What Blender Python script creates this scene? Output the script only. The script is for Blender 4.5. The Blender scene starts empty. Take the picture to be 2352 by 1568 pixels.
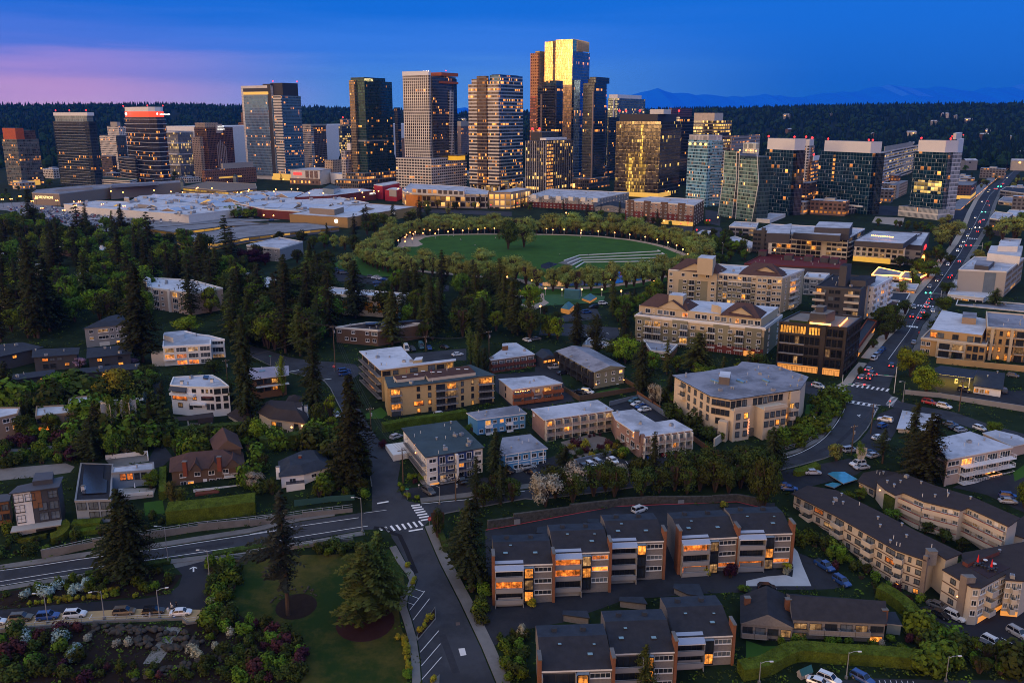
import bpy,bmesh,math,random
from mathutils import Vector,Matrix
Ve=Vector
S=bpy.context.scene
COL=S.collection
PI=math.pi
R=math.radians
rnd=random.Random(11)
sn=math.sin
cs=math.cos
a2=math.atan2
ru=rnd.uniform
oN=bpy.data.objects.new
mN=bpy.data.meshes.new
oL=COL.objects.link
S.cycles.filter_width=1.0
FW,FH,FOC=2352.0,1568.0,2000.0
Bj=math.atan(519/2000.0)
CZ=100.0
cam=oN('camera',bpy.data.cameras.new('camera'))
oL(cam);S.camera=cam
cam.location=(0,0,CZ);cam.rotation_euler=(PI/2-Bj,0,0)
cam.data.sensor_width=36;cam.data.lens=FOC/FW*36
cam.data.clip_start=1;cam.data.clip_end=90000
S.view_settings.view_transform='Standard';S.view_settings.look='None'
S.view_settings.exposure=0.22;S.view_settings.gamma=1
W=bpy.data.worlds.new('World');S.world=W;W.use_nodes=True
def N(nt,t,**kw):
 n=nt.nodes.new(t)
 for k,v in kw.items():
  if k.startswith('i_'):
   k=k[2:]
   n.inputs[int(k)if k.isdigit()else k].default_value=v
  else:setattr(n,k,v)
 return n
def Cw(nt,stops,fac=None,interp='EASE'):
 r=nt.nodes.new('ShaderNodeValToRGB');r.color_ramp.interpolation=interp
 e=r.color_ramp.elements
 while len(e)<len(stops):e.new(0.5)
 for el,(p,c)in zip(e,stops):el.position=p;el.color=(*c,1)
 if fac is not None:nt.links.new(fac,r.inputs[0])
 return r.outputs[0]
def M2(nt,op,a,b=None,clamp=False):
 n=nt.nodes.new('ShaderNodeMath');n.operation=op;n.use_clamp=clamp
 for i,x in enumerate((a,b)):
  if x is None:continue
  if isinstance(x,(int,float)):n.inputs[i].default_value=x
  else:nt.links.new(x,n.inputs[i])
 return n.outputs[0]
def MIX(nt,f,a,b,mode='MIX'):
 n=nt.nodes.new('ShaderNodeMix');n.data_type='RGBA';n.blend_type=mode
 for i,x in((0,f),(6,a),(7,b)):
  if isinstance(x,(int,float)):n.inputs[i].default_value=x
  elif isinstance(x,tuple):n.inputs[i].default_value=(*x[:3],1)
  else:nt.links.new(x,n.inputs[i])
 return n.outputs[2]
def sky():
 nt=W.node_tree;L=nt.links
 bg=nt.nodes['Background']
 tc=N(nt,'ShaderNodeTexCoord')
 sp=N(nt,'ShaderNodeSeparateXYZ');L.new(tc.outputs['Generated'],sp.inputs[0])
 x,y,z=sp.outputs
 el=M2(nt,'ARCSINE',z)
 zr=M2(nt,'DIVIDE',el,PI/2,True)
 mp=N(nt,'ShaderNodeMapping');mp.inputs['Scale'].default_value=(2.2,2.2,34)
 L.new(tc.outputs['Generated'],mp.inputs[0])
 nz=N(nt,'ShaderNodeTexNoise',i_Scale=1.6,i_Detail=5.0,i_Roughness=.55);L.new(mp.outputs[0],nz.inputs[0])
 st=M2(nt,'MULTIPLY',M2(nt,'SUBTRACT',nz.outputs[0],.5),.030)
 zc=M2(nt,'ADD',zr,st)
 zc=M2(nt,'ADD',zc,M2(nt,'MULTIPLY',x,.004))
 right=Cw(nt,[(0,(.004,.125,.54)),(.030,(.002,.125,.58)),(.075,(.001,.13,.62)),(.16,(.02,.17,.66)),(.35,(.26,.42,.78)),(1,(.40,.54,.86))],zc)
 mid=Cw(nt,[(0,(.085,.28,.70)),(.022,(.072,.26,.72)),(.045,(.03,.18,.70)),(.075,(.001,.13,.62)),(.16,(.02,.17,.66)),(.35,(.26,.42,.78)),(1,(.40,.54,.86))],zc)
 left=Cw(nt,[(0,(.62,.40,.64)),(.012,(.58,.33,.65)),(.030,(.31,.24,.66)),(.046,(.065,.165,.66)),(.072,(.003,.125,.61)),(.16,(.02,.17,.66)),(.35,(.26,.42,.78)),(1,(.40,.54,.86))],zc)
 az=M2(nt,'ARCTAN2',x,y)
 fl=N(nt,'ShaderNodeMapRange');fl.interpolation_type='SMOOTHSTEP'
 for i,v in((1,-.14),(2,-.48),(3,0),(4,1)):fl.inputs[i].default_value=v
 L.new(az,fl.inputs[0])
 fr=N(nt,'ShaderNodeMapRange');fr.interpolation_type='SMOOTHSTEP'
 for i,v in((1,-.02),(2,.36),(3,0),(4,1)):fr.inputs[i].default_value=v
 L.new(az,fr.inputs[0])
 front=MIX(nt,fr.outputs[0],MIX(nt,fl.outputs[0],mid,left),right)
 back=Cw(nt,[(0,(2.5,1.15,.45)),(.08,(2.2,1.15,.56)),(.2,(1.35,.98,.78)),(.45,(.64,.66,.84)),(1,(.40,.54,.86))],zr)
 dt=N(nt,'ShaderNodeVectorMath',operation='DOT_PRODUCT');L.new(tc.outputs['Generated'],dt.inputs[0])
 dt.inputs[1].default_value=(-.80,-.60,0)
 fb=N(nt,'ShaderNodeMapRange');fb.interpolation_type='SMOOTHSTEP'
 for i,v in((1,-.12),(2,.62),(3,0),(4,1)):fb.inputs[i].default_value=v
 L.new(dt.outputs['Value'],fb.inputs[0])
 col=MIX(nt,fb.outputs[0],front,back)
 ns=N(nt,'ShaderNodeTexSky',sky_type='NISHITA',sun_disc=False)
 ns.sun_elevation=R(2.0);ns.sun_rotation=D3;ns.altitude=100
 dim=MIX(nt,1.0,ns.outputs[0],(.004,.005,.006),'MULTIPLY')
 col=MIX(nt,1.0,col,dim,'ADD')
 gl=MIX(nt,M2(nt,'LESS_THAN',z,0),col,(.02,.025,.03))
 L.new(gl,bg.inputs[0]);bg.inputs[1].default_value=1.0
D3=R(-127)
sky()
sun=oN('sun',bpy.data.lights.new('sun','SUN'));oL(sun)
sun.data.energy=.55;sun.data.color=(1,.62,.30);sun.data.angle=R(9)
Cv=R(4.0)
_d=Ve((sn(D3)*cs(Cv),cs(D3)*cs(Cv),sn(Cv)))
sun.rotation_euler=_d.to_track_quat('Z','Y').to_euler();sun.location=(-300,-300,200)
K=FW/4096
CR={'a':(0,250,2.2402),'b':(900,250,2.0488),'c':(1850,100,1.96),'d':(2700,300,1.6848)}
for i,q in enumerate('efghijkl'):CR[q]=((0,1000,2000,2996)[i%4],(800,800,750,750,1300,1300,1300,1300)[i],2.13818)
CR.update(m=(0,2000,2.13818),n=(1000,1900,1.8873),o=(2000,1950,2.0073),p=(2996,1800,1.6845),v=(0,0,K))
def px(c,x,y):
 x0,y0,s=CR[c];return((x0+x/s)*K,(y0+y/s)*K)
def ray(u,v):
 a,b=(u-FW/2)/FOC,(FH/2-v)/FOC
 return Ve((a,cs(Bj)+b*sn(Bj),-sn(Bj)+b*cs(Bj)))
BRK=[(-400,-16),(150,-9),(190,-5),(235,4),(400,9),(700,11),(1500,11),(2600,16),(9500,16)]
def G(y):
 for(a,b),(c,d)in zip(BRK,BRK[1:]):
  if y<=c:return b+(d-b)*(y-a)/(c-a)
 return BRK[-1][1]
def B7(u,v,z):
 d=ray(u,v);t=(z-CZ)/d.z;return Ve((d.x*t,d.y*t,z))
def C1(u,v,y):
 d=ray(u,v);t=y/d.y;return Ve((d.x*t,y,CZ+d.z*t))
def gnd(c,x,y,up=0.0):
 u,v=px(c,x,y);z=0
 for _ in range(40):
  p=B7(u,v,z+up);z=G(p.y)
 p.z=G(p.y)+up;return p
def D2(p):
 q=Ve(p)-Ve((0,0,CZ));f=Ve((0,cs(Bj),-sn(Bj)));up=Ve((0,sn(Bj),cs(Bj)))
 w=q.dot(f);return(FW/2+FOC*q.x/w,FH/2-FOC*q.dot(up)/w)
Bs={}
def mat(name,col=(.5,.5,.5),rough=.8,metal=0.0,emit=None,es=0.0,var=.18,vs=.35,sT=0.0,spec=.4,obj_rand=0.0):
 """a surface with uneven colour: two sizes of noise, optional blotchy stains"""
 if name in Bs:return Bs[name]
 m=bpy.data.materials.new(name);m.use_nodes=True;Bs[name]=m
 nt=m.node_tree;b=nt.nodes['Principled BSDF'];L=nt.links
 b.inputs['Roughness'].default_value=rough;b.inputs['Metallic'].default_value=metal
 b.inputs['Specular IOR Level'].default_value=spec if rough<.85 else.06
 c=None
 if var or sT:
  g=N(nt,'ShaderNodeNewGeometry')
  n1=N(nt,'ShaderNodeTexNoise',i_Scale=vs,i_Detail=4.0,i_Roughness=.65);L.new(g.outputs['Position'],n1.inputs[0])
  f=M2(nt,'ADD',M2(nt,'MULTIPLY',M2(nt,'SUBTRACT',n1.outputs[0],.5),4*var),1)
  if obj_rand:
   oi=N(nt,'ShaderNodeObjectInfo')
   f=M2(nt,'MULTIPLY',f,M2(nt,'ADD',M2(nt,'MULTIPLY',M2(nt,'SUBTRACT',oi.outputs['Random'],.5),2*obj_rand),1))
  c=MIX(nt,1.0,tuple(col),f,'MULTIPLY')
  if sT:
   n2=N(nt,'ShaderNodeTexNoise',i_Scale=.09,i_Detail=6.0,i_Roughness=.7);L.new(g.outputs['Position'],n2.inputs[0])
   s=Cw(nt,[(.42,(1,1,1)),(.62,(1-sT,)*3)],n2.outputs[0])
   c=MIX(nt,1.0,c,s,'MULTIPLY')
  L.new(c,b.inputs['Base Color'])
 else:b.inputs['Base Color'].default_value=(*col,1)
 if emit:b.inputs['Emission Color'].default_value=(*emit,1);b.inputs['Emission Strength'].default_value=es
 return m
def Cf(name,col,rand=.30,tip=1.7):
 if name in Bs:return Bs[name]
 m=bpy.data.materials.new(name);m.use_nodes=True;Bs[name]=m
 nt=m.node_tree;b=nt.nodes['Principled BSDF'];L=nt.links
 b.inputs['Roughness'].default_value=.75;b.inputs['Specular IOR Level'].default_value=.03
 g=N(nt,'ShaderNodeNewGeometry');oi=N(nt,'ShaderNodeObjectInfo')
 n1=N(nt,'ShaderNodeTexNoise',i_Scale=.55,i_Detail=3.0);L.new(g.outputs['Position'],n1.inputs[0])
 wn=N(nt,'ShaderNodeTexNoise',i_Scale=3.1,i_Detail=1.0);L.new(g.outputs['Position'],wn.inputs[0])
 f=M2(nt,'MULTIPLY',M2(nt,'ADD',M2(nt,'MULTIPLY',M2(nt,'SUBTRACT',n1.outputs[0],.5),1.6),1),M2(nt,'ADD',M2(nt,'MULTIPLY',M2(nt,'SUBTRACT',oi.outputs['Random'],.5),2*rand),1))
 f=M2(nt,'MULTIPLY',f,M2(nt,'ADD',M2(nt,'MULTIPLY',M2(nt,'SUBTRACT',wn.outputs[0],.5),1.2),1))
 hs=N(nt,'ShaderNodeHueSaturation');hs.inputs['Color'].default_value=(*col,1)
 L.new(M2(nt,'ADD',M2(nt,'MULTIPLY',oi.outputs['Random'],.06),.47),hs.inputs['Hue'])
 L.new(MIX(nt,1.0,hs.outputs[0],f,'MULTIPLY'),b.inputs['Base Color'])
 return m
def Bn(name,col,s,inner=.9):
 """a window lit from inside: patches of lamp light and dim furniture"""
 if name in Bs:return Bs[name]
 m=bpy.data.materials.new(name);m.use_nodes=True;Bs[name]=m
 nt=m.node_tree;b=nt.nodes['Principled BSDF'];L=nt.links
 b.inputs['Base Color'].default_value=(.05,.04,.03,1);b.inputs['Roughness'].default_value=.2
 g=N(nt,'ShaderNodeNewGeometry')
 n1=N(nt,'ShaderNodeTexNoise',i_Scale=.8,i_Detail=3.0,i_Roughness=.6);L.new(g.outputs['Position'],n1.inputs[0])
 f=Cw(nt,[(.34,(1-inner,)*3),(.5,(.55,.5,.45)if inner>.5 else(.8,.76,.7)),(.64,(1.3,1.3,1.3))],n1.outputs[0])
 L.new(MIX(nt,1.0,tuple(col),f,'MULTIPLY'),b.inputs['Emission Color'])
 oi=N(nt,'ShaderNodeObjectInfo')
 L.new(M2(nt,'MULTIPLY',M2(nt,'ADD',M2(nt,'MULTIPLY',oi.outputs['Random'],.9),.45),s),b.inputs['Emission Strength'])
 return m
def Cg():
 g=bpy.data.node_groups.new('curtain_wall','ShaderNodeTree');I=g.interface
 def sock(n,t,d):
  s=I.new_socket(n,in_out='INPUT',socket_type=t);s.default_value=d
 for n,d in(('Bay',1.5),('Storey',3.4),('MullionX',.08),('Spandrel',.3),('Metal',.5),('LitShare',.1),('LitPower',1.4),('Seed',0.),('Rough',.08),('Vary',.5)):
  sock(n,'NodeSocketFloat',d)
 for n,d in(('Glass',(.05,.08,.1,1)),('Spand',(.4,.4,.4,1)),('Mull',(.3,.3,.3,1)),('Lit',(1,.45,.12,1))):
  sock(n,'NodeSocketColor',d)
 I.new_socket('BSDF',in_out='OUTPUT',socket_type='NodeSocketShader')
 gi=g.nodes.new('NodeGroupInput');go=g.nodes.new('NodeGroupOutput');L=g.links;o=gi.outputs
 uv=N(g,'ShaderNodeUVMap');sp=N(g,'ShaderNodeSeparateXYZ');L.new(uv.outputs[0],sp.inputs[0])
 U=M2(g,'DIVIDE',sp.outputs[0],o['Bay']);V=M2(g,'DIVIDE',sp.outputs[1],o['Storey'])
 fu,fv=M2(g,'FRACT',U),M2(g,'FRACT',V);iu,iv=M2(g,'FLOOR',U),M2(g,'FLOOR',V)
 du=M2(g,'ABSOLUTE',M2(g,'SUBTRACT',fu,.5))
 isx=M2(g,'GREATER_THAN',du,M2(g,'SUBTRACT',.5,M2(g,'MULTIPLY',o['MullionX'],.5)))
 isy=M2(g,'LESS_THAN',fv,o['Spandrel'])
 gS=M2(g,'MULTIPLY',M2(g,'SUBTRACT',1,isx),M2(g,'SUBTRACT',1,isy))
 def wn(a,b,k):
  c=N(g,'ShaderNodeCombineXYZ')
  for i,s in enumerate((a,b)):
   L.new(s,c.inputs[i])
  L.new(M2(g,'ADD',o['Seed'],k),c.inputs[2])
  w=N(g,'ShaderNodeTexWhiteNoise',noise_dimensions='3D');L.new(c.outputs[0],w.inputs[0]);return w.outputs['Value']
 r1=wn(iu,iv,0.37);r2=wn(M2(g,'FLOOR',M2(g,'DIVIDE',U,4.0)),iv,3.1);r3=wn(iv,iv,7.7);r4=wn(iu,iv,11.3)
 sc=M2(g,'ADD',M2(g,'ADD',M2(g,'MULTIPLY',r1,.26),M2(g,'MULTIPLY',r2,.40)),M2(g,'MULTIPLY',r3,.34))
 cell=N(g,'ShaderNodeMapRange');cell.inputs[1].default_value=.12;cell.inputs[2].default_value=.88;L.new(sc,cell.inputs[0])
 on=M2(g,'MULTIPLY',M2(g,'LESS_THAN',cell.outputs[0],M2(g,'MULTIPLY',o['LitShare'],1.05)),gS)
 room=M2(g,'ADD',M2(g,'MULTIPLY',M2(g,'MULTIPLY',r4,r4),1.2),.12)
 room=M2(g,'MULTIPLY',room,M2(g,'ADD',.35,fv))
 es=M2(g,'MULTIPLY',M2(g,'MULTIPLY',on,room),M2(g,'MULTIPLY',o['LitPower'],.75))
 gv=M2(g,'ADD',1,M2(g,'MULTIPLY',M2(g,'SUBTRACT',r4,.5),M2(g,'MULTIPLY',o['Vary'],2)))
 gc=MIX(g,1.0,o['Glass'],gv,'MULTIPLY')
 col=MIX(g,isy,gc,o['Spand']);col=MIX(g,isx,col,o['Mull'])
 geo=N(g,'ShaderNodeNewGeometry');nz=N(g,'ShaderNodeTexNoise',i_Scale=.06,i_Detail=3.0);L.new(geo.outputs['Position'],nz.inputs[0])
 col=MIX(g,1.0,col,M2(g,'ADD',.7,M2(g,'MULTIPLY',nz.outputs[0],.6)),'MULTIPLY')
 b=g.nodes.new('ShaderNodeBsdfPrincipled')
 L.new(col,b.inputs['Base Color']);L.new(M2(g,'MULTIPLY',gS,o['Metal']),b.inputs['Metallic'])
 L.new(M2(g,'ADD',M2(g,'MULTIPLY',M2(g,'SUBTRACT',1,gS),.5),o['Rough']),b.inputs['Roughness'])
 L.new(MIX(g,M2(g,'MULTIPLY',r2,.6),o['Lit'],(1,.56,.20)),b.inputs['Emission Color']);L.new(es,b.inputs['Emission Strength'])
 bp=N(g,'ShaderNodeBump',i_Strength=.10,i_Distance=.25);L.new(r1,bp.inputs['Height']);L.new(bp.outputs[0],b.inputs['Normal'])
 L.new(b.outputs[0],go.inputs[0]);return g
CW=Cg()
def fm(name,bay=1.5,st=3.5,mx=.1,sp=.3,metal=.5,lit=.1,lp=2.2,gS=(.05,.08,.1),sD=(.3,.3,.3),mU=(.3,.3,.3),lC=(1,.31,.04),rough=.1,vary=.5):
 if name in Bs:return Bs[name]
 m=bpy.data.materials.new(name);m.use_nodes=True;Bs[name]=m
 nt=m.node_tree;nt.nodes.remove(nt.nodes['Principled BSDF'])
 n=nt.nodes.new('ShaderNodeGroup');n.node_tree=CW
 for k,v in dict(Bay=bay,Storey=st,MullionX=mx,Spandrel=sp,Metal=metal,LitShare=lit,LitPower=lp,Rough=rough,Vary=vary,Seed=len(Bs)*1.7).items():n.inputs[k].default_value=v
 for k,v in dict(Glass=gS,Spand=sD,Mull=mU,Lit=lC).items():n.inputs[k].default_value=(*v,1)
 nt.links.new(n.outputs[0],nt.nodes['Material Output'].inputs[0]);return m
class MB:
 """collects faces of several materials into one mesh"""
 def __init__(s):s.v=[];s.f=[];s.m=[];s.uv=[];s.mats=[]
 def mi(s,m):
  if m not in s.mats:s.mats.append(m)
  return s.mats.index(m)
 def face(s,pts,m,uv=None):
  i=len(s.v);s.v.extend([tuple(p)for p in pts]);s.f.append(tuple(range(i,i+len(pts))));s.m.append(s.mi(m))
  s.uv.extend(uv if uv else[(p[0],p[1])for p in pts])
 def box(s,c,d,m,rot=0.0,top=None):
  cx,cy,cz=c;a,b,h=d[0]/2,d[1]/2,d[2]/2;co,si=cs(rot),sn(rot)
  q=[Ve((cx+x*co-y*si,cy+x*si+y*co,0))for x,y in((-a,-b),(a,-b),(a,b),(-a,b))]
  s.pr(q,cz-h,cz+h,m,top or m)
 def pr(s,poly,z0,z1,m,top=None,bottom=True,close=True):
  n=len(poly);u=0
  for i in range(n if close else n-1):
   p,q=poly[i],poly[(i+1)%n];l=math.hypot(q[0]-p[0],q[1]-p[1])
   mm=m[i]if isinstance(m,(list,tuple))else m
   s.face([(p[0],p[1],z0),(q[0],q[1],z0),(q[0],q[1],z1),(p[0],p[1],z1)],mm,[(u,z0),(u+l,z0),(u+l,z1),(u,z1)]);u+=l
  t=top or(m[0]if isinstance(m,(list,tuple))else m)
  s.face([(p[0],p[1],z1)for p in poly],t)
  if bottom:s.face([(p[0],p[1],z0)for p in reversed(poly)],t)
 def cyl(s,c,r,z0,z1,m,n=10,r1=None,cap=True):
  r1=r if r1 is None else r1
  a=[(cs(2*PI*i/n),sn(2*PI*i/n))for i in range(n)]
  for i in range(n):
   p,q=a[i],a[(i+1)%n]
   s.face([(c[0]+r*p[0],c[1]+r*p[1],z0),(c[0]+r*q[0],c[1]+r*q[1],z0),(c[0]+r1*q[0],c[1]+r1*q[1],z1),(c[0]+r1*p[0],c[1]+r1*p[1],z1)],m,[(r*2*PI*i/n,z0),(r*2*PI*(i+1)/n,z0),(r*2*PI*(i+1)/n,z1),(r*2*PI*i/n,z1)])
  if cap and r1>0:s.face([(c[0]+r1*p[0],c[1]+r1*p[1],z1)for p in a],m)
 def tb(s,pts,r,m,n=5,r1=None):
  pts=[Ve(p)for p in pts];r1=r if r1 is None else r1;rings=[]
  for i,p in enumerate(pts):
   d=(pts[min(i+1,len(pts)-1)]-pts[max(i-1,0)]).normalized()
   a=d.cross(Ve((0,0,1))if abs(d.z)<.9 else Ve((1,0,0))).normalized();b=d.cross(a)
   rr=r+(r1-r)*i/max(1,len(pts)-1)
   rings.append([p+a*rr*cs(2*PI*j/n)+b*rr*sn(2*PI*j/n)for j in range(n)])
  for A,B in zip(rings,rings[1:]):
   for j in range(n):s.face([A[j],A[(j+1)%n],B[(j+1)%n],B[j]],m)
  s.face(rings[-1],m);s.face(list(reversed(rings[0])),m)
 def ball(s,c,r,m,n=8,k=5,sz=1.0):
  P=lambda i,j:(c[0]+r*sn(PI*i/k)*cs(2*PI*j/n),c[1]+r*sn(PI*i/k)*sn(2*PI*j/n),c[2]+r*sz*cs(PI*i/k))
  for i in range(k):
   for j in range(n):
    q=[P(i,j),P(i+1,j),P(i+1,j+1),P(i,j+1)]
    if i==0:q=[q[0],q[1],q[2]]
    elif i==k-1:q=[q[0],q[1],q[3]]
    s.face(q,m)
 def mesh(s,name,smooth=False):
  me=mN(name);me.from_pydata(s.v,[],s.f)
  for m in s.mats:me.materials.append(m)
  me.polygons.foreach_set('material_index',s.m)
  uv=me.uv_layers.new(name='UVMap');flat=[0.0]*(2*len(s.uv))
  flat[0::2]=[a[0]for a in s.uv];flat[1::2]=[a[1]for a in s.uv]
  uv.data.foreach_set('uv',flat)
  if smooth:me.polygons.foreach_set('use_smooth',[True]*len(s.f))
  me.update();return me
 def bd(s,name,parent=None,smooth=False):
  o=oN(name,s.mesh(name,smooth));oL(o)
  if parent is not None:link(o,parent)
  return o
def link(o,parent):
 """mesh in world coordinates -> child of an unrotated parent"""
 o.parent=parent;w=parent.location
 if parent.parent:w=w+parent.parent.location
 o.location=Ve(o.location)-w
def tag(o,lB=None,cat=None,gP=None,kind=None):
 for k,v in(('label',lB),('category',cat),('group',gP),('kind',kind)):
  if v:o[k]=v
 return o
def Ao(name,lB,cat,loc,gP=None,rot=0.0):
 cat=cat or name.replace('_',' ')
 o=oN(name,None);oL(o);o.empty_display_size=.5
 o.location=loc;o.rotation_euler=(0,0,rot);return tag(o,lB,cat,gP)
def put(name,me,parent,loc,rot=0.0,scale=None):
 """a part that may share its mesh, placed in the parent's own space"""
 o=oN(name,me);oL(o);o.parent=parent;o.location=loc;o.rotation_euler=(0,0,rot)
 if scale:o.scale=scale
 return o
def Ch(root,loc,rot=None,lB=None,scale=None):
 r=root.copy();oL(r);r.location=loc
 if rot is not None:r.rotation_euler=(0,0,rot)
 if scale:r.scale=scale
 if lB:r['label']=lB
 for ch in root.children:
  c=ch.copy();oL(c);c.parent=r
  for g in ch.children:
   d=g.copy();oL(d);d.parent=c
 return r
def area2(p):return sum(p[i][0]*p[(i+1)%len(p)][1]-p[(i+1)%len(p)][0]*p[i][1]for i in range(len(p)))
def ccw(p):return list(p)if area2(p)>0 else list(reversed(p))
def Bg(poly,d):
 """offset of a counter-clockwise outline, inwards for d > 0"""
 n=len(poly);out=[]
 for i in range(n):
  a,b,c=Ve(poly[i-1][:2]),Ve(poly[i][:2]),Ve(poly[(i+1)%n][:2])
  e1,e2=(b-a).normalized(),(c-b).normalized();n1,n2=Ve((-e1.y,e1.x)),Ve((-e2.y,e2.x))
  k=n1+n2;k=k/max(.35,1+n1.dot(n2));out.append(b+k*d)
 return out
def Bu(p,poly):
 c=False
 for i in range(len(poly)):
  a,b=poly[i-1],poly[i]
  if(a[1]>p[1])!=(b[1]>p[1])and p[0]<(b[0]-a[0])*(p[1]-a[1])/(b[1]-a[1])+a[0]:c=not c
 return c
def Dj(parent,body,loc,size,rot,m,name='sign_lettering',ext=.05,tilt=PI/2):
 cu=bpy.data.curves.new(name,'FONT');cu.body=body;cu.size=size;cu.extrude=ext;cu.align_x='CENTER';cu.align_y='CENTER'
 cu.materials.append(m);cu.resolution_u=2
 q=oN(name,cu);oL(q);bpy.context.view_layer.update()
 me=bpy.data.meshes.new_from_object(q.evaluated_get(bpy.context.evaluated_depsgraph_get()));bpy.data.objects.remove(q)
 o=oN(name,me);oL(o);o.location=loc;o.rotation_euler=(tilt,0,rot)
 if parent:link(o,parent)
 return o
def Av(name,polys,off,m,tK=0.0,kind='structure',parent=None):
 bm=bmesh.new()
 for p in polys:
  p=ccw(p);vs=[bm.verts.new((q[0],q[1],0))for q in p]
  try:bm.faces.new(vs).normal_update()
  except ValueError:pass
 bmesh.ops.triangulate(bm,faces=bm.faces[:])
 ys=[v.co.y for v in bm.verts]
 for y,_ in BRK:
  if min(ys)<y<max(ys):
   bmesh.ops.bisect_plane(bm,geom=bm.verts[:]+bm.edges[:]+bm.faces[:],plane_co=(0,y,0),plane_no=(0,1,0))
 for v in bm.verts:v.co.z=G(v.co.y)+off
 if tK:
  ex=bmesh.ops.extrude_face_region(bm,geom=bm.faces[:])
  for e in ex['geom']:
   if isinstance(e,bmesh.types.BMVert):e.co.z+=tK
  bmesh.ops.recalc_face_normals(bm,faces=bm.faces[:])
 me=mN(name);bm.to_mesh(me);bm.free();me.materials.append(m)
 o=oN(name,me);oL(o)
 if kind:o['kind']=kind
 if parent:link(o,parent)
 return o
def drape(name,c,pts,off,m,tK=0.0,kind='structure'):
 return Av(name,[[gnd(c,*p)for p in pts]],off,m,tK,kind)
def B6(pts,w,dash=None):
 """polygons of a painted line, kerb or path along world points; dash = (on, off) metres"""
 out=[];pts=[Ve(p[:2])for p in pts]
 if not dash:
  nor=[]
  for i in range(len(pts)):
   d=(pts[min(i+1,len(pts)-1)]-pts[max(i-1,0)]).normalized();nor.append(Ve((-d.y,d.x)))
  for i in range(len(pts)-1):
   out.append([pts[i]+nor[i]*w/2,pts[i]-nor[i]*w/2,pts[i+1]-nor[i+1]*w/2,pts[i+1]+nor[i+1]*w/2])
  return out
 for a,b in zip(pts,pts[1:]):
  L=(b-a).length;d=(b-a)/L;n=Ve((-d.y,d.x));t=0
  while t<L:
   p,q=a+d*t,a+d*min(L,t+dash[0]);out.append([p+n*w/2,p-n*w/2,q-n*w/2,q+n*w/2]);t+=sum(dash)
 return out
def Aj(c,pts):return[gnd(c,*p)for p in pts]
def smooth(pts,k=6):
 """Catmull-Rom through world points"""
 P=[Ve(p[:2])for p in pts];out=[]
 for i in range(len(P)-1):
  a,b,c,d=P[max(i-1,0)],P[i],P[i+1],P[min(i+2,len(P)-1)]
  for j in range(k):
   t=j/k
   out.append(.5*((2*b)+(-a+c)*t+(2*a-5*b+4*c-d)*t*t+(-a+3*b-3*c+d)*t**3))
 out.append(P[-1]);return out
B4=mat('asphalt',(.050,.054,.063),.9,var=.10,vs=.25,sT=.28)
A7=mat('asphalt_lot',(.036,.038,.045),.92,var=.12,vs=.18,sT=.35)
Cr=mat('asphalt_new',(.018,.018,.021),.9,var=.05)
A8=mat('concrete',(.165,.163,.158),.9,var=.10,vs=.5,sT=.25)
Cz=mat('paving',(.34,.30,.25),.9,var=.08,vs=.8)
Br=mat('deck_concrete',(.23,.235,.25),.9,var=.10,vs=.12,sT=.25)
paint=mat('road_paint',(.72,.72,.70),.7,var=.12,vs=1.5)
Dw=mat('yellow_paint',(.55,.36,.05),.7,var=.1)
Du=mat('red_kerb_paint',(.35,.04,.05),.8,var=.1)
B8=mat('lawn',(.040,.098,.016),.95,var=.22,vs=.10)
Cs=mat('dry_lawn',(.05,.05,.01),.95,var=.35,vs=.12)
def Ee(m,a,b,sc,lo,hi):
 nt=m.node_tree;p=nt.nodes['Principled BSDF'];g=N(nt,'ShaderNodeNewGeometry');n=N(nt,'ShaderNodeTexNoise',i_Scale=sc,i_Detail=8.0,i_Roughness=.72);nt.links.new(g.outputs['Position'],n.inputs[0]);nt.links.new(Cw(nt,[(lo,a),(hi,b)],n.outputs[0]),p.inputs['Base Color'])
Ee(Cs,(.016,.036,.008),(.078,.066,.016),.07,.40,.66)
Dy=mat('bark_soil',(.022,.015,.012),.95,var=.25,vs=.7)
Dn=mat('ground_cover',(.016,.028,.011),.95,var=.35,vs=.06,sT=.4)
A3=mat('white_paint',(.74,.74,.74),.7,var=.05)
A0=mat('off_white',(.62,.61,.58),.8,var=.07)
Am=mat('cream_render',(.50,.44,.35),.85,var=.08,vs=.2)
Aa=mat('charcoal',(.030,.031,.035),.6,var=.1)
Aq=mat('black_metal',(.012,.012,.014),.5,var=0)
Ai=mat('galvanised_steel',(.36,.37,.38),.5,.5,var=.08)
Bw=mat('weathered_wood',(.11,.075,.05),.9,var=.15,vs=1.2)
Cc=mat('red_brick',(.17,.052,.032),.9,var=.16,vs=1.0)
Ci=mat('orange_brick',(.19,.085,.048),.9,var=.18,vs=1.2)
Cq=mat('rough_stone',(.16,.145,.125),.95,var=.35,vs=1.3)
Ca=mat('red_lamp',(.3,.0,.0),.4,emit=(1,.03,.03),es=3,var=0)
Bm=mat('green_lamp',(.0,.2,.1),.4,emit=(.08,1,.55),es=5,var=0)
Bt=mat('head_lamp',(.8,.8,.7),.3,emit=(1,.72,.40),es=9,var=0)
Bx=mat('lamp_globe',(.8,.5,.3),.4,emit=(1,.34,.07),es=8,var=0)
Ag=mat('warm_light',(.8,.5,.3),.4,emit=(1,.36,.06),es=5,var=0)
Ah=mat('lit_sign_white',(.8,.8,.8),.4,emit=(1,.95,.85),es=1.6,var=0)
Cj=mat('lit_sign_gold',(.8,.7,.4),.4,emit=(1,.75,.3),es=1.5,var=0)
Cb=mat('lit_sign_red',(.6,.02,.02),.4,emit=(1,.03,.03),es=1.6,var=0)
Ak=mat('amber_soffit',(.5,.36,.16),.8,emit=(1,.52,.05),es=.55,var=.2,vs=.6)
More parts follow.
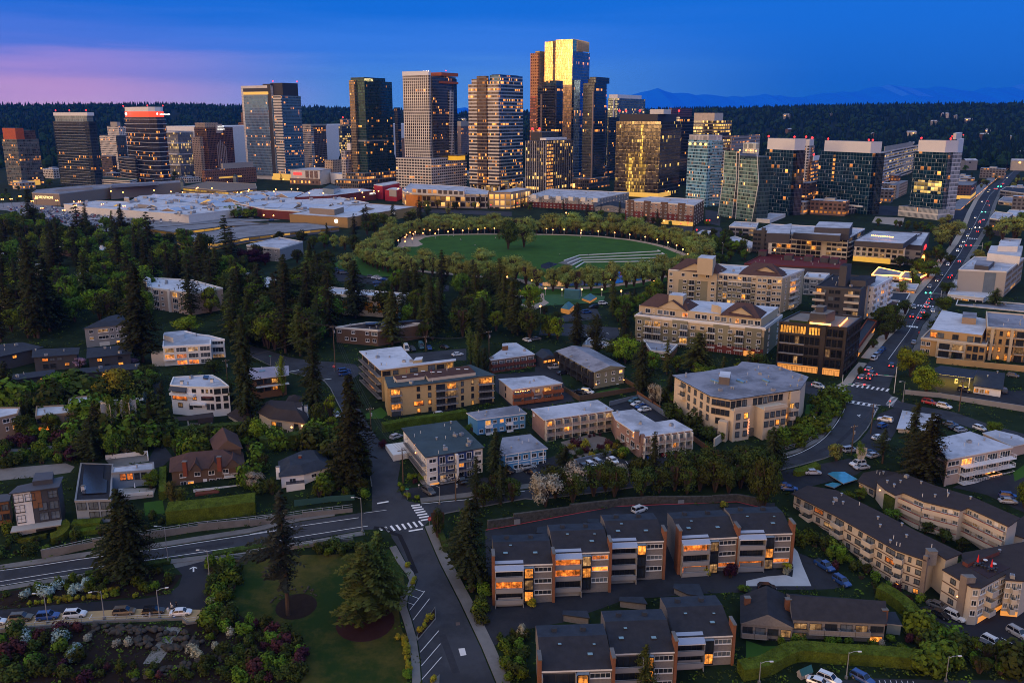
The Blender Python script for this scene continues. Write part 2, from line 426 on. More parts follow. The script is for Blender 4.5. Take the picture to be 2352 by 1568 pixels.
Aw=mat('garage_glow',(.5,.36,.16),.8,emit=(1,.33,.04),es=.6,var=.25,vs=.5)
def E7():
 ys=sorted(set([b[0]for b in BRK]+[-150,300,550,900,1100]));xs=[-9400,-3000,-1000,-300,0,300,1000,3000,60000]
 mb=MB()
 for a,b in zip(ys,ys[1:]):
  for c,d in zip(xs,xs[1:]):mb.face([(c,a,G(a)),(d,a,G(a)),(d,b,G(b)),(c,b,G(b))],Dn)
 o=mb.bd('ground');o['kind']='structure'
E7()
Dz=[(-3000,246),(0,248),(120,245),(250,241),(420,241),(560,245),(640,249),(760,249),(900,252),(1050,259),(1200,257),(1350,254),(1480,251),(1640,248),(1760,244),(1950,241),(2120,243),(2250,242),(2352,239),(5000,243)]
def Dx(x):
 u=FW/2+FOC*x/4200*1.0
 for(a,b),(c,d)in zip(Dz,Dz[1:]):
  if a<=u<=c:v=b+(d-b)*(u-a)/(c-a);return CZ+(265-v)/FOC*4300-17
 return 110
def Bk(x,y):
 t=min(1,max(0,(y-1900)/2300));k=t*t*(3-2*t)
 if y>4200:k=max(0.35,1-(y-4200)/5000)
 n=sn(x*.0041+y*.003)*5+sn(x*.0017-y*.0043+2)*7
 return G(y)+(Dx(x)-G(y))*k+n*min(1,max(0,(y-1900)/600))*(.35 if y>3900 else 1)
def hills():
 forest_floor=mat('forest_floor',(.012,.018,.012),.95,var=.3,vs=.01)
 xs=[-4200+150*i for i in range(57)];ys=[1900+165*j for j in range(28)];mb=MB()
 for a,b in zip(ys,ys[1:]):
  for c,d in zip(xs,xs[1:]):
   mb.face([(c,a,Bk(c,a)-1),(d,a,Bk(d,a)-1),(d,b,Bk(d,b)-1),(c,b,Bk(c,b)-1)],forest_floor)
 o=mb.bd('hills',smooth=True);o['kind']='structure'
hills()
def Ek():
 """the distant woods that cover the hills and the far suburbs"""
 leaf_c=Cf('far_conifer',(.008,.018,.013),.0);leaf_b=Cf('far_broadleaf',(.020,.036,.013),.0)
 mb=MB();r=random.Random(5);n=0
 v,f,mi=[],[],[]
 def tree(x,y,z,h,w,kind):
  i=len(v);k=6 if kind==0 else 7;a0=r.random()*6
  if kind==0:
   for zz,ww in((.08,1),(.38,.75),(.72,.4)):
    for j in range(k):a=a0+2*PI*j/k;q=w*ww*r.uniform(.75,1.2);v.append((x+q*cs(a),y+q*sn(a),z+h*(zz+r.uniform(-.05,.05))))
   v.append((x,y,z+h));m=0;top=3
  else:
   for zz,ww in((.15,.6),(.45,1),(.78,.75)):
    for j in range(k):a=a0+2*PI*j/k;q=w*ww*r.uniform(.7,1.25);v.append((x+q*cs(a),y+q*sn(a),z+h*(zz+r.uniform(-.07,.07))))
   v.append((x,y,z+h));m=1
  for l in range(2):
   for j in range(k):f.append((i+l*k+j,i+l*k+(j+1)%k,i+l*k+k+(j+1)%k,i+l*k+k+j));mi.append(m)
  for j in range(k):f.append((i+2*k+j,i+2*k+(j+1)%k,i+3*k));mi.append(m)
 while n<15000:
  y=1500+2800*r.random()**1.1
  x=r.uniform(-.70,.70)*y
  u=FW/2+FOC*x/y
  if y<2100 and 380<u<1700 and r.random()<.7:continue
  if y<1700 and r.random()<.45:continue
  if sn(x*.013)*sn(y*.011)>.93:continue
  z=Bk(x,y)-1;con=r.random()<.62
  s=r.uniform(.7,1.25)
  tree(x,y,z,(25 if con else 17)*s,(5.0 if con else 8.5)*s*r.uniform(.8,1.2),0 if con else 1);n+=1
 for i in range(900):
  x=r.uniform(-.68,.68)*4200;y=4200+r.uniform(-60,60);s=r.uniform(.6,1.15)
  tree(x,y,Bk(x,y)-2,25*s,6*s,0)
 me=mN('forest');me.from_pydata(v,[],f);me.materials.append(leaf_c);me.materials.append(leaf_b)
 me.polygons.foreach_set('material_index',mi);me.update()
 o=oN('forest',me);oL(o);o['kind']='stuff'
Ek()
def Dg():
 rock=mat('hazed_rock',(.004,.165,.72),.95,var=.05,vs=.001);snow=mat('hazed_snow',(.02,.19,.74),.9,var=0)  # haze of distance painted as blue into rock and snow colours
 prof=[(-3500,262),(600,262),(1000,256),(1060,247),(1110,254),(1250,258),(1400,226),(1450,214),(1490,200),(1530,210),(1600,216),(1690,222),(1730,212),(1790,222),(1860,214),(1950,204),(2010,189),(2060,202),(2120,196),(2180,206),(2260,196),(2352,181),(2600,190),(3500,240),(6000,262)]
 r=random.Random(3);D=9000;mb=MB();xs=[];u=-900
 pts=[]
 while u<3300:
  for(a,b),(c,d)in zip(prof,prof[1:]):
   if a<=u<=c:v=b+(d-b)*(u-a)/(c-a);break
  v+=r.uniform(-3,3)*(1 if v<250 else.3);pts.append((u,v));u+=17
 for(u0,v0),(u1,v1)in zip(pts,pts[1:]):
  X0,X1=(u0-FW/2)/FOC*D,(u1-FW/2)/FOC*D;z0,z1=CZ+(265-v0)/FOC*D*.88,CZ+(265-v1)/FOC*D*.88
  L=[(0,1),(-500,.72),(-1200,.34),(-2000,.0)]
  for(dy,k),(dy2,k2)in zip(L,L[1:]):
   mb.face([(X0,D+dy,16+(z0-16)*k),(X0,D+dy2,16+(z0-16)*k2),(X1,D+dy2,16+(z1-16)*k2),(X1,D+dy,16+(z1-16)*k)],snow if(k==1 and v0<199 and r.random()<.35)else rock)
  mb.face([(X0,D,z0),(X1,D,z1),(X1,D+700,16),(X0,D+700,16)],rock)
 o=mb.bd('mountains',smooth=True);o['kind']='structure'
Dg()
def road(name,c,pts,off=.03,m=None,tK=0):return drape(name,c,pts,off,m or B4,tK)
ml=Aj('m',[(-160,622),(0,595),(670,500),(1340,412),(2140,285)])+Aj('n',[(380,350),(640,312),(915,272)])
jn=Aj('n',[(945,235),(960,170)])
Do=Aj('j',[(1045,1380),(1025,1240),(1010,1120),(930,1010),(850,880),(800,760),(740,640),(690,540),(640,480),(480,440),(320,400),(140,330),(0,260)])
E5=Aj('j',[(0,175),(140,210),(330,275),(520,305),(700,315),(900,335),(960,400),(850,480),(860,600),(940,720),(1010,850),(1100,980),(1220,1080),(1290,1180),(1262,1330),(1290,1440)])
e_up=Aj('n',[(1190,195),(1290,215),(1640,175),(2076,110)])+Aj('k',[(300,1395),(900,1330),(1350,1270),(1700,1210),(2000,1160)])
Ef=Aj('l',[(0,1170),(200,1155),(440,1085),(620,985),(730,860),(800,740),(825,650),(770,625),(640,612),(510,590)])
c_w=Aj('l',[(300,520),(300,455),(500,480),(700,520),(820,535),(880,500),(935,420),(1010,330)])
C9=Aj('h',[(1052,1470),(1160,1330),(1290,1200),(1385,1030),(1440,930),(1520,840),(1590,760),(1680,620),(1790,480),(1850,370),(1905,220),(1960,110),(2040,0)])+Aj('d',[(2290,640),(2330,560),(2352,520)])
C8=Aj('d',[(2400,560),(2352,620),(2250,740)])+Aj('h',[(2140,20),(2080,150),(2035,290),(1985,380),(1900,520),(1830,640),(1755,770),(1660,900),(1590,1010),(1545,1100),(1480,1180),(1440,1270),(1400,1370),(1330,1470)])
c_e=Aj('l',[(1230,440),(1190,550),(1200,585),(1300,655),(1500,700),(1760,745),(2000,830),(2352,930),(2480,965),(2480,1060),(2200,985),(1900,880),(1650,800),(1400,735),(1160,690),(1105,690)])
E9=Aj('l',[(1100,710),(1010,880),(930,975),(800,1075),(640,1140),(400,1205),(180,1258),(0,1275)])
e_dn=Aj('k',[(2050,1245),(1700,1290),(1300,1360),(900,1420),(300,1490)])+Aj('n',[(2076,175),(1600,262),(1480,285),(1390,320),(1350,345)])
b_r=Aj('n',[(1312,390),(1345,470),(1400,600),(1480,765),(1580,960),(1660,1130),(1740,1300),(1850,1568),(1890,1660)])
b_l=Aj('n',[(1305,1660),(1300,1568),(1290,1400),(1265,1230),(1225,1090),(1190,990),(1200,915),(1245,850),(1266,790),(1240,730),(1170,640),(1110,530),(1070,470),(1060,440),(990,405)])
m_dn=Aj('n',[(860,412),(640,450),(300,515)])+Aj('m',[(2352,375),(1800,455),(1340,510),(700,620),(0,733),(-160,760)])
rd=lambda P,o:Av('road',[P],o,B4)
rd(ml+Aj('n',[(945,235),(1190,195)])+e_up[1:]+Ef[:7]+E9+e_dn+Aj('n',[(1312,390),(990,405)])+m_dn,.030)
rd(Aj('n',[(920,270)])+Do+E5+Aj('n',[(1195,197)]),.034)
rd(Ef[5:]+c_w+C9+C8+c_e[:3]+c_e[-2:]+E9[:2],.038);rd(c_e,.034);rd(b_r+b_l,.034)
def Bz(name,pts,w,m=A8,h=.13):return Av(name,B6(pts,w),.02,m,h)
def C0(pts,d):
 out=[]
 for i in range(len(pts)):
  e=(pts[min(i+1,len(pts)-1)]-pts[max(i-1,0)]);e=Ve((e.x,e.y)).normalized();out.append(Ve((pts[i].x-e.y*d,pts[i].y+e.x*d)))
 return out
Bz('pavement',C0(b_r,1.6),2.6);Bz('pavement',C0(b_l[:-3],1.1),1.7)
Bz('pavement',C0(ml[:-1],1.2),1.8);Bz('pavement',C0(m_dn,1.3),1.6)
Bz('pavement',C0(e_up[1:],1.4),2.0);Bz('pavement',C0(C9[:-3],2.2),4.0,Cz);Bz('pavement',C0(C8[3:],2.0),3.4)
Bz('pavement',C0(Ef[:8],1.0),1.6);Bz('pavement',C0(c_w[4:],1.6),3.0,Cz)
Bz('kerb',C0(Do,.1),.3);Bz('kerb',C0(E9,.15),.3);Bz('kerb',C0(e_dn,.15),.3)
def B5(name,polys,m=paint,off=.045):return Av(name,polys,off,m)
def Ar(c,pts,w=.14,dash=None,sm=False):
 p=Aj(c,pts);p=smooth(p)if sm else p;return B6(p,w,dash)
Bq=Ar('m',[(-160,628),(0,602),(670,505),(1340,416),(2352,262)])+Ar('n',[(0,445),(340,388),(820,320)])
Bq+=Ar('m',[(-160,715),(0,694),(670,588),(1340,500),(2352,350)])+Ar('n',[(0,528),(420,456),(890,382)])
Bq+=Ar('m',[(0,731),(400,665),(730,625)],.12)+Ar('n',[(860,285),(1030,262)],.1)
Bq+=Ar('n',[(960,213),(1046,198)],.5)+Ar('n',[(1198,422),(1305,404)],.5)+Ar('n',[(1290,215),(1620,185),(2076,118)])+Ar('n',[(1470,288),(1590,268)])
Bq+=Ar('l',[(-150,1190),(220,1155),(440,1090),(620,985),(730,865),(805,745),(830,655)],.16,None,True)
Bq+=Ar('l',[(-150,1300),(180,1255),(400,1205),(640,1140),(800,1072),(930,975),(1010,880),(1095,715)],.16,None,True)
Bq+=Ar('l',[(650,600),(680,552)],.4)+Ar('l',[(905,492),(1040,515)],.4)
for q in((330,400,420,385),(625,467,697,458)):Bq+=Ar('j',[(q[0],q[1]),(q[2],q[3])],.35)
Eg=[(a+b)/2 for a,b in zip([p for p in C9][::2],[p for p in reversed(C8)][::2])]
Bq+=B6(Eg,.15);B5('road_lines',Bq)
arr=Ar('l',[(925,768),(950,785)],.3)+Ar('l',[(935,775),(955,765)],.3)+Ar('g',[(905,1240),(930,1250)],.4)+Ar('m',[(1655,612),(1655,575)],.35)+Ar('m',[(1622,588),(1655,570),(1685,580)],.3)
B5('road_arrows',arr)
def Bp(name,c,bars,w):B5(name,sum((Ar(c,[(a,b),(d,e)],w)for a,b,d,e in bars),[]))
Bp('crosswalk','n',[(975,397,998,416),(1020,389,1050,428),(1062,381,1092,418),(1105,374,1136,413),(1148,367,1176,406),(1190,359,1220,398),(1232,352,1262,390),(1274,345,1304,382)],.55)
Bp('crosswalk','n',[(1217,231,1282,223),(1226,247,1298,238),(1238,266,1310,254),(1250,284,1324,271),(1262,302,1338,290),(1276,321,1350,309),(1290,341,1362,329)],.55)
Bp('crosswalk','l',[(880+42*i,524+6*i,900+42*i,503+6*i)for i in range(8)],.7)
Bp('crosswalk','l',[(720,532+13*i,828,540+13*i)for i in range(8)],.45)
Bp('crosswalk','l',[(1170+6*i,678-9.5*i,1232+6*i,690-9.5*i)for i in range(8)],.4)
B5('crosswalk',Ar('l',[(832,640),(1125,686)],.25)+Ar('l',[(820,658),(1108,706)],.25)+sum((Ar('l',[(850+46*i,643+7*i),(838+46*i,661+7*i)],.8)for i in range(6)),[]))
Bp('crosswalk','h',[(1450+25*i,1003+2*i,1445+25*i,1013+2*i)for i in range(6)],.8)
Bp('crosswalk','h',[(1355+21*i,1178+2.5*i,1350+21*i,1190+2.5*i)for i in range(5)],.8)
Bp('crosswalk','h',[(1870+20*i,430+1.5*i,1868+20*i,438+1.5*i)for i in range(6)],.8)
Bp('crosswalk','g',[(742+20*i,1258+3*i,735+20*i,1268+3*i)for i in range(3)]+[(890+22*i,1288+4*i,882+22*i,1298+4*i)for i in range(3)],.8)
B5('patched_asphalt',B6(Aj('n',[(935,395),(1010,400),(1085,440),(1130,455),(1180,560),(1255,740)]),1.1),Cr)
B5('patched_asphalt',sum((B6(Aj(c,l),w)for c,l,w in(('m',[(300,560),(700,500)],1.6),('m',[(1500,440),(2000,365)],1.2),('n',[(1450,1200),(1560,1500)],1.5),('l',[(500,1130),(760,1010),(900,880)],1.4),('k',[(400,1410),(1100,1325)],1.3),('h',[(1340,1330),(1460,1130),(1600,900)],1.6),('j',[(850,640),(960,900)],1.5))),[]),mat('worn_asphalt',(.036,.038,.045),.95,var=.2,vs=.8),.042)
bays=[]
for q in((1205,1018,1320,873),(1230,1092,1355,931),(1285,1335,1425,1172),(1294,1437,1438,1270),(1298,1540,1446,1370),(1210,905,1275,930),(1243,857,1315,880),(1190,960,1235,975)):bays+=Ar('n',[q[:2],q[2:]],.12)
B5('bay_lines',bays)
B5('utility_cover',[Aj('n',[(1573,1308),(1620,1303),(1634,1355),(1590,1364)])],A0);B5('utility_cover',[Aj('n',[(1552,1110),(1582,1108),(1586,1130),(1556,1134)])],mat('iron_cover',(.09,.06,.05),.8))
drape('traffic_island','n',[(1398,990),(1405,1085),(1265,1248),(1255,1222)],.02,A8,.14)
drape('planting_bed','n',[(1394,1004),(1399,1080),(1272,1232),(1264,1214)],.17,Dy)
drape('traffic_island','n',[(1432,1503),(1428,1590),(1340,1660),(1350,1580)],.02,A8,.14)
drape('parking_road','m',[(-160,960),(0,935),(700,875),(1250,838),(1440,800),(1530,730),(1560,640),(1480,545),(1790,470),(1778,840),(1745,935),(1100,940),(500,985),(0,1030),(-160,1050)],.034,A7)
drape('parking_bays','m',[(-160,1030),(0,1015),(520,965),(1100,928),(1745,935),(1740,990),(1650,1055),(1560,1050),(1560,1020),(800,1048),(0,1125),(-160,1145)],.036,mat('warm_concrete',(.38,.27,.14),.9,var=.1,vs=.5))
drape('drive_apron','m',[(1480,545),(1800,470),(1795,505),(1500,580)],.05,A8)
B5('bay_lines',sum((Ar('m',[q[:2],q[2:]],.12)for q in((45,1078,70,1035),(292,1052,315,1010),(530,1032,553,990),(765,1015,788,972),(1215,1000,1235,962),(1440,995,1462,962))),[]))
drape('courtyard','o',[(-120,335),(0,330),(580,215),(900,155),(1080,140),(1700,130),(2208,120),(2208,640),(2260,700),(2208,830),(1600,850),(1000,900),(500,1080),(200,1140),(60,1180),(-80,1300),(-130,1120),(-110,700)],.034,A7)
drape('courtyard','p',[(260,600),(330,690),(450,740),(560,800),(690,905),(560,935),(330,940),(-20,940),(-20,830),(240,800)],.038,A7)
drape('drive','p',[(260,605),(328,685),(420,915),(-20,915),(-20,880),(120,850),(250,840),(292,855),(300,790)],.06,mat('pale_concrete',(.40,.42,.44),.9,var=.1))
B5('red_kerb',B6(Aj('o',[(-120,340),(110,300),(580,212),(900,152),(1080,142),(1500,128),(1900,112),(2100,160)]),.3),Du)
drape('car_park','k',[(640,1210),(950,1110),(1080,1160),(1200,1140),(1660,1080),(1760,1160),(1700,1215),(1200,1275),(730,1330),(640,1260)],.04,A7)
B5('bay_lines',sum((Ar('k',[q[:2],q[2:]],.12)for q in((645,1200,718,1278),(730,1170,800,1240),(805,1165,860,1232),(888,1155,966,1230),(1075,1162,1130,1232))),[]))
drape('car_park','k',[(935,690),(1175,625),(1440,795),(1400,830),(1330,826),(1145,715),(985,740)],.04,A7)
drape('car_park','k',[(300,330),(470,290),(560,540),(790,590),(700,640),(540,600),(430,480),(300,420)],.04,A7)
drape('car_park','k',[(-40,420),(300,400),(380,430),(560,560),(640,650),(250,720),(100,700),(-40,560)],.036,A7)
drape('car_park','k',[(-20,1270),(380,1150),(470,1120),(640,1320),(300,1395),(0,1400)],.04,A7)
drape('car_park','j',[(1330,1400),(2010,1300),(2200,1330),(2200,1400),(1290,1490)],.04,A7)
drape('car_park','j',[(1300,250),(1850,200),(1850,300),(1650,300),(1400,350)],.034,B4)
drape('car_park','l',[(1110,760),(1260,700),(1320,720),(1260,900),(1200,1000),(1100,1130),(880,1080),(1010,920)],.04,A7)
drape('car_park','l',[(180,1262),(650,1180),(860,1140),(1020,1210),(900,1290),(600,1360),(360,1420),(230,1400)],.038,A7)
drape('car_park','l',[(1640,590),(1520,480),(1640,420),(1920,460),(2180,560),(2352,560),(2352,720),(1900,630)],.04,A7)
drape('car_park','p',[(1150,1060),(1300,1020),(1520,1150),(1853,1020),(1853,1330),(1500,1330),(1400,1290)],.04,mat('dark_asphalt',(.030,.030,.036),.9,var=.1))
B5('bay_lines',sum((Ar('p',[q[:2],q[2:]],.12)for q in((1655,1280,1730,1330),(1700,1262,1790,1310),(1530,1330,1600,1368))),[]))
drape('car_park','p',[(1370,250),(1500,200),(1853,150),(1853,420),(1600,300)],.04,A7)
drape('car_park','p',[(380,1568),(800,1535),(1400,1550),(1853,1540),(1853,1640),(300,1640)],.04,A7)
B5('bay_lines',sum((Ar('p',[(800+38*i,1545+1*i),(810+38*i,1575+i)],.1)for i in range(9)),[]))
drape('drive','i',[(1300,500),(1365,490),(1390,800),(1410,1040),(1480,1130),(1400,1200),(1310,1230),(1270,1150),(1320,1060)],.04,A7)
drape('lane','i',[(200,700),(560,570),(960,520),(1330,470),(1370,500),(1000,570),(560,640),(200,760)],.036,B4)
drape('path','i',[(0,1062),(250,1050),(580,1015),(680,990),(690,1020),(560,1045),(250,1078),(0,1085)],.04,A8)
drape('lawn','i',[(0,1090),(250,1080),(560,1030),(580,1055),(420,1110),(200,1160),(0,1160)],.034,B8)
drape('garden_wall_terrace','i',[(-20,1230),(560,1180),(640,1210),(600,1260),(300,1300),(-20,1330)],.04,A8)
drape('parking_pad','i',[(900,1150),(1260,1105),(1270,1165),(960,1215)],.05,A8)
drape('lawn','m',[(1230,20),(1390,0),(1410,110),(1240,130)],.034,B8)
drape('lawn','n',[(-500,640),(-100,640),(300,600),(600,600),(1060,560),(1150,700),(1180,900),(1120,1000),(1140,1150),(1180,1250),(1190,1660),(350,1660),(420,1400),(300,1200),(0,1110),(-150,1000),(-400,760)],.03,Cs)
def disc(name,c,x,y,rx,m,off,k=20,ry=None):
 p=gnd(c,x,y);ry=ry or rx;Av(name,[[p+Ve((rx*cs(2*PI*i/k),ry*sn(2*PI*i/k),0))for i in range(k)]],off,m)
disc('bark_bed','n',350,990,4.6,Dy,.05);disc('bark_bed','n',870,1110,6.4,mat('red_bark',(.040,.018,.016),.95,var=.2),.05)
drape('lawn','p',[(-20,1280),(100,1320),(700,1310),(920,1320),(1060,1420),(300,1400),(150,1440),(-20,1450)],.034,B8)
drape('lawn','p',[(1780,150),(1853,100),(1853,180),(1790,210)],.05,B8)
drape('lawn','j',[(985,760),(1120,700),(1180,760),(1130,800),(1000,800)],.034,B8)
drape('lawn','k',[(820,570),(1000,535),(1060,555),(880,590)],.05,B8)
drape('lawn','l',[(490,680),(620,660),(560,800),(470,820)],.034,B8)
drape('bark_bed','m',[(-20,800),(720,650),(1230,590),(1560,640),(1440,800),(700,870),(0,930)],.03,Dy)
drape('bark_bed','m',[(-40,1145),(800,1060),(1560,1060),(1750,1000),(1800,850),(2000,700),(2200,560),(2400,560),(2300,1000),(2600,1400),(2352,1620),(-40,1620)],.026,Dy)
drape('forecourt','k',[(520,1000),(780,930),(900,960),(1000,1050),(930,1110),(700,1140),(560,1080)],.05,mat('stone_paving',(.17,.14,.12),.9,var=.2))
for q in([(1755,190),(1890,210),(1880,330),(1760,300)],[(1750,330),(1890,345),(1960,420),(1700,430),(1400,360),(1480,330)]):drape('road','g',q,.03,B4)
drape('plaza','h',[(1050,300),(1310,330),(1330,260),(1080,250)],.03,Cz);drape('road','h',[(1050,150),(1330,165),(1340,240),(1060,240)],.04,A7);drape('road','b',[(1560,1195),(2350,1225),(2350,1260),(1560,1225)],.03,B4);drape('road','h',[(1700,160),(1930,190),(1840,300),(1690,290)],.03,A7)
PC=Ve((12.06,576.3));PR=106.8
def Dv(r,k=72,a0=0,a1=2*PI,res=True):
 out=[]
 for i in range(k+1):
  a=a0+(a1-a0)*i/k
  out.append(PC+Ve((r*cs(a),r*sn(a))))
 return out
Eh=smooth(Aj('f',[(1250,470),(1330,352),(1480,318),(1620,300),(1850,294),(2090,293)])+Aj('g',[(340,402),(520,405),(700,412),(850,420),(990,435),(1110,448),(1240,470),(1345,492),(1440,520),(1520,552),(1575,580),(1560,640),(1480,720),(1380,765),(1200,805),(1060,826),(880,848),(660,862),(480,858),(340,856),(200,800),(60,778)])+Aj('f',[(1900,650),(1700,630),(1480,610),(1340,585),(1230,548),(1170,515),(1200,490)])+Aj('f',[(1250,470)]),5)
Av('park_lawn',[[PC+(Ve(p[:2])-PC)*.985 for p in Eh[:-1]]],.034,B8)
drape('park_lawn','f',[(700,560),(760,520),(930,470),(960,390),(1090,370),(1140,440),(1150,520),(1300,590),(1500,630),(1500,660),(1000,650),(780,590)],.03,B8)
drape('park_lawn','g',[(200,870),(480,870),(880,860),(1200,810),(1430,770),(1440,800),(1200,850),(900,900),(500,930),(250,930),(60,910),(60,830)],.03,B8)
Ck=mat('promenade_gravel',(.40,.30,.22),.95,var=.1,vs=.4)
Av('promenade',B6(Eh,5.2),.05,Ck)
drape('plaza','f',[(1290,330),(1340,300),(1480,290),(1520,310),(1440,350),(1480,380),(1430,400),(1330,400),(1290,370)],.06,Ck)
Da=mat('pond_water',(.05,.10,.16),.05,.6,var=0,spec=.8)
drape('pond_water','g',[(330,815),(480,800),(700,770),(900,740),(1100,700),(1330,700),(1400,735),(1350,765),(1100,805),(880,835),(480,845),(340,840)],.055,Da)
drape('pond_water','g',[(350,660),(420,636),(500,655),(440,680),(400,700),(350,685)],.06,Da)
Ej=mat('play_turf',(.05,.12,.05),.95,var=.1)
drape('play_area','g',[(180,960),(360,920),(700,905),(900,930),(880,980),(600,1000),(380,1010),(200,1000)],.05,Ej)
drape('path','g',[(180,1000),(250,965),(270,975),(220,1020),(330,990),(350,900),(375,905),(380,960),(420,985),(380,1010),(280,1050),(200,1040)],.07,Ck)
drape('path','g',[(60,920),(200,915),(260,890),(280,860),(300,870),(270,905),(210,930),(60,935)],.07,Ck)
drape('car_park','g',[(500,1110),(760,1030),(830,1040),(870,1120),(700,1140),(520,1150)],.045,B4)
drape('road','g',[(350,1200),(500,1160),(700,1170),(900,1190),(1010,1200),(1020,1260),(960,1310),(760,1290),(600,1270),(330,1260)],.045,B4)
drape('car_park','f',[(600,630),(700,600),(820,620),(1000,650),(1230,690),(1500,740),(1700,730),(1700,780),(1400,790),(1150,770),(1040,720),(700,690)],.045,A7)
Ea=math.atan(1283*cs(Bj)/FOC)
def De(t):return Ve((sn(t),cs(t)))
DL0,DR0=De(Ea-PI/2),De(Ea)
def E2(p,d,u):
 """metres along d from p until it is seen in picture column u"""
 lo,hi=0.0,900.0;s0=D2((p.x,p.y,40))[0]>u
 for _ in range(50):
  m=(lo+hi)/2;q=p+d*m
  if q.y<30 or((D2((q.x,q.y,40))[0]>u)!=s0):hi=m
  else:lo=m
 return lo
class Tower:
 """a block given by its near corner (column and distance), roof height and the columns where its two visible faces end"""
 def __init__(s,name,lB,c,ub,D,vt,uL,uR,cat='office tower',gP=None,az=None,deep=None):
  u,v=px(c,ub,vt);s.c=c
  p=C1(u,v,D);s.B=Ve((p.x,p.y));s.z0=G(D);s.z1=p.z;s.H=s.z1-s.z0
  s.dL,s.dR=(DL0,DR0)if az is None else(De(R(az)-PI/2),De(R(az)))
  s.wL=E2(s.B,s.dL,px(c,uL,0)[0]);s.wR=E2(s.B,s.dR,px(c,uR,0)[0])
  if deep:s.wL=min(s.wL,deep[0]);s.wR=min(s.wR,deep[1])
  s.root=Ao(name,lB,cat,(p.x,p.y,s.z0),gP)
 def pt(s,l,r):return s.B+s.dL*(s.wL*l)+s.dR*(s.wR*r)
 def lr(s,pts):return ccw([s.pt(*p)for p in pts])
 def zt(s,y,u=None):
  """height of a picture row at the near corner's distance"""
  U,V=px(s.c,0,y);return C1(FW/2,V,s.B.y).z
 def vl(s,name,m,l0=0,l1=1,r0=0,r1=1,z0=None,z1=None,top=None,pts=None):
  mb=MB();poly=s.lr(pts or[(l0,r0),(l0,r1),(l1,r1),(l1,r0)])
  mb.pr(poly,s.z0-2 if z0 is None else z0,s.z1 if z1 is None else z1,m,top or Au,bottom=z0 is not None)
  return mb.bd(name,s.root)
 def sl(s,m,step,z0=None,z1=None,out=.9,th=.35,pts=None,name='floor_slab',cut=0):
  pts=pts or[(0,0),(0,1),(1,1),(1,0)]
  poly=Bg(s.lr(pts),-out);zz=(s.z0 if z0 is None else z0)+step;z1=z1 or s.z1;me=None;k=0
  while zz<z1 and k<60:
   if me is None:
    mb=MB();mb.pr([p-s.B for p in poly],0,th,m);me=mb.mesh(name)
   put(name,me,s.root,(0,0,zz-s.z0));zz+=step;k+=1
 def fins(s,m,n,face='L',z0=None,z1=None,w=.35,d=.7,a=0,b=1):
  """vertical fins along a face, one mesh: a surface pattern"""
  mb=MB();D=s.dL if face=='L' else s.dR;nrm=-s.dR if face=='L' else-s.dL;wd=s.wL if face=='L' else s.wR
  rot=a2(D.y,D.x)
  for i in range(n+1):
   p=s.B+D*(wd*(a+(b-a)*i/n))+nrm*d/2;z_0=s.z0 if z0 is None else z0;z_1=z1 or s.z1
   mb.box((p.x,p.y,(z_0+z_1)/2),(w,d,z_1-z_0),m,rot)
  return mb.bd('facade_fins',s.root)
 def lamp(s,l,r,z,rad=1.3):
  rad*=.7;z-=rad
  p=s.pt(l,r);mb=MB();mb.cyl(p,.25,z-rad*2.2,z,Ai,5);mb.ball((p.x,p.y,z+rad*.6),rad,Ca,6,4);return mb.bd('warning_light',s.root)
 def sign(s,body,face,a,z,size,m,off=.4):
  D=s.dL if face=='L' else s.dR;nrm=-s.dR if face=='L' else-s.dL;wd=s.wL if face=='L' else s.wR
  p=s.B+D*wd*a+nrm*off;rot=a2(-D.y,-D.x)if face=='L' else a2(D.y,D.x)
  return Dj(s.root,body,(p.x,p.y,z),size,rot,m)
Au=mat('far_roof',(.20,.21,.23),.9,var=.15,vs=.1,sT=.3)
Ad=mat('far_concrete',(.36,.34,.31),.85,var=.08,vs=.05)
C7=fm('dark_glass_wall',1.5,3.6,.10,.22,.55,.06,gS=(.03,.055,.085),sD=(.02,.03,.042),mU=(.03,.042,.055))
C5=fm('teal_glass_wall',1.6,3.3,.10,.26,.6,.05,gS=(.07,.13,.14),sD=(.05,.075,.08),mU=(.05,.06,.065))
D6=fm('blue_glass_wall',1.6,3.7,.12,.30,.7,.16,gS=(.045,.17,.33),sD=(.04,.12,.21),mU=(.16,.28,.38))
wall_grey=fm('grey_apartment_wall',3.4,3.1,.45,.42,.4,.10,gS=(.06,.07,.08),sD=(.36,.36,.37),mU=(.36,.36,.37))
Bl=fm('white_apartment_wall',3.2,3.05,.42,.38,.35,.12,gS=(.05,.055,.06),sD=(.60,.58,.55),mU=(.60,.58,.55))
C4=fm('brown_wall',3.0,3.2,.5,.5,.3,.10,gS=(.04,.035,.035),sD=(.17,.085,.055),mU=(.17,.085,.055))
Cu=fm('tan_wall',3.2,3.2,.55,.5,.3,.08,gS=(.05,.04,.03),sD=(.40,.30,.20),mU=(.40,.30,.20))
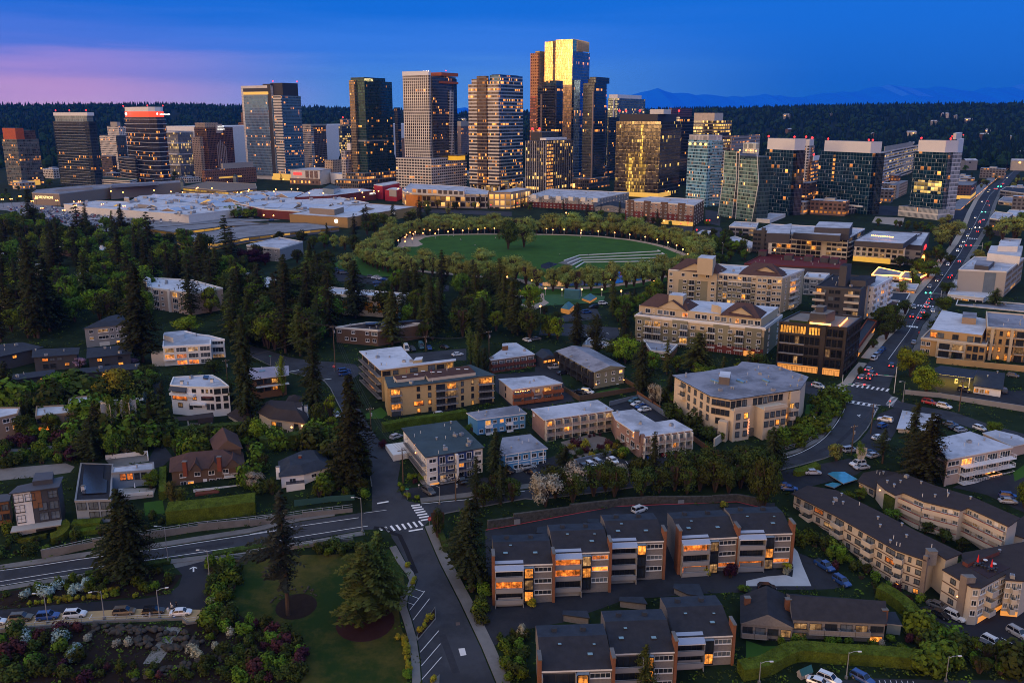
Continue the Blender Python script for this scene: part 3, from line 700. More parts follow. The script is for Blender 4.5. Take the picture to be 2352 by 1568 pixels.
def towers():
 t=Tower('apartment_tower','grey glass apartment tower with orange penthouse at the end of the skyline','a',150,1150,690,45,372,'tower')
 g1=fm('mixed_glass_wall',2.6,3.0,.22,.28,.45,.16,gS=(.10,.14,.15),sD=(.13,.13,.12),mU=(.10,.10,.10),vary=.9)
 t.vl('glazing',g1);t.sl(Ad,6.0,out=.25,th=.3)
 t.vl('penthouse',mat('orange_cladding',(.45,.09,.03),.7),.05,.9,.02,.40,t.z1,t.z1+14);t.vl('plant_room',fm('bronze_glass',1.8,3,.15,.2,.4,.1,gS=(.12,.08,.07),sD=(.10,.07,.06),mU=(.10,.07,.06)),.1,.9,.42,.96,t.z1,t.z1+11)
 t.vl('lobby',Ak,-.02,.6,-.02,.8,t.z0,t.z0+6)
 t=Tower('apartment_tower','slim black apartment tower with white rooftop crown and thin balcony edges','a',792,1120,530,520,905,'tower')
 t.vl('glazing',C7);t.sl(mat('pale_slab',(.42,.45,.48),.7,var=.05),3.25,out=.5,th=.22,pts=[(.12,-.02),(.12,.4),(.95,.4),(.95,-.02)],name='balcony')
 t.vl('crown_glazing',fm('crown_glass',1.2,6,.2,.1,.5,0,gS=(.2,.3,.32),sD=(.3,.3,.3)),.05,.95,.1,.9,t.z1,t.z1+7,A3)
 t.vl('crown_roof',A3,.02,.97,.06,.94,t.z1+7,t.z1+11,A3)
 for q in((.9,.1),(.5,.06),(.05,.1)):t.lamp(*q,t.z1+14)
 t=Tower('apartment_block','pale grid fronted apartment block behind the red crowned tower','a',1035,1500,655,905,1150,'apartment block');t.vl('facade',Bl)
 t.vl('upper_block',Bl,0,.7,.35,1.0,t.z1-2,t.z1+15);t.vl('plant_room',Ad,.1,.5,.4,.7,t.z1+15,t.z1+22);t.vl('shaded_wing',C7,-.08,0,.0,.8,t.z0,t.z1)  # dark glass wing along the right side
 t=Tower('apartment_block','dark brick apartment block with orange windows between two black towers','a',1000,1300,838,905,1042,'apartment block')
 t.vl('facade',fm('dark_brick_wall',3,3.1,.5,.5,.3,.2,gS=(.03,.03,.03),sD=(.07,.055,.06),mU=(.07,.055,.06)))
 t=Tower('office_tower','curved black glass tower with glowing red crown and white floor edges','a',1335,1180,490,1135,1540,'office tower',az=45)
 prof=[(.0,.0),(-.06,.3),(-.04,.65),(.06,.95),(.5,1.02),(.95,.98),(1.02,.5),(.95,.06),(.65,-.04),(.3,-.06)]
 t.vl('glazing',fm('smoked_glass',1.5,3.8,.10,.14,.55,.10,gS=(.045,.055,.07),sD=(.03,.03,.035),mU=(.03,.03,.035)),pts=prof)
 t.sl(mat('white_edge',(.62,.64,.66),.6,var=0),3.85*1.55,out=1.1,th=.55,pts=prof)
 zc=t.z1
 t.vl('crown_band',mat('red_backlit_band',(.5,.05,.03),.5,emit=(1,.07,.02),es=.9,var=.1,vs=.3),z0=zc,z1=zc+7.2,pts=[(a*.96+.02,b*.96+.02)for a,b in prof])
 t.vl('crown_roof',A3,z0=zc+7.2,z1=zc+13,pts=[(a*.94+.03,b*.94+.03)for a,b in prof],top=A3)
 t.vl('podium',fm('podium_glass',1.5,3.8,.1,.16,.55,.08,gS=(.05,.06,.07),sD=(.5,.5,.5)),z0=t.z0,z1=t.zt(868),pts=[(.5,-.25),(.9,-.28),(1.25,-.1),(1.2,.3),(.6,.3)])
 for q in((.98,.1),(.05,.05),(.1,.95)):t.lamp(*q,zc+15)
 p=t.pt(.75,-.05);mb=MB();mb.ball((p.x-1,p.y-1.6,zc+4),1.6,Ah,8,6,1.3);mb.bd('crown_logo',t.root)
 p=t.pt(-.03,.55);mb=MB();mb.ball((p.x-3,p.y-2.2,zc+4),1.5,Ah,8,6,1.3)
 for i in range(9):mb.box((p.x+1+i*1.55,p.y-1.6,zc+3.4),(.95,.3,1.5+.5*(i%3==1)),Ah)
 mb.bd('crown_lettering',t.root)
 t=Tower('office_block','white framed office block with glass front lit yellow at its foot','a',1742,1350,572,1515,1765,'office block')
 t.vl('frame',A3,top=A3);t.vl('glazing',fm('office_glass',1.4,4.2,.25,.25,.4,.28,lp=1.2,gS=(.10,.13,.18),sD=(.06,.07,.09),mU=(.5,.5,.52),lC=(1,.62,.15)),.08,.86,-.03,0,t.z0,t.z1-7)
 t.sl(A3,16,out=0.2,th=1.2,pts=[(.08,-.035),(.08,0),(.86,0),(.86,-.035)],name='facade_band')
 t=Tower('hotel','brown granite hotel tower with tan end bay and grey striped centre','a',1850,1290,585,1762,2105,'hotel')
 t.vl('facade',fm('brown_granite',2.6,3.1,.35,.38,.35,.07,gS=(.035,.03,.03),sD=(.15,.075,.048),mU=(.15,.075,.048)))
 t.vl('end_bay',fm('tan_end_wall',3.5,3.1,.6,.55,.3,.05,gS=(.04,.03,.03),sD=(.44,.34,.25),mU=(.44,.34,.25)),.35,1.02,-.12,.0,t.z0,t.z1-13)
 t.vl('plant_room',fm('tan_end_wall2',3,3,.7,.6,.2,0,sD=(.42,.32,.23),mU=(.42,.32,.23)),.1,.9,-.0,.5,t.z1,t.z1+7)
 z=t.z1
 for i in range(6):t.vl('stripe',mat('grey_pilaster',(.33,.29,.29),.8),-.03,.0,.33+.065*i,.352+.065*i,t.z0,z-18-3*abs(i-2))
 t.vl('sign_panel',mat('grey_pilaster'),-.05,.0,.34,.58,z-8,z+5)
 t.sign('HYATT','R',.49,z+1.0,3.6,Ah,3.2);t.sign('REGENCY','R',.49,z-2.8,2.9,Ah,3.2)
 t=Tower('hotel_annex','low brown brick block glowing orange below the brown hotel','a',1835,1150,965,1800,2290,'building')
 t.vl('facade',fm('brown_low_wall',3,3.5,.5,.55,.3,.18,gS=(.04,.03,.03),sD=(.19,.09,.055),mU=(.19,.09,.055)));t.vl('plant_room',Ad,.1,.6,.35,.95,t.z1,t.z1+7);t.vl('lit_frieze',Ak,-.01,0,.25,.7,t.z0+8,t.z0+10)
 t=Tower('office_tower','stepped brown stone tower half hidden by the blue glass tower','a',2250,1560,540,2155,2330,'office tower')
 t.vl('facade',fm('brown_stone',2.4,3.6,.35,.45,.3,.22,gS=(.04,.03,.03),sD=(.20,.10,.065),mU=(.20,.10,.065)));t.vl('stepped_top',C4,.1,.8,.1,.9,t.z1,t.z1+17);t.lamp(.6,.1,t.z1+20)
 t=Tower('office_tower','blue glass tower with white framed face and black roof block','b',462,1250,272,180,650,'office tower')
 zt=t.z1;zf=t.zt(186)
 wb=fm('white_blue_grid',1.7,3.8,.22,.34,.6,.10,gS=(.04,.15,.30),sD=(.06,.16,.28),mU=(.40,.45,.48))
 t.vl('glazing',D6);t.vl('white_frame',fm('white_panel',2,3.8,.05,.92,.2,0,gS=(.3,.3,.3),sD=(.62,.60,.56),mU=(.5,.5,.5)),.24,1.0,-.04,.55,t.z0,zf,A3)
 t.vl('framed_glazing',wb,.32,.94,-.055,-.04,t.z0+5,zf-13);t.vl('lit_storey',Ak,.30,.94,-.055,-.04,zf-12,zf-8.5)
 t.vl('louvre_band',Aa,.30,.94,-.055,-.04,zf-8,zf-3.5);t.vl('dark_slot',Aa,.24,.32,-.045,.0,t.z0,zf+1)
 t.vl('white_strip',fm('white_strip_wall',2,3.8,.12,.5,.45,.2,gS=(.06,.08,.1),sD=(.60,.58,.54),mU=(.4,.4,.4)),.0,.20,-.03,.0,t.z0,zt);t.vl('roof_block',Aa,.0,.3,.08,.88,zt,zt+17);t.vl('roof_block',Aa,.24,.45,.0,.5,zf-2,zf+2)
 t.sl(mat('blue_band',(.16,.26,.33),.5,var=0),3.8,out=.2,th=.6,pts=[(.0,.03),(.0,1.0),(.5,1.0),(.5,.03)])
 t.vl('lobby',Ak,-.1,.35,-.05,.7,t.z0,t.z0+9);t.lamp(.24,.1,zt+20);t.lamp(.02,.9,zt+20)
 t=Tower('apartment_tower','two tone apartment tower with white ribs beside the blue glass tower','b',705,1420,520,635,838,'tower')
 t.vl('facade',fm('brown_ribbed',3.2,3.1,.25,.4,.35,.22,gS=(.035,.03,.03),sD=(.16,.11,.08),mU=(.14,.10,.075)));t.vl('white_bay',fm('white_ribbed',2.5,3.1,.35,.35,.35,.15,gS=(.04,.04,.045),sD=(.50,.44,.37),mU=(.55,.48,.40)),-.03,1.02,-.05,.12,t.z0,t.z1);t.vl('cornice',Ad,-.05,1.03,-.06,1.03,t.z1,t.z1+2.5)
 t=Tower('office_block','small yellow lit office block with red roof light behind the mall','b',955,1500,520,940,1075,'office block');t.vl('glazing',fm('yellow_lit_glass',1.6,3.7,.2,.3,.5,.42,lp=1.6,gS=(.08,.10,.11),sD=(.05,.06,.06),mU=(.05,.05,.05),lC=(1,.62,.16)));t.vl('penthouse',fm('lit_pent',3,4,.3,.3,.3,.3,sD=(.32,.26,.2),mU=(.32,.26,.2)),.1,.9,.1,.9,t.z1,t.z1+11);t.lamp(.1,.15,t.z1+14,1.8)
 t=Tower('office_block','beige office block with blank white end wall in front of the dark glass hotel','b',985,1130,722,955,1085,'office block');t.vl('facade',fm('beige_office',2.6,3.4,.4,.45,.35,.15,gS=(.05,.05,.05),sD=(.42,.40,.40),mU=(.42,.40,.40)));t.vl('upper_storey',A3,.1,.9,.5,1,t.z1,t.z1+9)
 t=Tower('garden_terrace_block','low brown block with planted terraces behind the mall','b',880,1200,800,815,960,'building');t.vl('facade',Cu)
 t=Tower('hotel_tower','dark green glass hotel tower with pale belt halfway up','b',1140,1120,122,1060,1400,'hotel')
 t.vl('glazing',fm('hotel_glass',1.7,3.25,.08,.26,.6,.06,lp=2.5,gS=(.03,.085,.092),sD=(.02,.045,.048),mU=(.025,.05,.052)),r1=.72);t.vl('side_wing',fm('hotel_glass'),.1,.9,.72,1.0,t.z0,t.zt(150))
 t.vl('west_bay',fm('bronze_lit_glass',1.5,3.25,.08,.3,.6,.14,gS=(.20,.17,.12),sD=(.20,.16,.11),mU=(.1,.1,.08)),.62,1.0,-.06,.0,t.z0,t.zt(145));t.sl(mat('dark_slab',(.06,.08,.085),.6,var=0),3.25,z1=t.zt(150),out=.55,th=.3,pts=[(-.01,.1),(-.01,.7),(.5,.7),(.5,.1)],name='balcony')
 t.vl('belt',mat('pale_belt',(.26,.28,.27),.7),-.01,1.01,-.02,.74,t.zt(650),t.zt(636));t.sign('WESTIN','R',.14,t.z1-3.2,4.6,Cj)
 t.vl('podium',fm('podium_dark',3,4.2,.3,.35,.3,.35,lp=1.4,gS=(.05,.05,.05),sD=(.08,.08,.08),mU=(.09,.09,.09)),-.3,1.1,-.25,1.05,t.z0,t.zt(905));t.vl('podium_base',fm('podium_dark'),-.5,1.3,-.55,1.0,t.z0,t.zt(955));t.vl('steel_tower_top',C7,.8,1.15,.1,.3,t.z0,t.zt(248))
 t=Tower('apartment_tower','black apartment tower glimpsed beside the dark glass hotel','b',1412,1350,370,1400,1450,'tower');t.vl('glazing',fm('black_glass_lit',1.6,3.3,.1,.3,.5,.14,gS=(.035,.045,.05),sD=(.03,.035,.04),mU=(.03,.03,.03)))
 t=Tower('office_block','dark striped office block between the hotel and the white grid tower','b',1462,1500,620,1450,1500,'office block');t.vl('facade',fm('brown_stripe',2,3.5,.5,.1,.35,.06,gS=(.03,.03,.03),sD=(.2,.15,.14),mU=(.22,.16,.15)))
 t=Tower('hotel_tower','tall white grid hotel tower with orange roof frame','b',1690,1100,112,1487,1905,'hotel')
 grid=fm('white_grid',3.1,3.35,.36,.22,.4,.07,lp=2.5,gS=(.035,.035,.035),sD=(.66,.63,.57),mU=(.66,.63,.57))
 t.vl('glazing',fm('balcony_glass',1.7,3.35,.12,.24,.5,.13,lp=2.6,gS=(.06,.07,.075),sD=(.10,.10,.10),mU=(.06,.06,.06)),.0,.98,.02,.98,t.z0,t.z1);t.vl('white_grid',grid,.04,1.0,-.05,.03,t.z0,t.z1+1,A3)
 t.vl('parapet',A3,.04,1.0,-.06,.03,t.z1+1,t.z1+6,A3);t.sl(mat('balcony_slab',(.18,.18,.18),.6,var=0),3.35,out=.7,th=.3,pts=[(-.0,.04),(-.0,.62),(.3,.62),(.3,.04)],name='balcony')
 t.vl('white_grid',grid,-.03,.03,.66,.84,t.z0,t.zt(225),A3);t.vl('east_glazing',fm('deep_blue_glass',1.6,3.35,.08,.2,.65,.05,gS=(.04,.06,.08),sD=(.03,.04,.05),mU=(.03,.03,.04)),-.02,.5,.84,1.0,t.z0,t.z1-2)
 om=mat('orange_frame',(.42,.09,.02),.6);t.vl('roof_frame',om,-.05,.7,.35,1.03,t.z1+1,t.z1+5,om);t.vl('roof_frame',om,-.05,.7,.3,1.03,t.z1-8,t.z1-5.5,om);t.lamp(.1,.7,t.z1+8,1)
 t.sign('W','L',.12,t.z1+3.5,8,Ah,3.0)
 wl=fm('white_low_grid',4.2,3.4,.24,.42,.4,.16,gS=(.05,.05,.05),sD=(.60,.57,.52),mU=(.58,.55,.50))
 t.vl('lower_block',wl,-.3,1.0,-.4,.25,t.z0,t.zt(782),Au);t.vl('lower_block',wl,-.3,.5,.25,1.05,t.z0,t.zt(812));t.vl('sky_lobby',mat('yellow_lit_glass_box',(.2,.12,.02),.3,emit=(1,.48,.03),es=.7,var=.5,vs=.25),-.29,.3,.62,1.0,t.zt(810),t.zt(775));t.vl('sky_lobby_roof',mat('gold_roof',(.4,.24,.03),.5),-.32,.4,.6,1.05,t.zt(775),t.zt(765))
 t=Tower('office_tower','distant brown ribbed tower between the white grid tower and the banded tower','b',1935,1700,482,1895,2020,'office tower');t.vl('facade',fm('brown_ribs',2.2,3.6,.5,.12,.35,.12,gS=(.04,.035,.03),sD=(.28,.22,.2),mU=(.30,.23,.21)));t.vl('cornice',Ad,-.03,1.03,-.03,1.03,t.z1-9,t.z1)
 t=Tower('office_tower','office tower with white and black horizontal bands and columns at its foot','c',290,1060,462,60,502,'office tower')
 ba=fm('banded_warm',1.6,3.95,.07,.42,.6,.22,lp=2.2,gS=(.10,.10,.10),sD=(.62,.58,.52),mU=(.12,.12,.12));bb=fm('banded_blue',1.6,3.95,.07,.38,.65,.26,lp=2.4,gS=(.04,.11,.19),sD=(.28,.36,.43),mU=(.1,.12,.14))
 zb=t.zt(1262);t.vl('banded_facade',bb,.0,.98,.03,.86,zb,t.z1);t.vl('west_bay',ba,.0,.36,-.035,.05,zb,t.z1);t.vl('west_bay',ba,.70,1.0,-.035,.05,zb,t.z1);t.vl('slot_bay',fm('banded_dark',1.6,3.95,.06,.35,.6,.22,gS=(.07,.06,.055),sD=(.16,.13,.11),mU=(.1,.1,.1)),.38,.70,-.05,.03,zb,t.zt(398));t.vl('east_wing',fm('banded_navy',1.6,3.95,.06,.35,.65,.1,gS=(.04,.06,.09),sD=(.06,.09,.13),mU=(.05,.06,.08)),.15,.9,.86,1.0,t.z0,t.z1-1)
 t.vl('upper_storeys',bb,.02,.36,.05,.86,t.z1,t.zt(392));t.vl('upper_storeys',ba,.7,.92,-.0,.4,t.z1,t.zt(420));t.vl('plant_room',Aa,.1,.35,.1,.8,t.zt(392),t.zt(386))
 for q in((.02,0),(.25,0),(.5,0),(.75,0),(.98,0),(0,.3),(0,.6),(0,.84)):
  p=t.pt(*q);mb=MB();mb.cyl(p,1.1,t.z0,zb,A0,10);mb.bd('column',t.root)
 t.vl('glazed_foot',fm('lit_foot',2.5,5,.12,.15,.4,.6,lp=1.5,gS=(.05,.05,.05),sD=(.1,.09,.08),mU=(.1,.09,.08),lC=(1,.5,.12)),.04,.96,.05,.84,t.z0,zb)
 gold=fm('gold_mirror_glass',1.5,4.1,.04,.06,.93,.02,gS=(.80,.62,.30),sD=(.6,.46,.22),mU=(.5,.38,.18),rough=.12,vary=.22)  # sunset glow put into the glass colour as gold, upper storeys only
 t=Tower('office_tower','tallest tower with sunset gold upper face and finned crown','c',865,1330,205,640,985,'office tower')
 zs=t.zt(470)
 t.vl('glazing',fm('steel_blue_glass',1.5,4.1,.05,.14,.8,.08,lp=2.2,gS=(.16,.22,.28),sD=(.12,.17,.22),mU=(.1,.14,.18),vary=.3),.02,1,.02,1,t.z0,t.z1)
 t.vl('sunset_gold_face',gold,.0,.60,-.02,.02,zs,t.zt(112));t.vl('sunset_gold_face',gold,.70,1.0,-.02,.3,zs,t.zt(124));t.vl('sunset_gold_core',gold,.02,.6,.02,.3,t.z1,t.zt(112));t.vl('dark_slot',fm('slot_glass',1.5,4.1,.1,.2,.6,.05,gS=(.05,.035,.02),sD=(.04,.03,.02)),.60,.70,-.01,.3,zs-40,t.zt(123))
 t.vl('lower_face',fm('lower_west_glass',1.5,4.1,.05,.12,.8,.12,lp=2.2,gS=(.20,.17,.13),sD=(.15,.13,.10),mU=(.1,.1,.1)),.0,1,-.02,.02,t.z0,zs)
 zc0,zc1=t.z1,t.zt(108);mb=MB();fr=mat('crown_fin',(.62,.50,.30),.4,.3)
 for i in range(22):
  a=i/21;p=t.pt(.05+.35*a*a*0,.12+.86*a)-t.dL*2*sn(PI*a)
  mb.box((p.x,p.y,(zc0+zc1)/2),(.5,1.4,zc1-zc0-3*a),fr,a2(t.dR.y,t.dR.x))
 mb.bd('crown_fins',t.root);t.vl('crown_core',fm('crown_core_glass',1.5,4.1,.05,.14,.7,0,gS=(.06,.09,.11),sD=(.05,.07,.09)),.15,.9,.03,.8,t.z1,t.zt(116))
 t.vl('blue_wing',fm('cobalt_glass',1.5,4.1,.06,.14,.85,.10,gS=(.07,.16,.34),sD=(.05,.11,.24),mU=(.05,.1,.2)),-.25,.0,.05,.98,t.z0,t.zt(432))
 t=Tower('office_tower','slender copper coloured tower attached beside the gold tower','c',594,1350,222,528,640,'office tower')
 t.vl('copper_facade',fm('copper_weave',3.4,4.1,.42,.42,.75,.03,gS=(.10,.05,.03),sD=(.62,.28,.09),mU=(.50,.22,.08),vary=.9));t.vl('pale_bay',fm('bronze_stripe',1.6,8.2,.35,.18,.8,.03,gS=(.30,.22,.11),sD=(.12,.09,.05),mU=(.5,.38,.2)),-.06,.5,.15,1.0,t.z0,t.zt(205))
 t.vl('red_stair',fm('red_lit_slots',3.4,4.1,.6,.5,.3,.75,lp=1.5,gS=(.1,.03,.02),sD=(.16,.06,.03),mU=(.16,.06,.03),lC=(1,.06,.03)),.2,.98,-.03,.0,t.z0,t.zt(560))
 def residential(lbl,ub,D,vt,uL,uR,stripe,az=None):
  t=Tower('apartment_tower',lbl,'c',ub,D,vt,uL,uR,'tower',az=az)
  t.vl('glazing',fm('night_glass',1.6,3.3,.10,.22,.6,.13,lp=3.0,gS=(.04,.055,.07),sD=(.03,.038,.045),mU=(.04,.045,.05)),pts=[(0,.05),(.02,.75),(.25,1),(1,1),(1,0),(.05,0)])
  t.sl(mat('balcony_edge',(.17,.18,.20),.6,var=0),3.3,out=.8,th=.28,pts=[(.12,.0),(.12,.25),(.98,.25),(.98,.0)],name='balcony')
  t.vl('tan_fin',mat('tan_fin',(.33,.24,.18),.8),stripe,stripe+.07,-.06,.06,t.z0,t.z1-10);t.vl('plant_room',Aa,.2,.8,.15,.8,t.z1,t.z1+5);return t
 t=residential('black balcony tower with tan fin in front of the copper tower',735,1130,475,585,800,.74);t.vl('crown',C5,.05,.6,.1,.8,t.z1,t.zt(435));t.lamp(.9,.1,t.zt(880)+4,2.2)
 t=residential('black balcony tower with rounded corner to the east of the gold tower',1040,1120,455,935,1140,.06);t.vl('crown',fm('night_glass'),.0,.55,.05,.95,t.z1,t.zt(407));t.vl('planted_podium',fm('podium_dark'),-.3,1.4,-.5,.9,t.z0,t.zt(1200));t.vl('podium_glow',Ag,.9,1.35,-.53,-.5,t.z0+1,t.z0+6)
 t=Tower('office_tower','black office block with white vertical fins and a column of lit windows','c',655,1010,912,497,862,'office tower')
 t.vl('glazing',fm('fin_office_glass',1.6,4.0,.06,.24,.5,.30,lp=2.0,gS=(.03,.035,.045),sD=(.02,.022,.026),mU=(.03,.03,.03),lC=(1,.55,.13)))
 t.fins(mat('white_fin',(.5,.5,.5),.6),9,'L');t.fins(mat('grey_fin',(.20,.22,.25),.6),12,'R');t.vl('lit_stair',fm('lit_stair_glass',2.2,4.0,.14,.4,.2,.95,lp=2.2,gS=(.04,.03,.02),sD=(.03,.03,.03),mU=(.03,.03,.03)),-.012,.0,.04,.26,t.z0,t.z1-3)
 t.vl('roof_canopy',A3,-.01,.3,.0,.75,t.z1+1,t.z1+3.5,A3);t.vl('plant_room',Aa,.35,.9,.1,.7,t.z1,t.z1+10);t.lamp(.75,.05,t.z1+14,2);t.lamp(.4,.05,t.z1+14,2)
 t=Tower('office_block','glass office block with sloping white roof behind the eastern balcony tower','c',1215,1500,575,1130,1420,'office block');t.vl('glazing',fm('green_office_glass',1.7,4.1,.10,.32,.55,.22,gS=(.09,.13,.13),sD=(.10,.12,.12),mU=(.36,.36,.34),lC=(1,.6,.2)),top=A3);t.vl('white_roof',A3,.0,.9,.0,.85,t.z1,t.z1+6,A3);t.vl('tilted_frame',A3,.30,.36,-.03,.0,t.z0,t.z1)
 t=Tower('office_block','black office slab squeezed behind the eastern balcony tower','c',1148,1250,722,1130,1215,'office block');t.vl('glazing',fm('black_glass_lit'))
 t=Tower('office_tower','broad dark glass office with golden reflected light on its west face','c',1556,980,758,1195,1702,'office tower')
 t.vl('glazing',fm('bronze_office_glass',1.7,3.9,.06,.16,.72,.06,lp=1.8,gS=(.10,.085,.06),sD=(.06,.055,.05),mU=(.05,.05,.05),lC=(1,.62,.14),vary=.7))
 t.vl('golden_strip',fm('golden_lit_glass',1.7,3.9,.08,.16,.3,.72,lp=1.7,gS=(.16,.11,.03),sD=(.12,.09,.03),mU=(.05,.05,.03),lC=(1,.58,.06)),.38,.43,-.006,.0,t.zt(1050),t.zt(775));t.vl('golden_strip',fm('golden_lit_glass'),.58,.68,-.006,.0,t.z0,t.zt(1050));t.vl('golden_strip',fm('golden_dim_glass',1.7,3.9,.08,.18,.5,.5,lp=.7,gS=(.14,.10,.04),sD=(.1,.08,.03),mU=(.05,.05,.03),lC=(1,.58,.06)),.30,.75,-.004,.0,t.z0,t.zt(1000))  # golden reflection painted as glowing panes on the west face
 t.sl(mat('dark_rib',(.05,.055,.06),.5,var=0),7.8,out=.35,th=.3);t.vl('lobby',Ak,-.01,1.01,-.012,.6,t.z0,t.z0+5);t.vl('roof_screen',Aa,.1,.95,.05,.95,t.z1,t.z1+8);t.vl('plant_room',A0,-.0,.3,.1,.45,t.z1+8,t.z1+13,A3)
 for q in((.95,.03),(.8,.03),(.5,.05),(.03,.9)):t.lamp(*q,t.z1+12,1.7)
 t=Tower('office_tower','navy glass tower with thin side face behind the broad golden office','c',1705,1150,722,1640,1800,'office tower');t.vl('glazing',fm('navy_glass',1.7,3.8,.1,.25,.65,.10,gS=(.03,.04,.06),sD=(.025,.03,.045),mU=(.03,.03,.04)))
 t=Tower('office_tower','red brown topped tower far behind the navy glass tower','c',1640,1750,650,1605,1785,'office tower');t.vl('facade',fm('maroon_wall',2.4,3.8,.3,.5,.4,.03,gS=(.05,.03,.03),sD=(.16,.055,.04),mU=(.15,.05,.04)))
 t=Tower('office_tower','dark office tower with cream rooftop box and bright yellow storeys','c',2028,1120,752,1797,2090,'office tower');t.vl('glazing',fm('yellow_storey_glass',1.7,3.9,.06,.30,.5,.42,lp=2.0,gS=(.04,.045,.05),sD=(.07,.065,.06),mU=(.04,.04,.04),lC=(1,.56,.12)));t.sl(mat('tan_band',(.30,.26,.22),.7,var=0),7.8,out=.2,th=.8);t.vl('rooftop_box',mat('cream_box',(.55,.48,.40),.8),.25,1.0,.0,.8,t.z1,t.z1+9.5,A3)
 t=Tower('apartment_tower','pale blue checkerboard glass tower with stacked side balconies','c',1930,880,905,1757,2048,'tower',az=60)
 t.vl('glazing',fm('checker_glass',1.5,3.2,.12,.30,.5,.07,lp=2.4,gS=(.15,.36,.47),sD=(.34,.54,.64),mU=(.04,.07,.09),vary=1.0),r1=.85);t.sl(A0,3.2,out=.6,th=.35,pts=[(-.02,.25),(-.02,1.0),(.4,1.0),(.4,.25)],name='balcony')
 t.vl('crown_screen',fm('crown_pane',2.5,8,.1,.06,.3,0,gS=(.5,.52,.54),sD=(.6,.6,.6)),.02,.98,.02,.8,t.z1,t.z1+5,Au)
 for i in range(4):
  p=t.pt(.12+.26*i,-.02);mb=MB();mb.ball((p.x,p.y,t.z1-4),1.2,Ag,6,4);mb.bd('roof_lamp',t.root)
 t=Tower('apartment_tower','green glass apartment tower with leaning white facet edges','d',575,752,535,322,640,'tower',az=66)
 gg=fm('green_facet_glass',1.9,3.1,.12,.24,.45,.13,lp=2.4,gS=(.17,.29,.23),sD=(.30,.39,.32),mU=(.13,.15,.13),vary=.9)
 mb=MB();Z0,Z1=t.z0,t.z1;zm=t.zt(720)
 def quad(l0,l1,z0,l2,l3,z1,m):
  P=[(l0,z0),(l1,z0),(l3,z1),(l2,z1)];mb.face([(*t.pt(l,-.02),z)for l,z in P],m,[(l*t.wL,z)for l,z in P])
 dk=fm('green_gap_glass',1.9,3.1,.1,.3,.5,.18,gS=(.06,.08,.075),sD=(.07,.08,.08),mU=(.05,.06,.06))
 quad(1.08,.66,Z0,.98,.60,zm,gg);quad(.98,.60,zm,1.0,.64,Z1+2,gg);quad(.66,.55,Z0,.60,.54,zm,dk);quad(.60,.54,zm,.64,.56,Z1,dk);quad(.55,.10,Z0,.54,-.02,zm,gg);quad(.54,-.02,zm,.56,.08,Z1-4,gg)
 mb.bd('facet_glazing',t.root);mb=MB();fe=mat('white_facet_edge',(.6,.62,.6),.6)
 for a,b,c in((1.08,.98,1.0),(.66,.60,.64),(.55,.54,.56),(.10,-.02,.08)):mb.tb([(*t.pt(a,-.03),Z0),(*t.pt(b,-.03),zm),(*t.pt(c,-.03),Z1+1)],.35,fe,4)
 mb.bd('facet_edges',t.root);t.vl('tower_body',C5,0,1.0,0,.98,t.z0,t.z1-2);t.vl('roof_fin',fm('pale_roof_pane',2,4,.1,.1,.2,0,gS=(.5,.55,.5),sD=(.5,.55,.5)),.2,.55,.2,.5,t.z1,t.z1+9,A3)
 for q in(.15,.3,.42,.6):
  p=t.pt(q,.1);mb=MB();mb.ball((p.x,p.y,t.z1+2.5),.7,Ag,6,4);mb.bd('roof_lamp',t.root)
 navy=fm('navy_grid_glass',3.4,3.5,.06,.10,.55,.10,lp=2.2,gS=(.014,.055,.085),sD=(.10,.17,.21),mU=(.13,.20,.24),vary=.4)
 slot=mat('white_vent_slot',(.62,.62,.6),.7,var=0)
 def navy_slab(lbl,ub,D,vt,uL,uR,side_m,box,deep=None,az=60):
  t=Tower('office_tower',lbl,'d',ub,D,vt,uL,uR,'office tower',az=az)
  t.vl('glazing',navy,0,1,.0,.35);t.vl('side_wall',side_m,0,1,.03,1.0,t.z0,t.z1-.3)
  me=None;n=max(6,int(t.wL/5.2));mb=MB();k=0
  for f in range(int(t.H/3.5)-1):
   for i in range(n):
    if(i+f*2)%3:continue
    p=t.pt((i+.5+.2*((f*7+i)%3))/n,-.006);mb.box((p.x,p.y,t.z0+3.5*f+5),(.35,.12,2.3),slot,a2(t.dL.y,t.dL.x))
  mb.bd('vent_slots',t.root)['kind']='stuff'
  t.vl('roof_screen',mat('white_screen',(.66,.65,.65),.7,var=.03),*box,t.z1,t.z1+10,Au)
  return t
 t=navy_slab('navy glass slab with white roof screen next to the green faceted tower',800,800,508,592,862,fm('mauve_glass',1.7,3.5,.06,.1,.6,.02,gS=(.06,.055,.08),sD=(.07,.06,.09)),(.0,.95,.05,.95));t.lamp(.95,.1,t.z1+12);t.lamp(.05,.1,t.z1+12);t.lamp(.0,.95,t.z1+12)
 t=navy_slab('widest navy glass slab with a vertical line of lit windows',1335,810,528,960,1395,fm('navy_side',1.7,3.5,.06,.1,.6,.03,gS=(.03,.05,.06),sD=(.03,.04,.05)),(.06,.93,.05,.95));t.vl('lit_stair',fm('lit_stair_glass'),.68,.72,-.012,.0,t.z0+28,t.z1-3);t.lamp(.88,.1,t.z1+12);t.lamp(.12,.1,t.z1+12);t.lamp(.05,.1,t.z1+12)
 t.vl('low_podium',fm('canopy_glass',4,5,.12,.15,.4,.3,gS=(.06,.07,.10),sD=(.5,.48,.46),mU=(.4,.4,.4)),.2,1.5,-.9,.2,t.z0,t.z0+8,mat('green_roof',(.06,.07,.035),.95));t.vl('canopy',A0,-.1,1.4,-.95,-.85,t.z0+8,t.z0+9.2,A3)
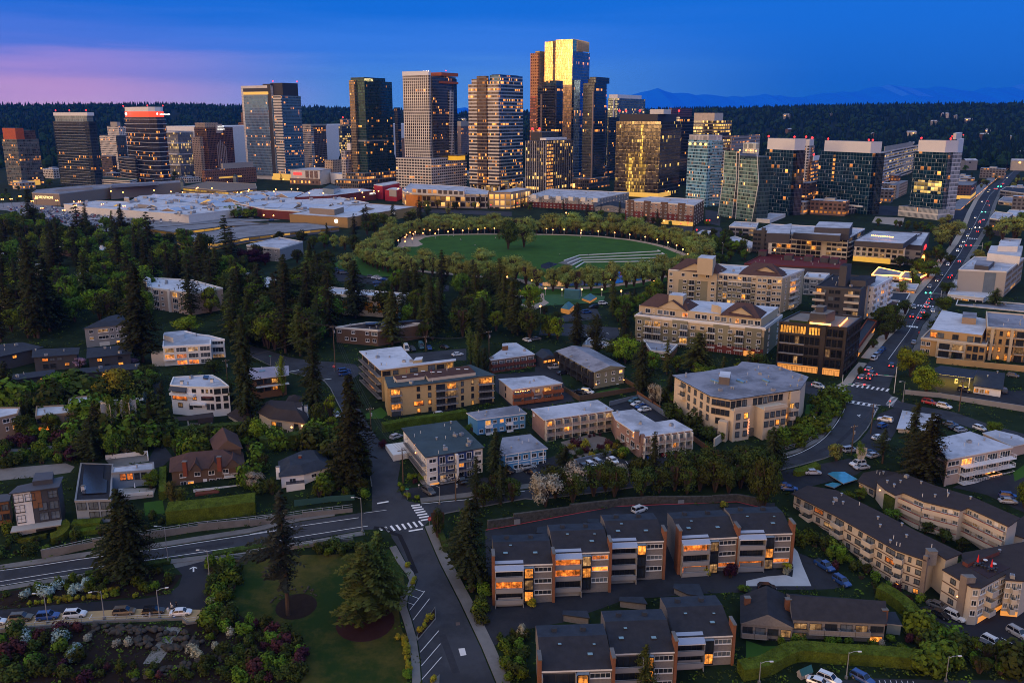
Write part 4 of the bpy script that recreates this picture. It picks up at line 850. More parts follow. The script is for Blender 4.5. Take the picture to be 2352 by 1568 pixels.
 t=navy_slab('navy glass slab with pale east wall and scattered lit floors beside the avenue',1842,770,524,1590,1908,fm('pale_side',1.6,3.5,.10,.25,.4,0,gS=(.32,.36,.42),sD=(.5,.52,.56),mU=(.5,.52,.56)),(.12,.93,.05,.95));t.vl('lit_floors',fm('navy_lit',3.4,3.5,.06,.12,.45,.6,lp=1.8,gS=(.03,.05,.07),sD=(.2,.26,.28),mU=(.2,.26,.28),lC=(1,.6,.12)),.08,.9,-.004,.0,t.z0+22,t.z0+33);t.vl('white_podium',fm('white_podium_wall',1.2,5,.4,.25,.3,.05,gS=(.2,.25,.28),sD=(.66,.64,.60),mU=(.62,.62,.6)),-.02,1.2,-.25,.6,t.z0,t.z0+9,Au);t.lamp(.88,.1,t.z1+12);t.lamp(.02,.1,t.z1+12)
 bd=fm('white_banded',2.6,4.0,.04,.48,.3,.3,lp=1.4,gS=(.10,.08,.06),sD=(.62,.58,.54),mU=(.5,.47,.43),lC=(1,.6,.2))
 t=Tower('office_block','long white banded office block between two navy slabs','d',1380,1150,520,1366,1640,'office block');t.vl('facade',bd);t.vl('plant_room',Ad,.2,.8,.1,.8,t.z1,t.z1+6)
 t=Tower('apartment_tower','slim far tower with white side and red lights east of the navy slabs','d',1893,1350,435,1845,1936,'tower');t.vl('facade',fm('slim_wall',2.5,3.3,.25,.3,.4,.2,gS=(.05,.06,.07),sD=(.18,.18,.18),mU=(.18,.18,.18)),0,1,0,.15);t.vl('white_side',A3,0,1,.15,1,t.z0,t.z1-1,A3);t.vl('plant_room',A0,.2,.8,.1,.8,t.z1,t.z1+9,A3)
 for q in((.9,.05),(.5,.3),(.1,.9)):t.lamp(*q,t.z1+5,1.4)
 t=Tower('office_block','grey blocky concrete office behind the checkerboard tower','d',385,1100,412,362,562,'office block');t.vl('facade',fm('grey_office',4,4,.5,.5,.3,.3,gS=(.05,.045,.04),sD=(.30,.27,.25),mU=(.30,.27,.25)))
 t=Tower('apartment_tower','white apartment tower with brown end behind the first navy slab','d',905,1000,478,862,928,'tower');t.vl('facade',Bl);t.vl('brown_end',C4,0,1,.3,1.02,t.z0,t.z1-1);t.vl('plant_room',A0,.0,.9,.0,.8,t.z1,t.z1+7,A3);t.lamp(.1,.5,t.z1+9,2)
 t=Tower('office_block','dark banded office block between two navy slabs','d',925,980,580,912,1005,'office block');t.vl('facade',fm('dark_banded',3,3.9,.05,.5,.4,.45,lp=1.6,gS=(.03,.03,.03),sD=(.07,.075,.09),mU=(.07,.07,.08)));t.vl('white_roof',A3,.05,.95,.1,.9,t.z1,t.z1+5,A3);t.lamp(.3,.1,t.z1+7,1.6)
 t=Tower('office_block','brown framed low block with lit windows between two navy slabs','d',890,830,815,830,965,'office block');t.vl('facade',fm('brown_frame',5,4,.2,.25,.3,.3,gS=(.04,.04,.04),sD=(.24,.16,.12),mU=(.24,.16,.12)));t.vl('upper_block',fm('dark_brick_wall'),.1,.9,.2,1,t.z1,t.zt(735))
 t=Tower('apartment_block','beige apartment block with balconies beyond the plaza','d',1488,960,745,1450,1580,'apartment block');t.vl('facade',Cu);t.vl('pale_pier',Ad,-.02,.1,.1,.3,t.z0,t.z1)
 t=Tower('shop_row','low dark shop block with lit windows behind the plaza','d',1330,880,878,1322,1560,'shops');t.vl('facade',fm('shop_wall',6,6,.3,.5,.3,.45,gS=(.06,.05,.04),sD=(.16,.14,.13),mU=(.16,.14,.13)))
 t=Tower('apartment_block','red brick apartment block with glowing shopfronts by the avenue','d',2000,960,745,1868,2046,'apartment block');t.vl('facade',fm('dark_red_wall',3,3.2,.45,.45,.3,.1,gS=(.05,.05,.055),sD=(.10,.045,.035),mU=(.10,.045,.035)));t.vl('shopfront',Ak,-.01,1,-.01,1,t.z0,t.z0+4)
 t=Tower('shop_row','small lit restaurant below the red brick apartment block','d',1925,850,905,1860,1948,'shops');t.vl('facade',fm('rest_wall',5,6,.2,.4,.3,.6,gS=(.1,.06,.03),sD=(.2,.17,.15),mU=(.2,.17,.15)))
towers()
Az=mat('window_glass',(.05,.06,.075),.06,.55,var=.3,vs=.4,spec=.8)
A9=mat('curtained_glass',(.16,.19,.22),.12,.35,var=.35,vs=.6)
Cd=Bn('lamp_lit_window',(1,.34,.05),1.5);E4=Bn('amber_lit_window',(1,.46,.10),1.0);By=Bn('dim_lit_window',(.9,.50,.20),.45);Dt=Bn('orange_lit_window',(1,.24,.03),1.35)
LITS=[Cd,E4,By,By]
B0={}
def Bb(w,h,fR,pE,nx=2,nz=1,t=.09,deep=.14):
 k=('w',round(w,1),round(h,1),fR.name,pE.name,nx,nz,t)
 if k not in B0:
  mb=MB();y=-.06
  for x in(-w/2+t/2,w/2-t/2):mb.box((x,y,h/2),(t,deep,h),fR)
  for z in(t/2,h-t/2):mb.box((0,y,z),(w-2*t,deep,t),fR)
  for i in range(1,nx):mb.box((-w/2+w*i/nx,y+.015,h/2),(t*.6,deep-.04,h-2*t),fR)
  for i in range(1,nz):mb.box((0,y+.02,h*i/nz),(w-2*t,deep-.05,t*.6),fR)
  mb.face([(-w/2+t,-.015,t),(w/2-t,-.015,t),(w/2-t,-.015,h-t),(-w/2+t,-.015,h-t)],pE)
  mb.box((0,-.11,-.04),(w+.1,.2,.08),fR)
  B0[k]=mb.mesh('window')
 return B0[k]
def B9(w,d,style,m,slabm,h=1.0):
 k=('b',round(w,1),d,style,m.name,slabm.name)
 if k not in B0:
  mb=MB();mb.box((0,-d/2,-.1),(w,d,.2),slabm)
  if style=='solid':
   mb.box((0,-d+.06,h/2),(w,.12,h),m);mb.box((-w/2+.06,-d/2+.06,h/2),(.12,d-.13,h),m);mb.box((w/2-.06,-d/2+.06,h/2),(.12,d-.13,h),m)
  else:
   mb.box((0,-d+.04,h),(w,.07,.07),m);mb.box((-w/2+.04,-d/2,h),(.07,d-.1,.07),m);mb.box((w/2-.04,-d/2,h),(.07,d-.1,.07),m)
   n=max(2,int(w/.9))
   for i in range(n+1):mb.box((-w/2+.05+(w-.1)*i/n,-d+.04,h/2),(.06,.05,h),m)
   if style=='bars':
    for z in(.25,.5,.75):mb.box((0,-d+.04,z),(w-.1,.03,.04),m)
   if style=='panel':mb.box((0,-d+.05,.5),(w-.1,.02,.7),m)
  B0[k]=mb.mesh('balcony')
 return B0[k]
def Bh(kind,w,h,m):
 k=('d',kind,round(w,1),round(h,1),m.name)
 if k not in B0:
  mb=MB()
  if kind=='garage_door':
   for i in range(4):mb.box((0,-.04,h*(i+.5)/4),(w,.1,h/4-.04),m)
  else:mb.box((0,-.05,h/2),(w,.12,h),m);mb.box((w*.35,-.13,h*.48),(.06,.06,.2),Ai)
  B0[k]=mb.mesh(kind)
 return B0[k]
class Bld:
 def __init__(s,name,lB,cat,c,roof,k,base,wall,roofm=None,style='flat',pA=.5,over=0.0,gP=None,tR=None,sink=2.5,h=None,rise=0,ridge=None,vN=0,roofs=True,zref=None):
  s.c=c;u,v=px(c,*roof[k])
  if h is not None:zg=G(zref or 300);z1=None
  if h is None:
   g=gnd(c,roof[k][0]if not isinstance(base,tuple)else base[0],base if not isinstance(base,tuple)else base[1]);s.z1=C1(u,v,g.y).z
  else:
   y=300
   for _ in range(30):p=B7(u,v,G(y)+h);y=p.y
   s.z1=G(y)+h
  s.rp=[Ve(B7(*px(c,*q),s.z1)[:2])for q in roof]
  s.poly=ccw(s.rp);s.z0=min(G(p.y)for p in s.poly)
  cx=sum(p.x for p in s.poly)/len(s.poly);cy=sum(p.y for p in s.poly)/len(s.poly)
  s.root=Ao(name,lB,cat,(cx,cy,s.z0),gP);s.wins=[];s.wall=wall;s.cen=Ve((cx,cy))
  s.body=Bg(s.poly,over)if over else s.poly
  s.trim=tR or A3;s.roofm=roofm or Au
  if roofs:s.make(style,pA,sink,rise,ridge,over)
  for _ in range(vN):s.vent()
 def make(s,style,pA,sink,rise,ridge,over):
  mb=MB();zt=s.z1-(.25 if style!='flat' else.35)
  mb.pr(s.body,s.z0-sink,zt,s.wall,s.wall,bottom=False);mb.bd('wall',s.root)
  mb=MB()
  if style=='flat':
   mb.face([(p.x,p.y,zt+.02)for p in Bg(s.body,.1)],s.roofm)
   a,b=Bg(s.body,-.12),Bg(s.body,.3);n=len(a)
   for i in range(n):
    j=(i+1)%n;z=s.z1+pA-.35
    mb.face([(*a[i],z),(*a[j],z),(*b[j],z),(*b[i],z)],s.trim);mb.face([(*a[i],zt-.35),(*a[j],zt-.35),(*a[j],z),(*a[i],z)],s.trim);mb.face([(*b[j],zt),(*b[i],zt),(*b[i],z),(*b[j],z)],s.trim)
  elif style=='slab':
   mb.pr(s.poly,s.z1-.25,s.z1,s.trim,s.roofm)
  else:
   P=s.poly;e=[(P[i]-P[i-3]).length for i in(1,2)]if len(P)==4 else None
   if len(P)==4:
    a,b,c,d=P
    if(b-a).length<(c-b).length:a,b,c,d=b,c,d,a
    m1,m2=(a+d)/2,(b+c)/2;f=0 if style=='gable' else min(.48,(d-a).length*.5/(b-a).length)
    r1,r2=m1+(m2-m1)*f,m2+(m1-m2)*f;zr=s.z1+(rise or(d-a).length*.22);z=s.z1-.1
    A,B,C,D=[(*q,z)for q in(a,b,c,d)];R1,R2=(*r1,zr),(*r2,zr)
    mb.face([A,B,R2,R1],s.roofm);mb.face([C,D,R1,R2],s.roofm)
    em=s.wall if style=='gable' else s.roofm
    mb.face([B,C,R2],em);mb.face([D,A,R1],em);mb.face([D,C,B,A],s.trim)
    s.ridge=(Ve(R1),Ve(R2))
   else:
    zr=s.z1+(rise or 2);t=Bg(P,3.2);n=len(P)
    for i in range(n):j=(i+1)%n;mb.face([(*P[i],s.z1-.1),(*P[j],s.z1-.1),(*t[j],zr),(*t[i],zr)],s.roofm)
    mb.face([(*p,zr)for p in t],s.roofm);mb.face([(*p,s.z1-.1)for p in reversed(P)],s.trim)
  mb.bd('roof',s.root)
 def vent(s,kind=None):
  for _ in range(20):
   xs=[p.x for p in s.poly];ys=[p.y for p in s.poly];p=Ve((ru(min(xs),max(xs)),ru(min(ys),max(ys))))
   if Bu(p,Bg(s.poly,1.0)):break
  kind=kind or rnd.choice('cbcp');key=('vent',kind,rnd.randrange(3))
  if key not in B0:
   mb=MB()
   if kind=='c':mb.cyl((0,0),.22,-.2,.6,Ai,8);mb.cyl((0,0),.36,.6,.75,Ai,8)
   elif kind=='B':mb.box((0,0,1),(ru(2,5),2.4,2),Ai);mb.box((1,3,.5),(1,5,.8),Au)
   elif kind=='b':mb.box((0,0,.35),(1.2,.9,.8),Ai);mb.box((0,0,.8),(.8,.6,.12),Au)
   else:mb.cyl((0,0),.08,-.1,.9,A0,6)
   B0[key]=mb.mesh('roof_vent')
  put('roof_vent',B0[key],s.root,(p.x-s.root.location.x,p.y-s.root.location.y,s.z1-s.z0),ru(0,3))
 def edge(s,e):
  if isinstance(e[0],Ve):return e[0],e[1]
  P,Q=s.rp[e[0]],s.rp[e[1]]
  if s.body is not s.poly:
   f=lambda a:min(zip(s.poly,s.body),key=lambda t:(t[0]-a).length)[1]
   P,Q=f(P),f(Q)
  return P,Q
 def local(s,p,z):return(p.x-s.root.location.x,p.y-s.root.location.y,z-s.z0)
 def fc(s,e,pats,sh=2.9,fR=None,win=(1.5,1.4,.9),lit=.2,pE=None,bL=('bars',None,None,1.5),z0=None,top=.35,a=0.0,b=1.0,nx=2,nz=1,out=0.0,lT=None,zT=None):
  """windows, doors and balconies along a wall from left to right as seen from outside; one pattern string per storey, top storey first"""
  if s.c in 'ijklp':sh*=.87;win=(win[0]*.95,win[1]*.9,win[2]*.85)
  P,Q=s.edge(e);d=(Q-P);L=d.length;d/=L;rot=a2(d.y,d.x);nrm=Ve((d.y,-d.x));P=P+nrm*out
  fR=fR or s.trim;zt=(zT or s.z1)-top
  for f,pat in enumerate(pats):
   zf=zt-sh*(f+1);n=len(pat);L0,L1=L*a,L*b;cw=(L1-L0)/n
   for i,ch in enumerate(pat):
    if ch=='.':continue
    p=P+d*(L0+cw*(i+.5))
    on=rnd.random()<lit;pn=rnd.choice(lT or LITS)if on else(pE or(A9 if rnd.random()<.25 else Az))
    if ch=='*':ch='w';pn=Cd
    if ch=='#':ch='W';pn=Dt
    if ch=='+':ch='b';pn=Cd
    if ch in 'wWnt':
     w={'w':win[0],'W':cw*.86,'n':win[0]*.55,'t':win[0]}[ch];h=win[1]if ch!='t' else sh*.8;sill=win[2]if ch!='t' else.15
     s.wins.append((Bb(min(w,cw*.94),h,fR,pn,1 if ch=='n' else(max(2,int(w/1.1))if ch=='W' else nx),nz),p,zf+sill,rot,'window'))
    elif ch in 'bB':
     st,bm_,sm,dp=bL
     s.wins.append((Bb(cw*.80,sh*.76,fR,pn,max(2,int(cw/1.2)),1,.07),p,zf+.12,rot,'sliding_door'))
     if ch=='b':put('balcony',B9(cw*.97,dp,st,bm_ or fR,sm or A0),s.root,s.local(p,zf+.1),rot)
    elif ch=='g':put('garage_door',Bh('garage_door',cw*.85,sh*.78,A0),s.root,s.local(p,zf+.02),rot)
    elif ch=='d':put('door',Bh('door',1.0,2.1,fR),s.root,s.local(p,zf+.05),rot)
    elif ch=='o':s.wins.append((Bb(cw*.95,sh*.8,fR,Ak if rnd.random()<lit else Az,2,1),p,zf+.1,rot,'opening'))
 def box(s,name,e,a,b,z0,z1,out,m,inn=.3,top=None):
  """a block standing on a wall: from fraction a to b, between heights above the ground, projecting by out"""
  P,Q=s.edge(e);d=Q-P;n=Ve((d.y,-d.x)).normalized();mb=MB()
  mb.pr(ccw([P+d*a-n*inn,P+d*a+n*out,P+d*b+n*out,P+d*b-n*inn]),z0,z1,m,top or m);return mb.bd(name,s.root)
 def up(s,name,c,pts,h,m,top=None,base=None):
  """a storey or plant room on the roof, outlined in the picture at its own top height"""
  z=s.z1+h;poly=ccw([Ve(B7(*px(c,*q),z)[:2])for q in pts]);mb=MB();mb.pr(poly,(s.z1-.5)if base is None else base,z,m,top or s.roofm);return mb.bd(name,s.root)
 def ch(s,c,x,y,h=1.5,w=.9,m=None,dz=0):
  p=B7(*px(c,x,y),s.z1+h+dz);mb=MB();mb.box((p.x,p.y,s.z1+dz+h/2-1),(w,w*.8,h+2),m or Cc);mb.box((p.x,p.y,s.z1+dz+h+.06),(w+.16,w*.8+.16,.14),A8);mb.bd('chimney',s.root)
 def lb(s,c,x,y,yd=None,r=.16):
  """a wall lamp seen at a picture point on the near walls"""
  p=C1(*px(c,x,y),yd if yd else min(q.y for q in s.poly));mb=MB();mb.ball(p,r,Bx,6,4);mb.bd('wall_lamp',s.root)
 def done(s):
  ws=sorted(s.wins,key=lambda w:(w[1]).length);n={}
  rest={}
  for me,p,z,rot,nm in ws:
   n[nm]=n.get(nm,0)+1
   if n[nm]<=95 or len([1 for w in ws if w[4]==nm])<=100:put(nm,me,s.root,s.local(p,z),rot)
   else:rest.setdefault(nm,[]).append((me,s.local(p,z),rot))
  for nm,L in rest.items():
   bm=bmesh.new();mats=[]
   for me,loc,rot in L:
    k0=len(bm.faces);bm.from_mesh(me);bm.faces.ensure_lookup_table();bm.verts.ensure_lookup_table()
    nv=len(me.vertices);M=Matrix.Translation(loc)@Matrix.Rotation(rot,4,'Z')
    for vv in bm.verts[-nv:]:vv.co=M@vv.co
    for fi in range(k0,len(bm.faces)):
     mm=me.materials[bm.faces[fi].material_index]
     if mm not in mats:mats.append(mm)
     bm.faces[fi].material_index=mats.index(mm)
   me=mN(nm);bm.to_mesh(me);bm.free()
   for mm in mats:me.materials.append(mm)
   o=put(nm,me,s.root,(0,0,0));o['kind']='stuff'
  return s
A4=mat('pale_roof',(.46,.48,.53),.85,var=.12,vs=.25,sT=.35);A5=mat('light_membrane_roof',(.54,.56,.60),.85,var=.08,vs=.2,sT=.25)
Ae=mat('grey_membrane_roof',(.25,.26,.30),.9,var=.12,vs=.25,sT=.4);Bc=mat('dark_shingle_roof',(.034,.034,.039),.9,var=.2,vs=.6);An=mat('brown_tile_roof',(.085,.052,.046),.9,var=.15,vs=.7)
Ac=mat('slate_blue_roof',(.038,.046,.060),.9,var=.2,vs=.6);As=mat('teal_felt_roof',(.060,.085,.095),.9,var=.12,vs=.2,sT=.2);A6=mat('umber_shingle_roof',(.048,.039,.038),.9,var=.15,vs=.5)
Bi=mat('tan_stucco',(.30,.22,.15),.9,var=.06,vs=.1);Eb=mat('mall_tan_wall',(.25,.205,.165),.9,var=.05,vs=.06);Cx=mat('mall_red_brick',(.16,.045,.035),.9,var=.1,vs=.15);El=mat('gold_stucco',(.36,.235,.10),.9,var=.05,vs=.1);Bo=mat('crimson_panel',(.38,.02,.035),.7,var=.05)
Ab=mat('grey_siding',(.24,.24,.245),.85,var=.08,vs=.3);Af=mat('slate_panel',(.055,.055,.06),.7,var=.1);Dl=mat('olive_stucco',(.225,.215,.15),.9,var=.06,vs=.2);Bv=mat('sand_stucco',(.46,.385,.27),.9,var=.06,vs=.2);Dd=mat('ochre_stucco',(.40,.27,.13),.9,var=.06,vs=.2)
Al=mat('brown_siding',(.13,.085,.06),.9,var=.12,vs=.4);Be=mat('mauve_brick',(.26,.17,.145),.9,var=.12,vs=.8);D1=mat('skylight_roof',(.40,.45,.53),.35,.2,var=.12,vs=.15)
def At(root,c,a,b,w,z,rise,m=None,name='skylight_roof'):
 """a pitched skylight along the roof between two picture points of its ridge"""
 P,Q=B7(*px(c,*a),z+rise),B7(*px(c,*b),z+rise);d=(Q-P);d.z=0;L=d.length;d/=L;n=Ve((d.y,-d.x,0));mb=MB();m=m or D1
 P.z-=rise*.45;Q.z-=rise*.45;k=max(1,int(L/14))
 A1,A2=P+n*w,Q+n*w;B1,B2=P-n*w,Q-n*w
 for q in(A1,A2,B1,B2):q.z=z
 mb.face([A1,A2,Q,P],m);mb.face([B2,B1,P,Q],m);mb.face([B1,A1,P],Bi);mb.face([A2,B2,Q],Ak if rnd.random()<.5 else Bi)
 for i in range(k+1):
  t=i/k;u,v=A1.lerp(A2,t),P.lerp(Q,t);mb.tb([u+Ve((0,0,.15)),v+Ve((0,0,.15))],.25,A0,4)
 return mb.bd(name,root)
def mall():
 K_=dict(over=0)
 b=Bld('department_store','long tan windowless department store with lit gold name by the mall car park',0,'a',[(285,1168),(530,1178),(985,1122),(1000,1090),(700,1105),(330,1140)],1,0,Eb,Ae,h=12,tR=Ad)
 p,q=b.rp[0],b.rp[1];m=(p*.58+q*.42);d=q-p;Dj(b.root,'NORDSTROM',(m.x+.5,m.y-.6,b.z1-4.2),3.9,a2(d.y,d.x),Cj)
 b.up('plant_room','a',[(500,1138),(830,1118),(800,1106),(500,1122)],2.2,Ad)
 b=Bld('department_store','taller plain tan wall of the department store behind the skylights',0,'a',[(985,1120),(1615,1072),(1612,1056),(1010,1092)],0,0,Eb,Ae,h=13,tR=Ad);b.up('plant_room','a',[(1000,1100),(1420,1075),(1415,1066),(1000,1088)],2.4,Ai)
 b=Bld('garage_building','white slatted garage with a green planted roof under the black tower','garage','a',[(795,1040),(1165,1062),(1230,1045),(960,1022)],1,0,fm('white_slats',3,3,.0,.4,.2,0,gS=(.1,.1,.1),sD=(.6,.58,.54)),mat('green_roof',(.06,.07,.035),.95),h=10,tR=A0)
 b=Bld('shopping_mall','white low mall buildings with pitched skylights and roof machinery',0,'a',[(570,1268),(800,1300),(1155,1325),(1690,1366),(2140,1312),(2290,1285),(2290,1190),(1700,1170),(1250,1195),(1160,1245),(860,1240)],3,0,A0,A5,h=7,tR=A0,vN=45)
 z=b.z1
 for a,q,w,r in(((1380,1155),(1860,1200),9,6),((1850,1225),(2010,1190),8,5),((1500,1290),(1700,1262),8,4),((1240,1250),(1350,1258),6,4),((1900,1240),(2080,1228),7,5),((2060,1190),(2240,1170),9,6),((940,1252),(1040,1258),4,3)):At(b.root,'a',a,q,w,z,r)
 At(b.root,'a',(1240,1252),(1350,1260),6,z,4.2,Bi,'tan_gable')
 for x,y,w in((1200,1215,9),(1110,1212,14),(1700,1330,6),(1600,1345,5),(1900,1300,6),(2100,1290,7),(1480,1240,5),(1330,1215,5),(1750,1235,6),(1600,1225,4)):b.up('roof_unit','a',[(x,y),(x+w*3,y+3),(x+w*3.4,y-5),(x+8,y-7)],2.6,Ai)
 for _ in range(60):b.vent('B')
 b=Bld('mall_entrance','gabled entrance pavilion glowing yellow beside the mall car park','entrance','a',[(1015,1305),(1075,1320),(1130,1285),(1070,1275)],1,1345,A0,As,'gable',rise=4);b.box('lit_doorway',(0,1),.1,.9,b.z0,b.z0+3.5,.15,Ag);
 b=Bld('mall_entrance','small glazed lift kiosk at the mall car park','entrance','a',[(803,1290),(830,1296),(846,1285),(818,1280)],1,1338,mat('kiosk_glass',(.2,.26,.3),.2,.3),As,'hip',rise=1.5)
 b=Bld('mall_entrance','gabled mall entrance by the deck with warm light under its blue roof','entrance','b',[(215,1205),(268,1225),(303,1195),(250,1175)],1,1258,mat('warm_front',(.4,.25,.1),.7,emit=(1,.4,.08),es=.35),As,'gable',rise=4)
 b=Bld('shopping_mall','mall wing with a row of bright skylight roofs behind the red brick front',0,'b',[(0,1135),(180,1170),(310,1200),(640,1222),(700,1200),(1180,1150),(900,1095),(560,1055),(250,1055),(20,1085)],3,0,Cx,A5,h=8,tR=A0,vN=30)
 for a,q,w,r in(((40,1092),(160,1078),11,6),((170,1070),(300,1058),11,6),((310,1052),(420,1042),10,5),((460,1055),(620,1040),10,6),((190,1125),(350,1120),11,5),((360,1135),(600,1140),11,5),((640,1140),(860,1142),11,5),((890,1145),(1160,1158),14,6)):At(b.root,'b',a,q,w,b.z1,r)
 for _ in range(30):b.vent('B')
 b=Bld('department_store','tan box store with rooftop plant room beside the park trees',0,'b',[(528,1242),(1003,1272),(1570,1180),(1180,1155),(700,1205)],1,0,El,A5,h=8.4,tR=Bi,vN=6)
 b.up('plant_room','b',[(690,1190),(895,1205),(973,1183),(770,1175)],4.6,Eb);At(b.root,'b',(900,1148),(1150,1160),12,b.z1,5)
 p,q=b.rp[0],b.rp[1];m=p*.19+q*.81;d=q-p;mb=MB();mb.ball((m.x,m.y-.3,b.z1-3.4),1.7,Ah,10,6);mb.bd('round_sign',b.root)
 p,q=b.rp[1],b.rp[2];m=p*.37+q*.63;mb=MB();mb.ball((m.x+.2,m.y-.3,b.z1-3.2),1.8,Ah,10,6);mb.bd('round_sign',b.root)
 b=Bld('department_store','dark red brick department store with red star and white roof',0,'b',[(570,1105),(870,1092),(1235,1048),(1120,1030),(720,1035)],1,0,Cx,A5,h=10,tR=Cx,vN=14)
 p,q=b.rp[1],b.rp[2];d=q-p;rt=a2(d.y,d.x);m=p*.12+q*.88;Dj(b.root,"MACY'S",(m.x+2,m.y-.5,b.z1-2.8),3.0,rt,Ah);m=p*.15+q*.85;m=p*.2+q*.8;Dj(b.root,'\u2605',(m.x-2,m.y-.6,b.z1-2.8),3.4,rt,Cb)
 for t in(.30,.52,.72):
  m=p*(1-t)+q*t;mb=MB();mb.ball((m.x,m.y-.5,b.z0+4.5),.55,Bx,6,4);mb.bd('wall_lamp',b.root)
 b.up('glass_gable','b',[(800,1030),(890,1040),(945,1015),(860,1000)],5,mat('kiosk_glass'),As)
 b=Bld('cinema_front','crimson and white stepped cinema blocks beside the dark red store','building','b',[(1310,1045),(1405,1052),(1452,1030),(1370,1018)],1,1140,Bo,A0,tR=Bo);b.box('grey_panel',(0,1),.4,1.0,b.z0+5,b.z1+1,.5,Ad)
 Bld('cinema_front','tall crimson fin block with white roof next to the stepped cinema blocks','building','b',[(1220,1000),(1290,1010),(1430,985),(1390,972)],1,1075,Bo,A5,h=15,tR=A0)
 b=Bld('shop_gallery','terraced shopping gallery with warm lit shopfronts under the white grid tower','shops','b',[(1450,1045),(1480,1065),(1700,1075),(2150,1080),(2160,1050),(1960,1015),(1520,990)],2,0,fm('gallery_wall',5,5.5,.2,.28,.3,.6,lp=1.6,gS=(.06,.05,.04),sD=(.36,.33,.30),mU=(.34,.31,.28),lC=(1,.44,.10)),A4,h=14,tR=A0,vN=12)
 b.up('upper_storey','b',[(1530,1035),(1960,1055),(1965,1020),(1530,1000)],5,fm('gallery_upper',6,6,.3,.4,.3,.4,lp=1.4,gS=(.1,.08,.06),sD=(.45,.44,.42),mU=(.45,.44,.42)));b.box('orange_bay',(1,2),.02,.6,b.z0,b.z1-2,.6,mat('orange_bay',(.40,.14,.03),.8,emit=(1,.3,.03),es=.12))
 p,q=b.rp[1],b.rp[3];m=p*.38+q*.62;d=q-p;Dj(b.root,'CINEMARK',(m.x,m.y-1.2,b.z1+3.4),3.4,a2(d.y,d.x),Ah)
 b=Bld('corner_building','tan stone corner building with glowing windows at the park end of the avenue','shops','c',[(205,1310),(380,1312),(535,1285),(430,1272),(340,1290)],1,1440,fm('corner_stone',5.5,6.2,.28,.25,.3,.75,lp=1.7,gS=(.06,.05,.04),sD=(.40,.31,.22),mU=(.40,.31,.22),lC=(1,.42,.08)),A4,tR=Bi)
 b=Bld('mall_office','white box with a red lit sign and poster panels below the blue glass tower','shops','b',[(535,878),(775,885),(885,868),(720,858)],1,1000,A0,A4,h=19,tR=Ad)
 p,q=b.rp[0],b.rp[1];d=(q-p).normalized();rt=a2(d.y,d.x);m=p*.77+q*.23
 mb=MB();mb.box((m.x+.5,m.y-.8,b.z1-5),(13,.4,3.2),Cb,rt);mb.bd('red_sign',b.root)
 for t in(.57,.72,.87):
  m=p*(1-t)+q*t;mb=MB();mb.box((m.x,m.y-.4,b.z1-5.5),(5,.3,9),mat('poster_panel',(.18,.12,.10),.7,var=.8,vs=.5),rt);mb.bd('poster',b.root)
 b.box('brown_base',(0,1),-.02,1.0,b.z0,b.z0+8,1.2,fm('brown_base_wall',6,8,.6,.6,.2,.35,gS=(.1,.06,.04),sD=(.15,.10,.08),mU=(.15,.10,.08)))
 b=Bld('mall_office','blank white warehouse between the red sign box and the dark glass hotel','building','b',[(862,905),(1000,925),(1080,890),(900,880)],1,985,A3,A4,h=14)
 b=Bld('parking_garage','long open deck garage behind the skylight roofs','garage','a',[(1640,1115),(2030,1150),(2300,1125),(2290,1085),(1850,1068)],1,0,fm('garage_open',6,3.4,.12,.42,.1,.85,lp=.6,gS=(.1,.07,.02),sD=(.16,.13,.10),mU=(.16,.13,.10),lC=(1,.55,.05)),mat('tan_deck',(.20,.16,.13),.9),h=8,tR=Ad)
 for q in((1612,1060,1655,1075),(2085,1015,2130,1030)):
  b=Bld('stair_tower','small teal roofed glass stair tower on the deck garage'+(' at its corner' if q[0]<2000 else ' facing the brown hotel'),'stair tower','a',[(q[0],q[1]+5),(q[0]+28,q[1]+10),(q[2],q[3]-12),(q[0]+14,q[1]-4)],1,q[3]+70,mat('kiosk_glass'),As,'hip',rise=3)
 gl=fm('deck_edge',9,3.6,.06,.45,.0,.97,lp=.55,gS=(.12,.08,.02),sD=(.13,.13,.14),mU=(.12,.12,.13),lC=(1,.50,.04))
 b=Bld('parking_deck','upper parking deck beside the mall with amber light under it',0,'e',[(1480,275),(1930,222),(2300,205),(2060,178),(1240,240)],0,0,gl,Br,h=4,tR=A8)
 b=Bld('parking_deck','lower grey parking deck with bay lines, lit amber along its edge',0,'e',[(1510,325),(1560,350),(1850,368),(2100,320),(2520,270),(2900,230),(2620,195),(2300,195),(1920,240)],2,0,gl,Br,h=4.2,tR=A8)
 drape('car_park_surface','e',[(-60,30),(230,15),(520,60),(800,110),(1100,130),(1500,165),(2060,160),(2400,170),(2050,190),(1500,225),(1200,250),(900,270),(500,215),(200,140),(60,90),(-60,80)],.05,Br)
 b=Bld('garage_edge_wall','low concrete ramp wall across the mall car park','wall','e',[(730,165),(930,148),(932,140),(730,156)],0,0,A8,A8,h=1.4)
mall()
def fac(b,*a,**k):b.fc(*a,**k);return b
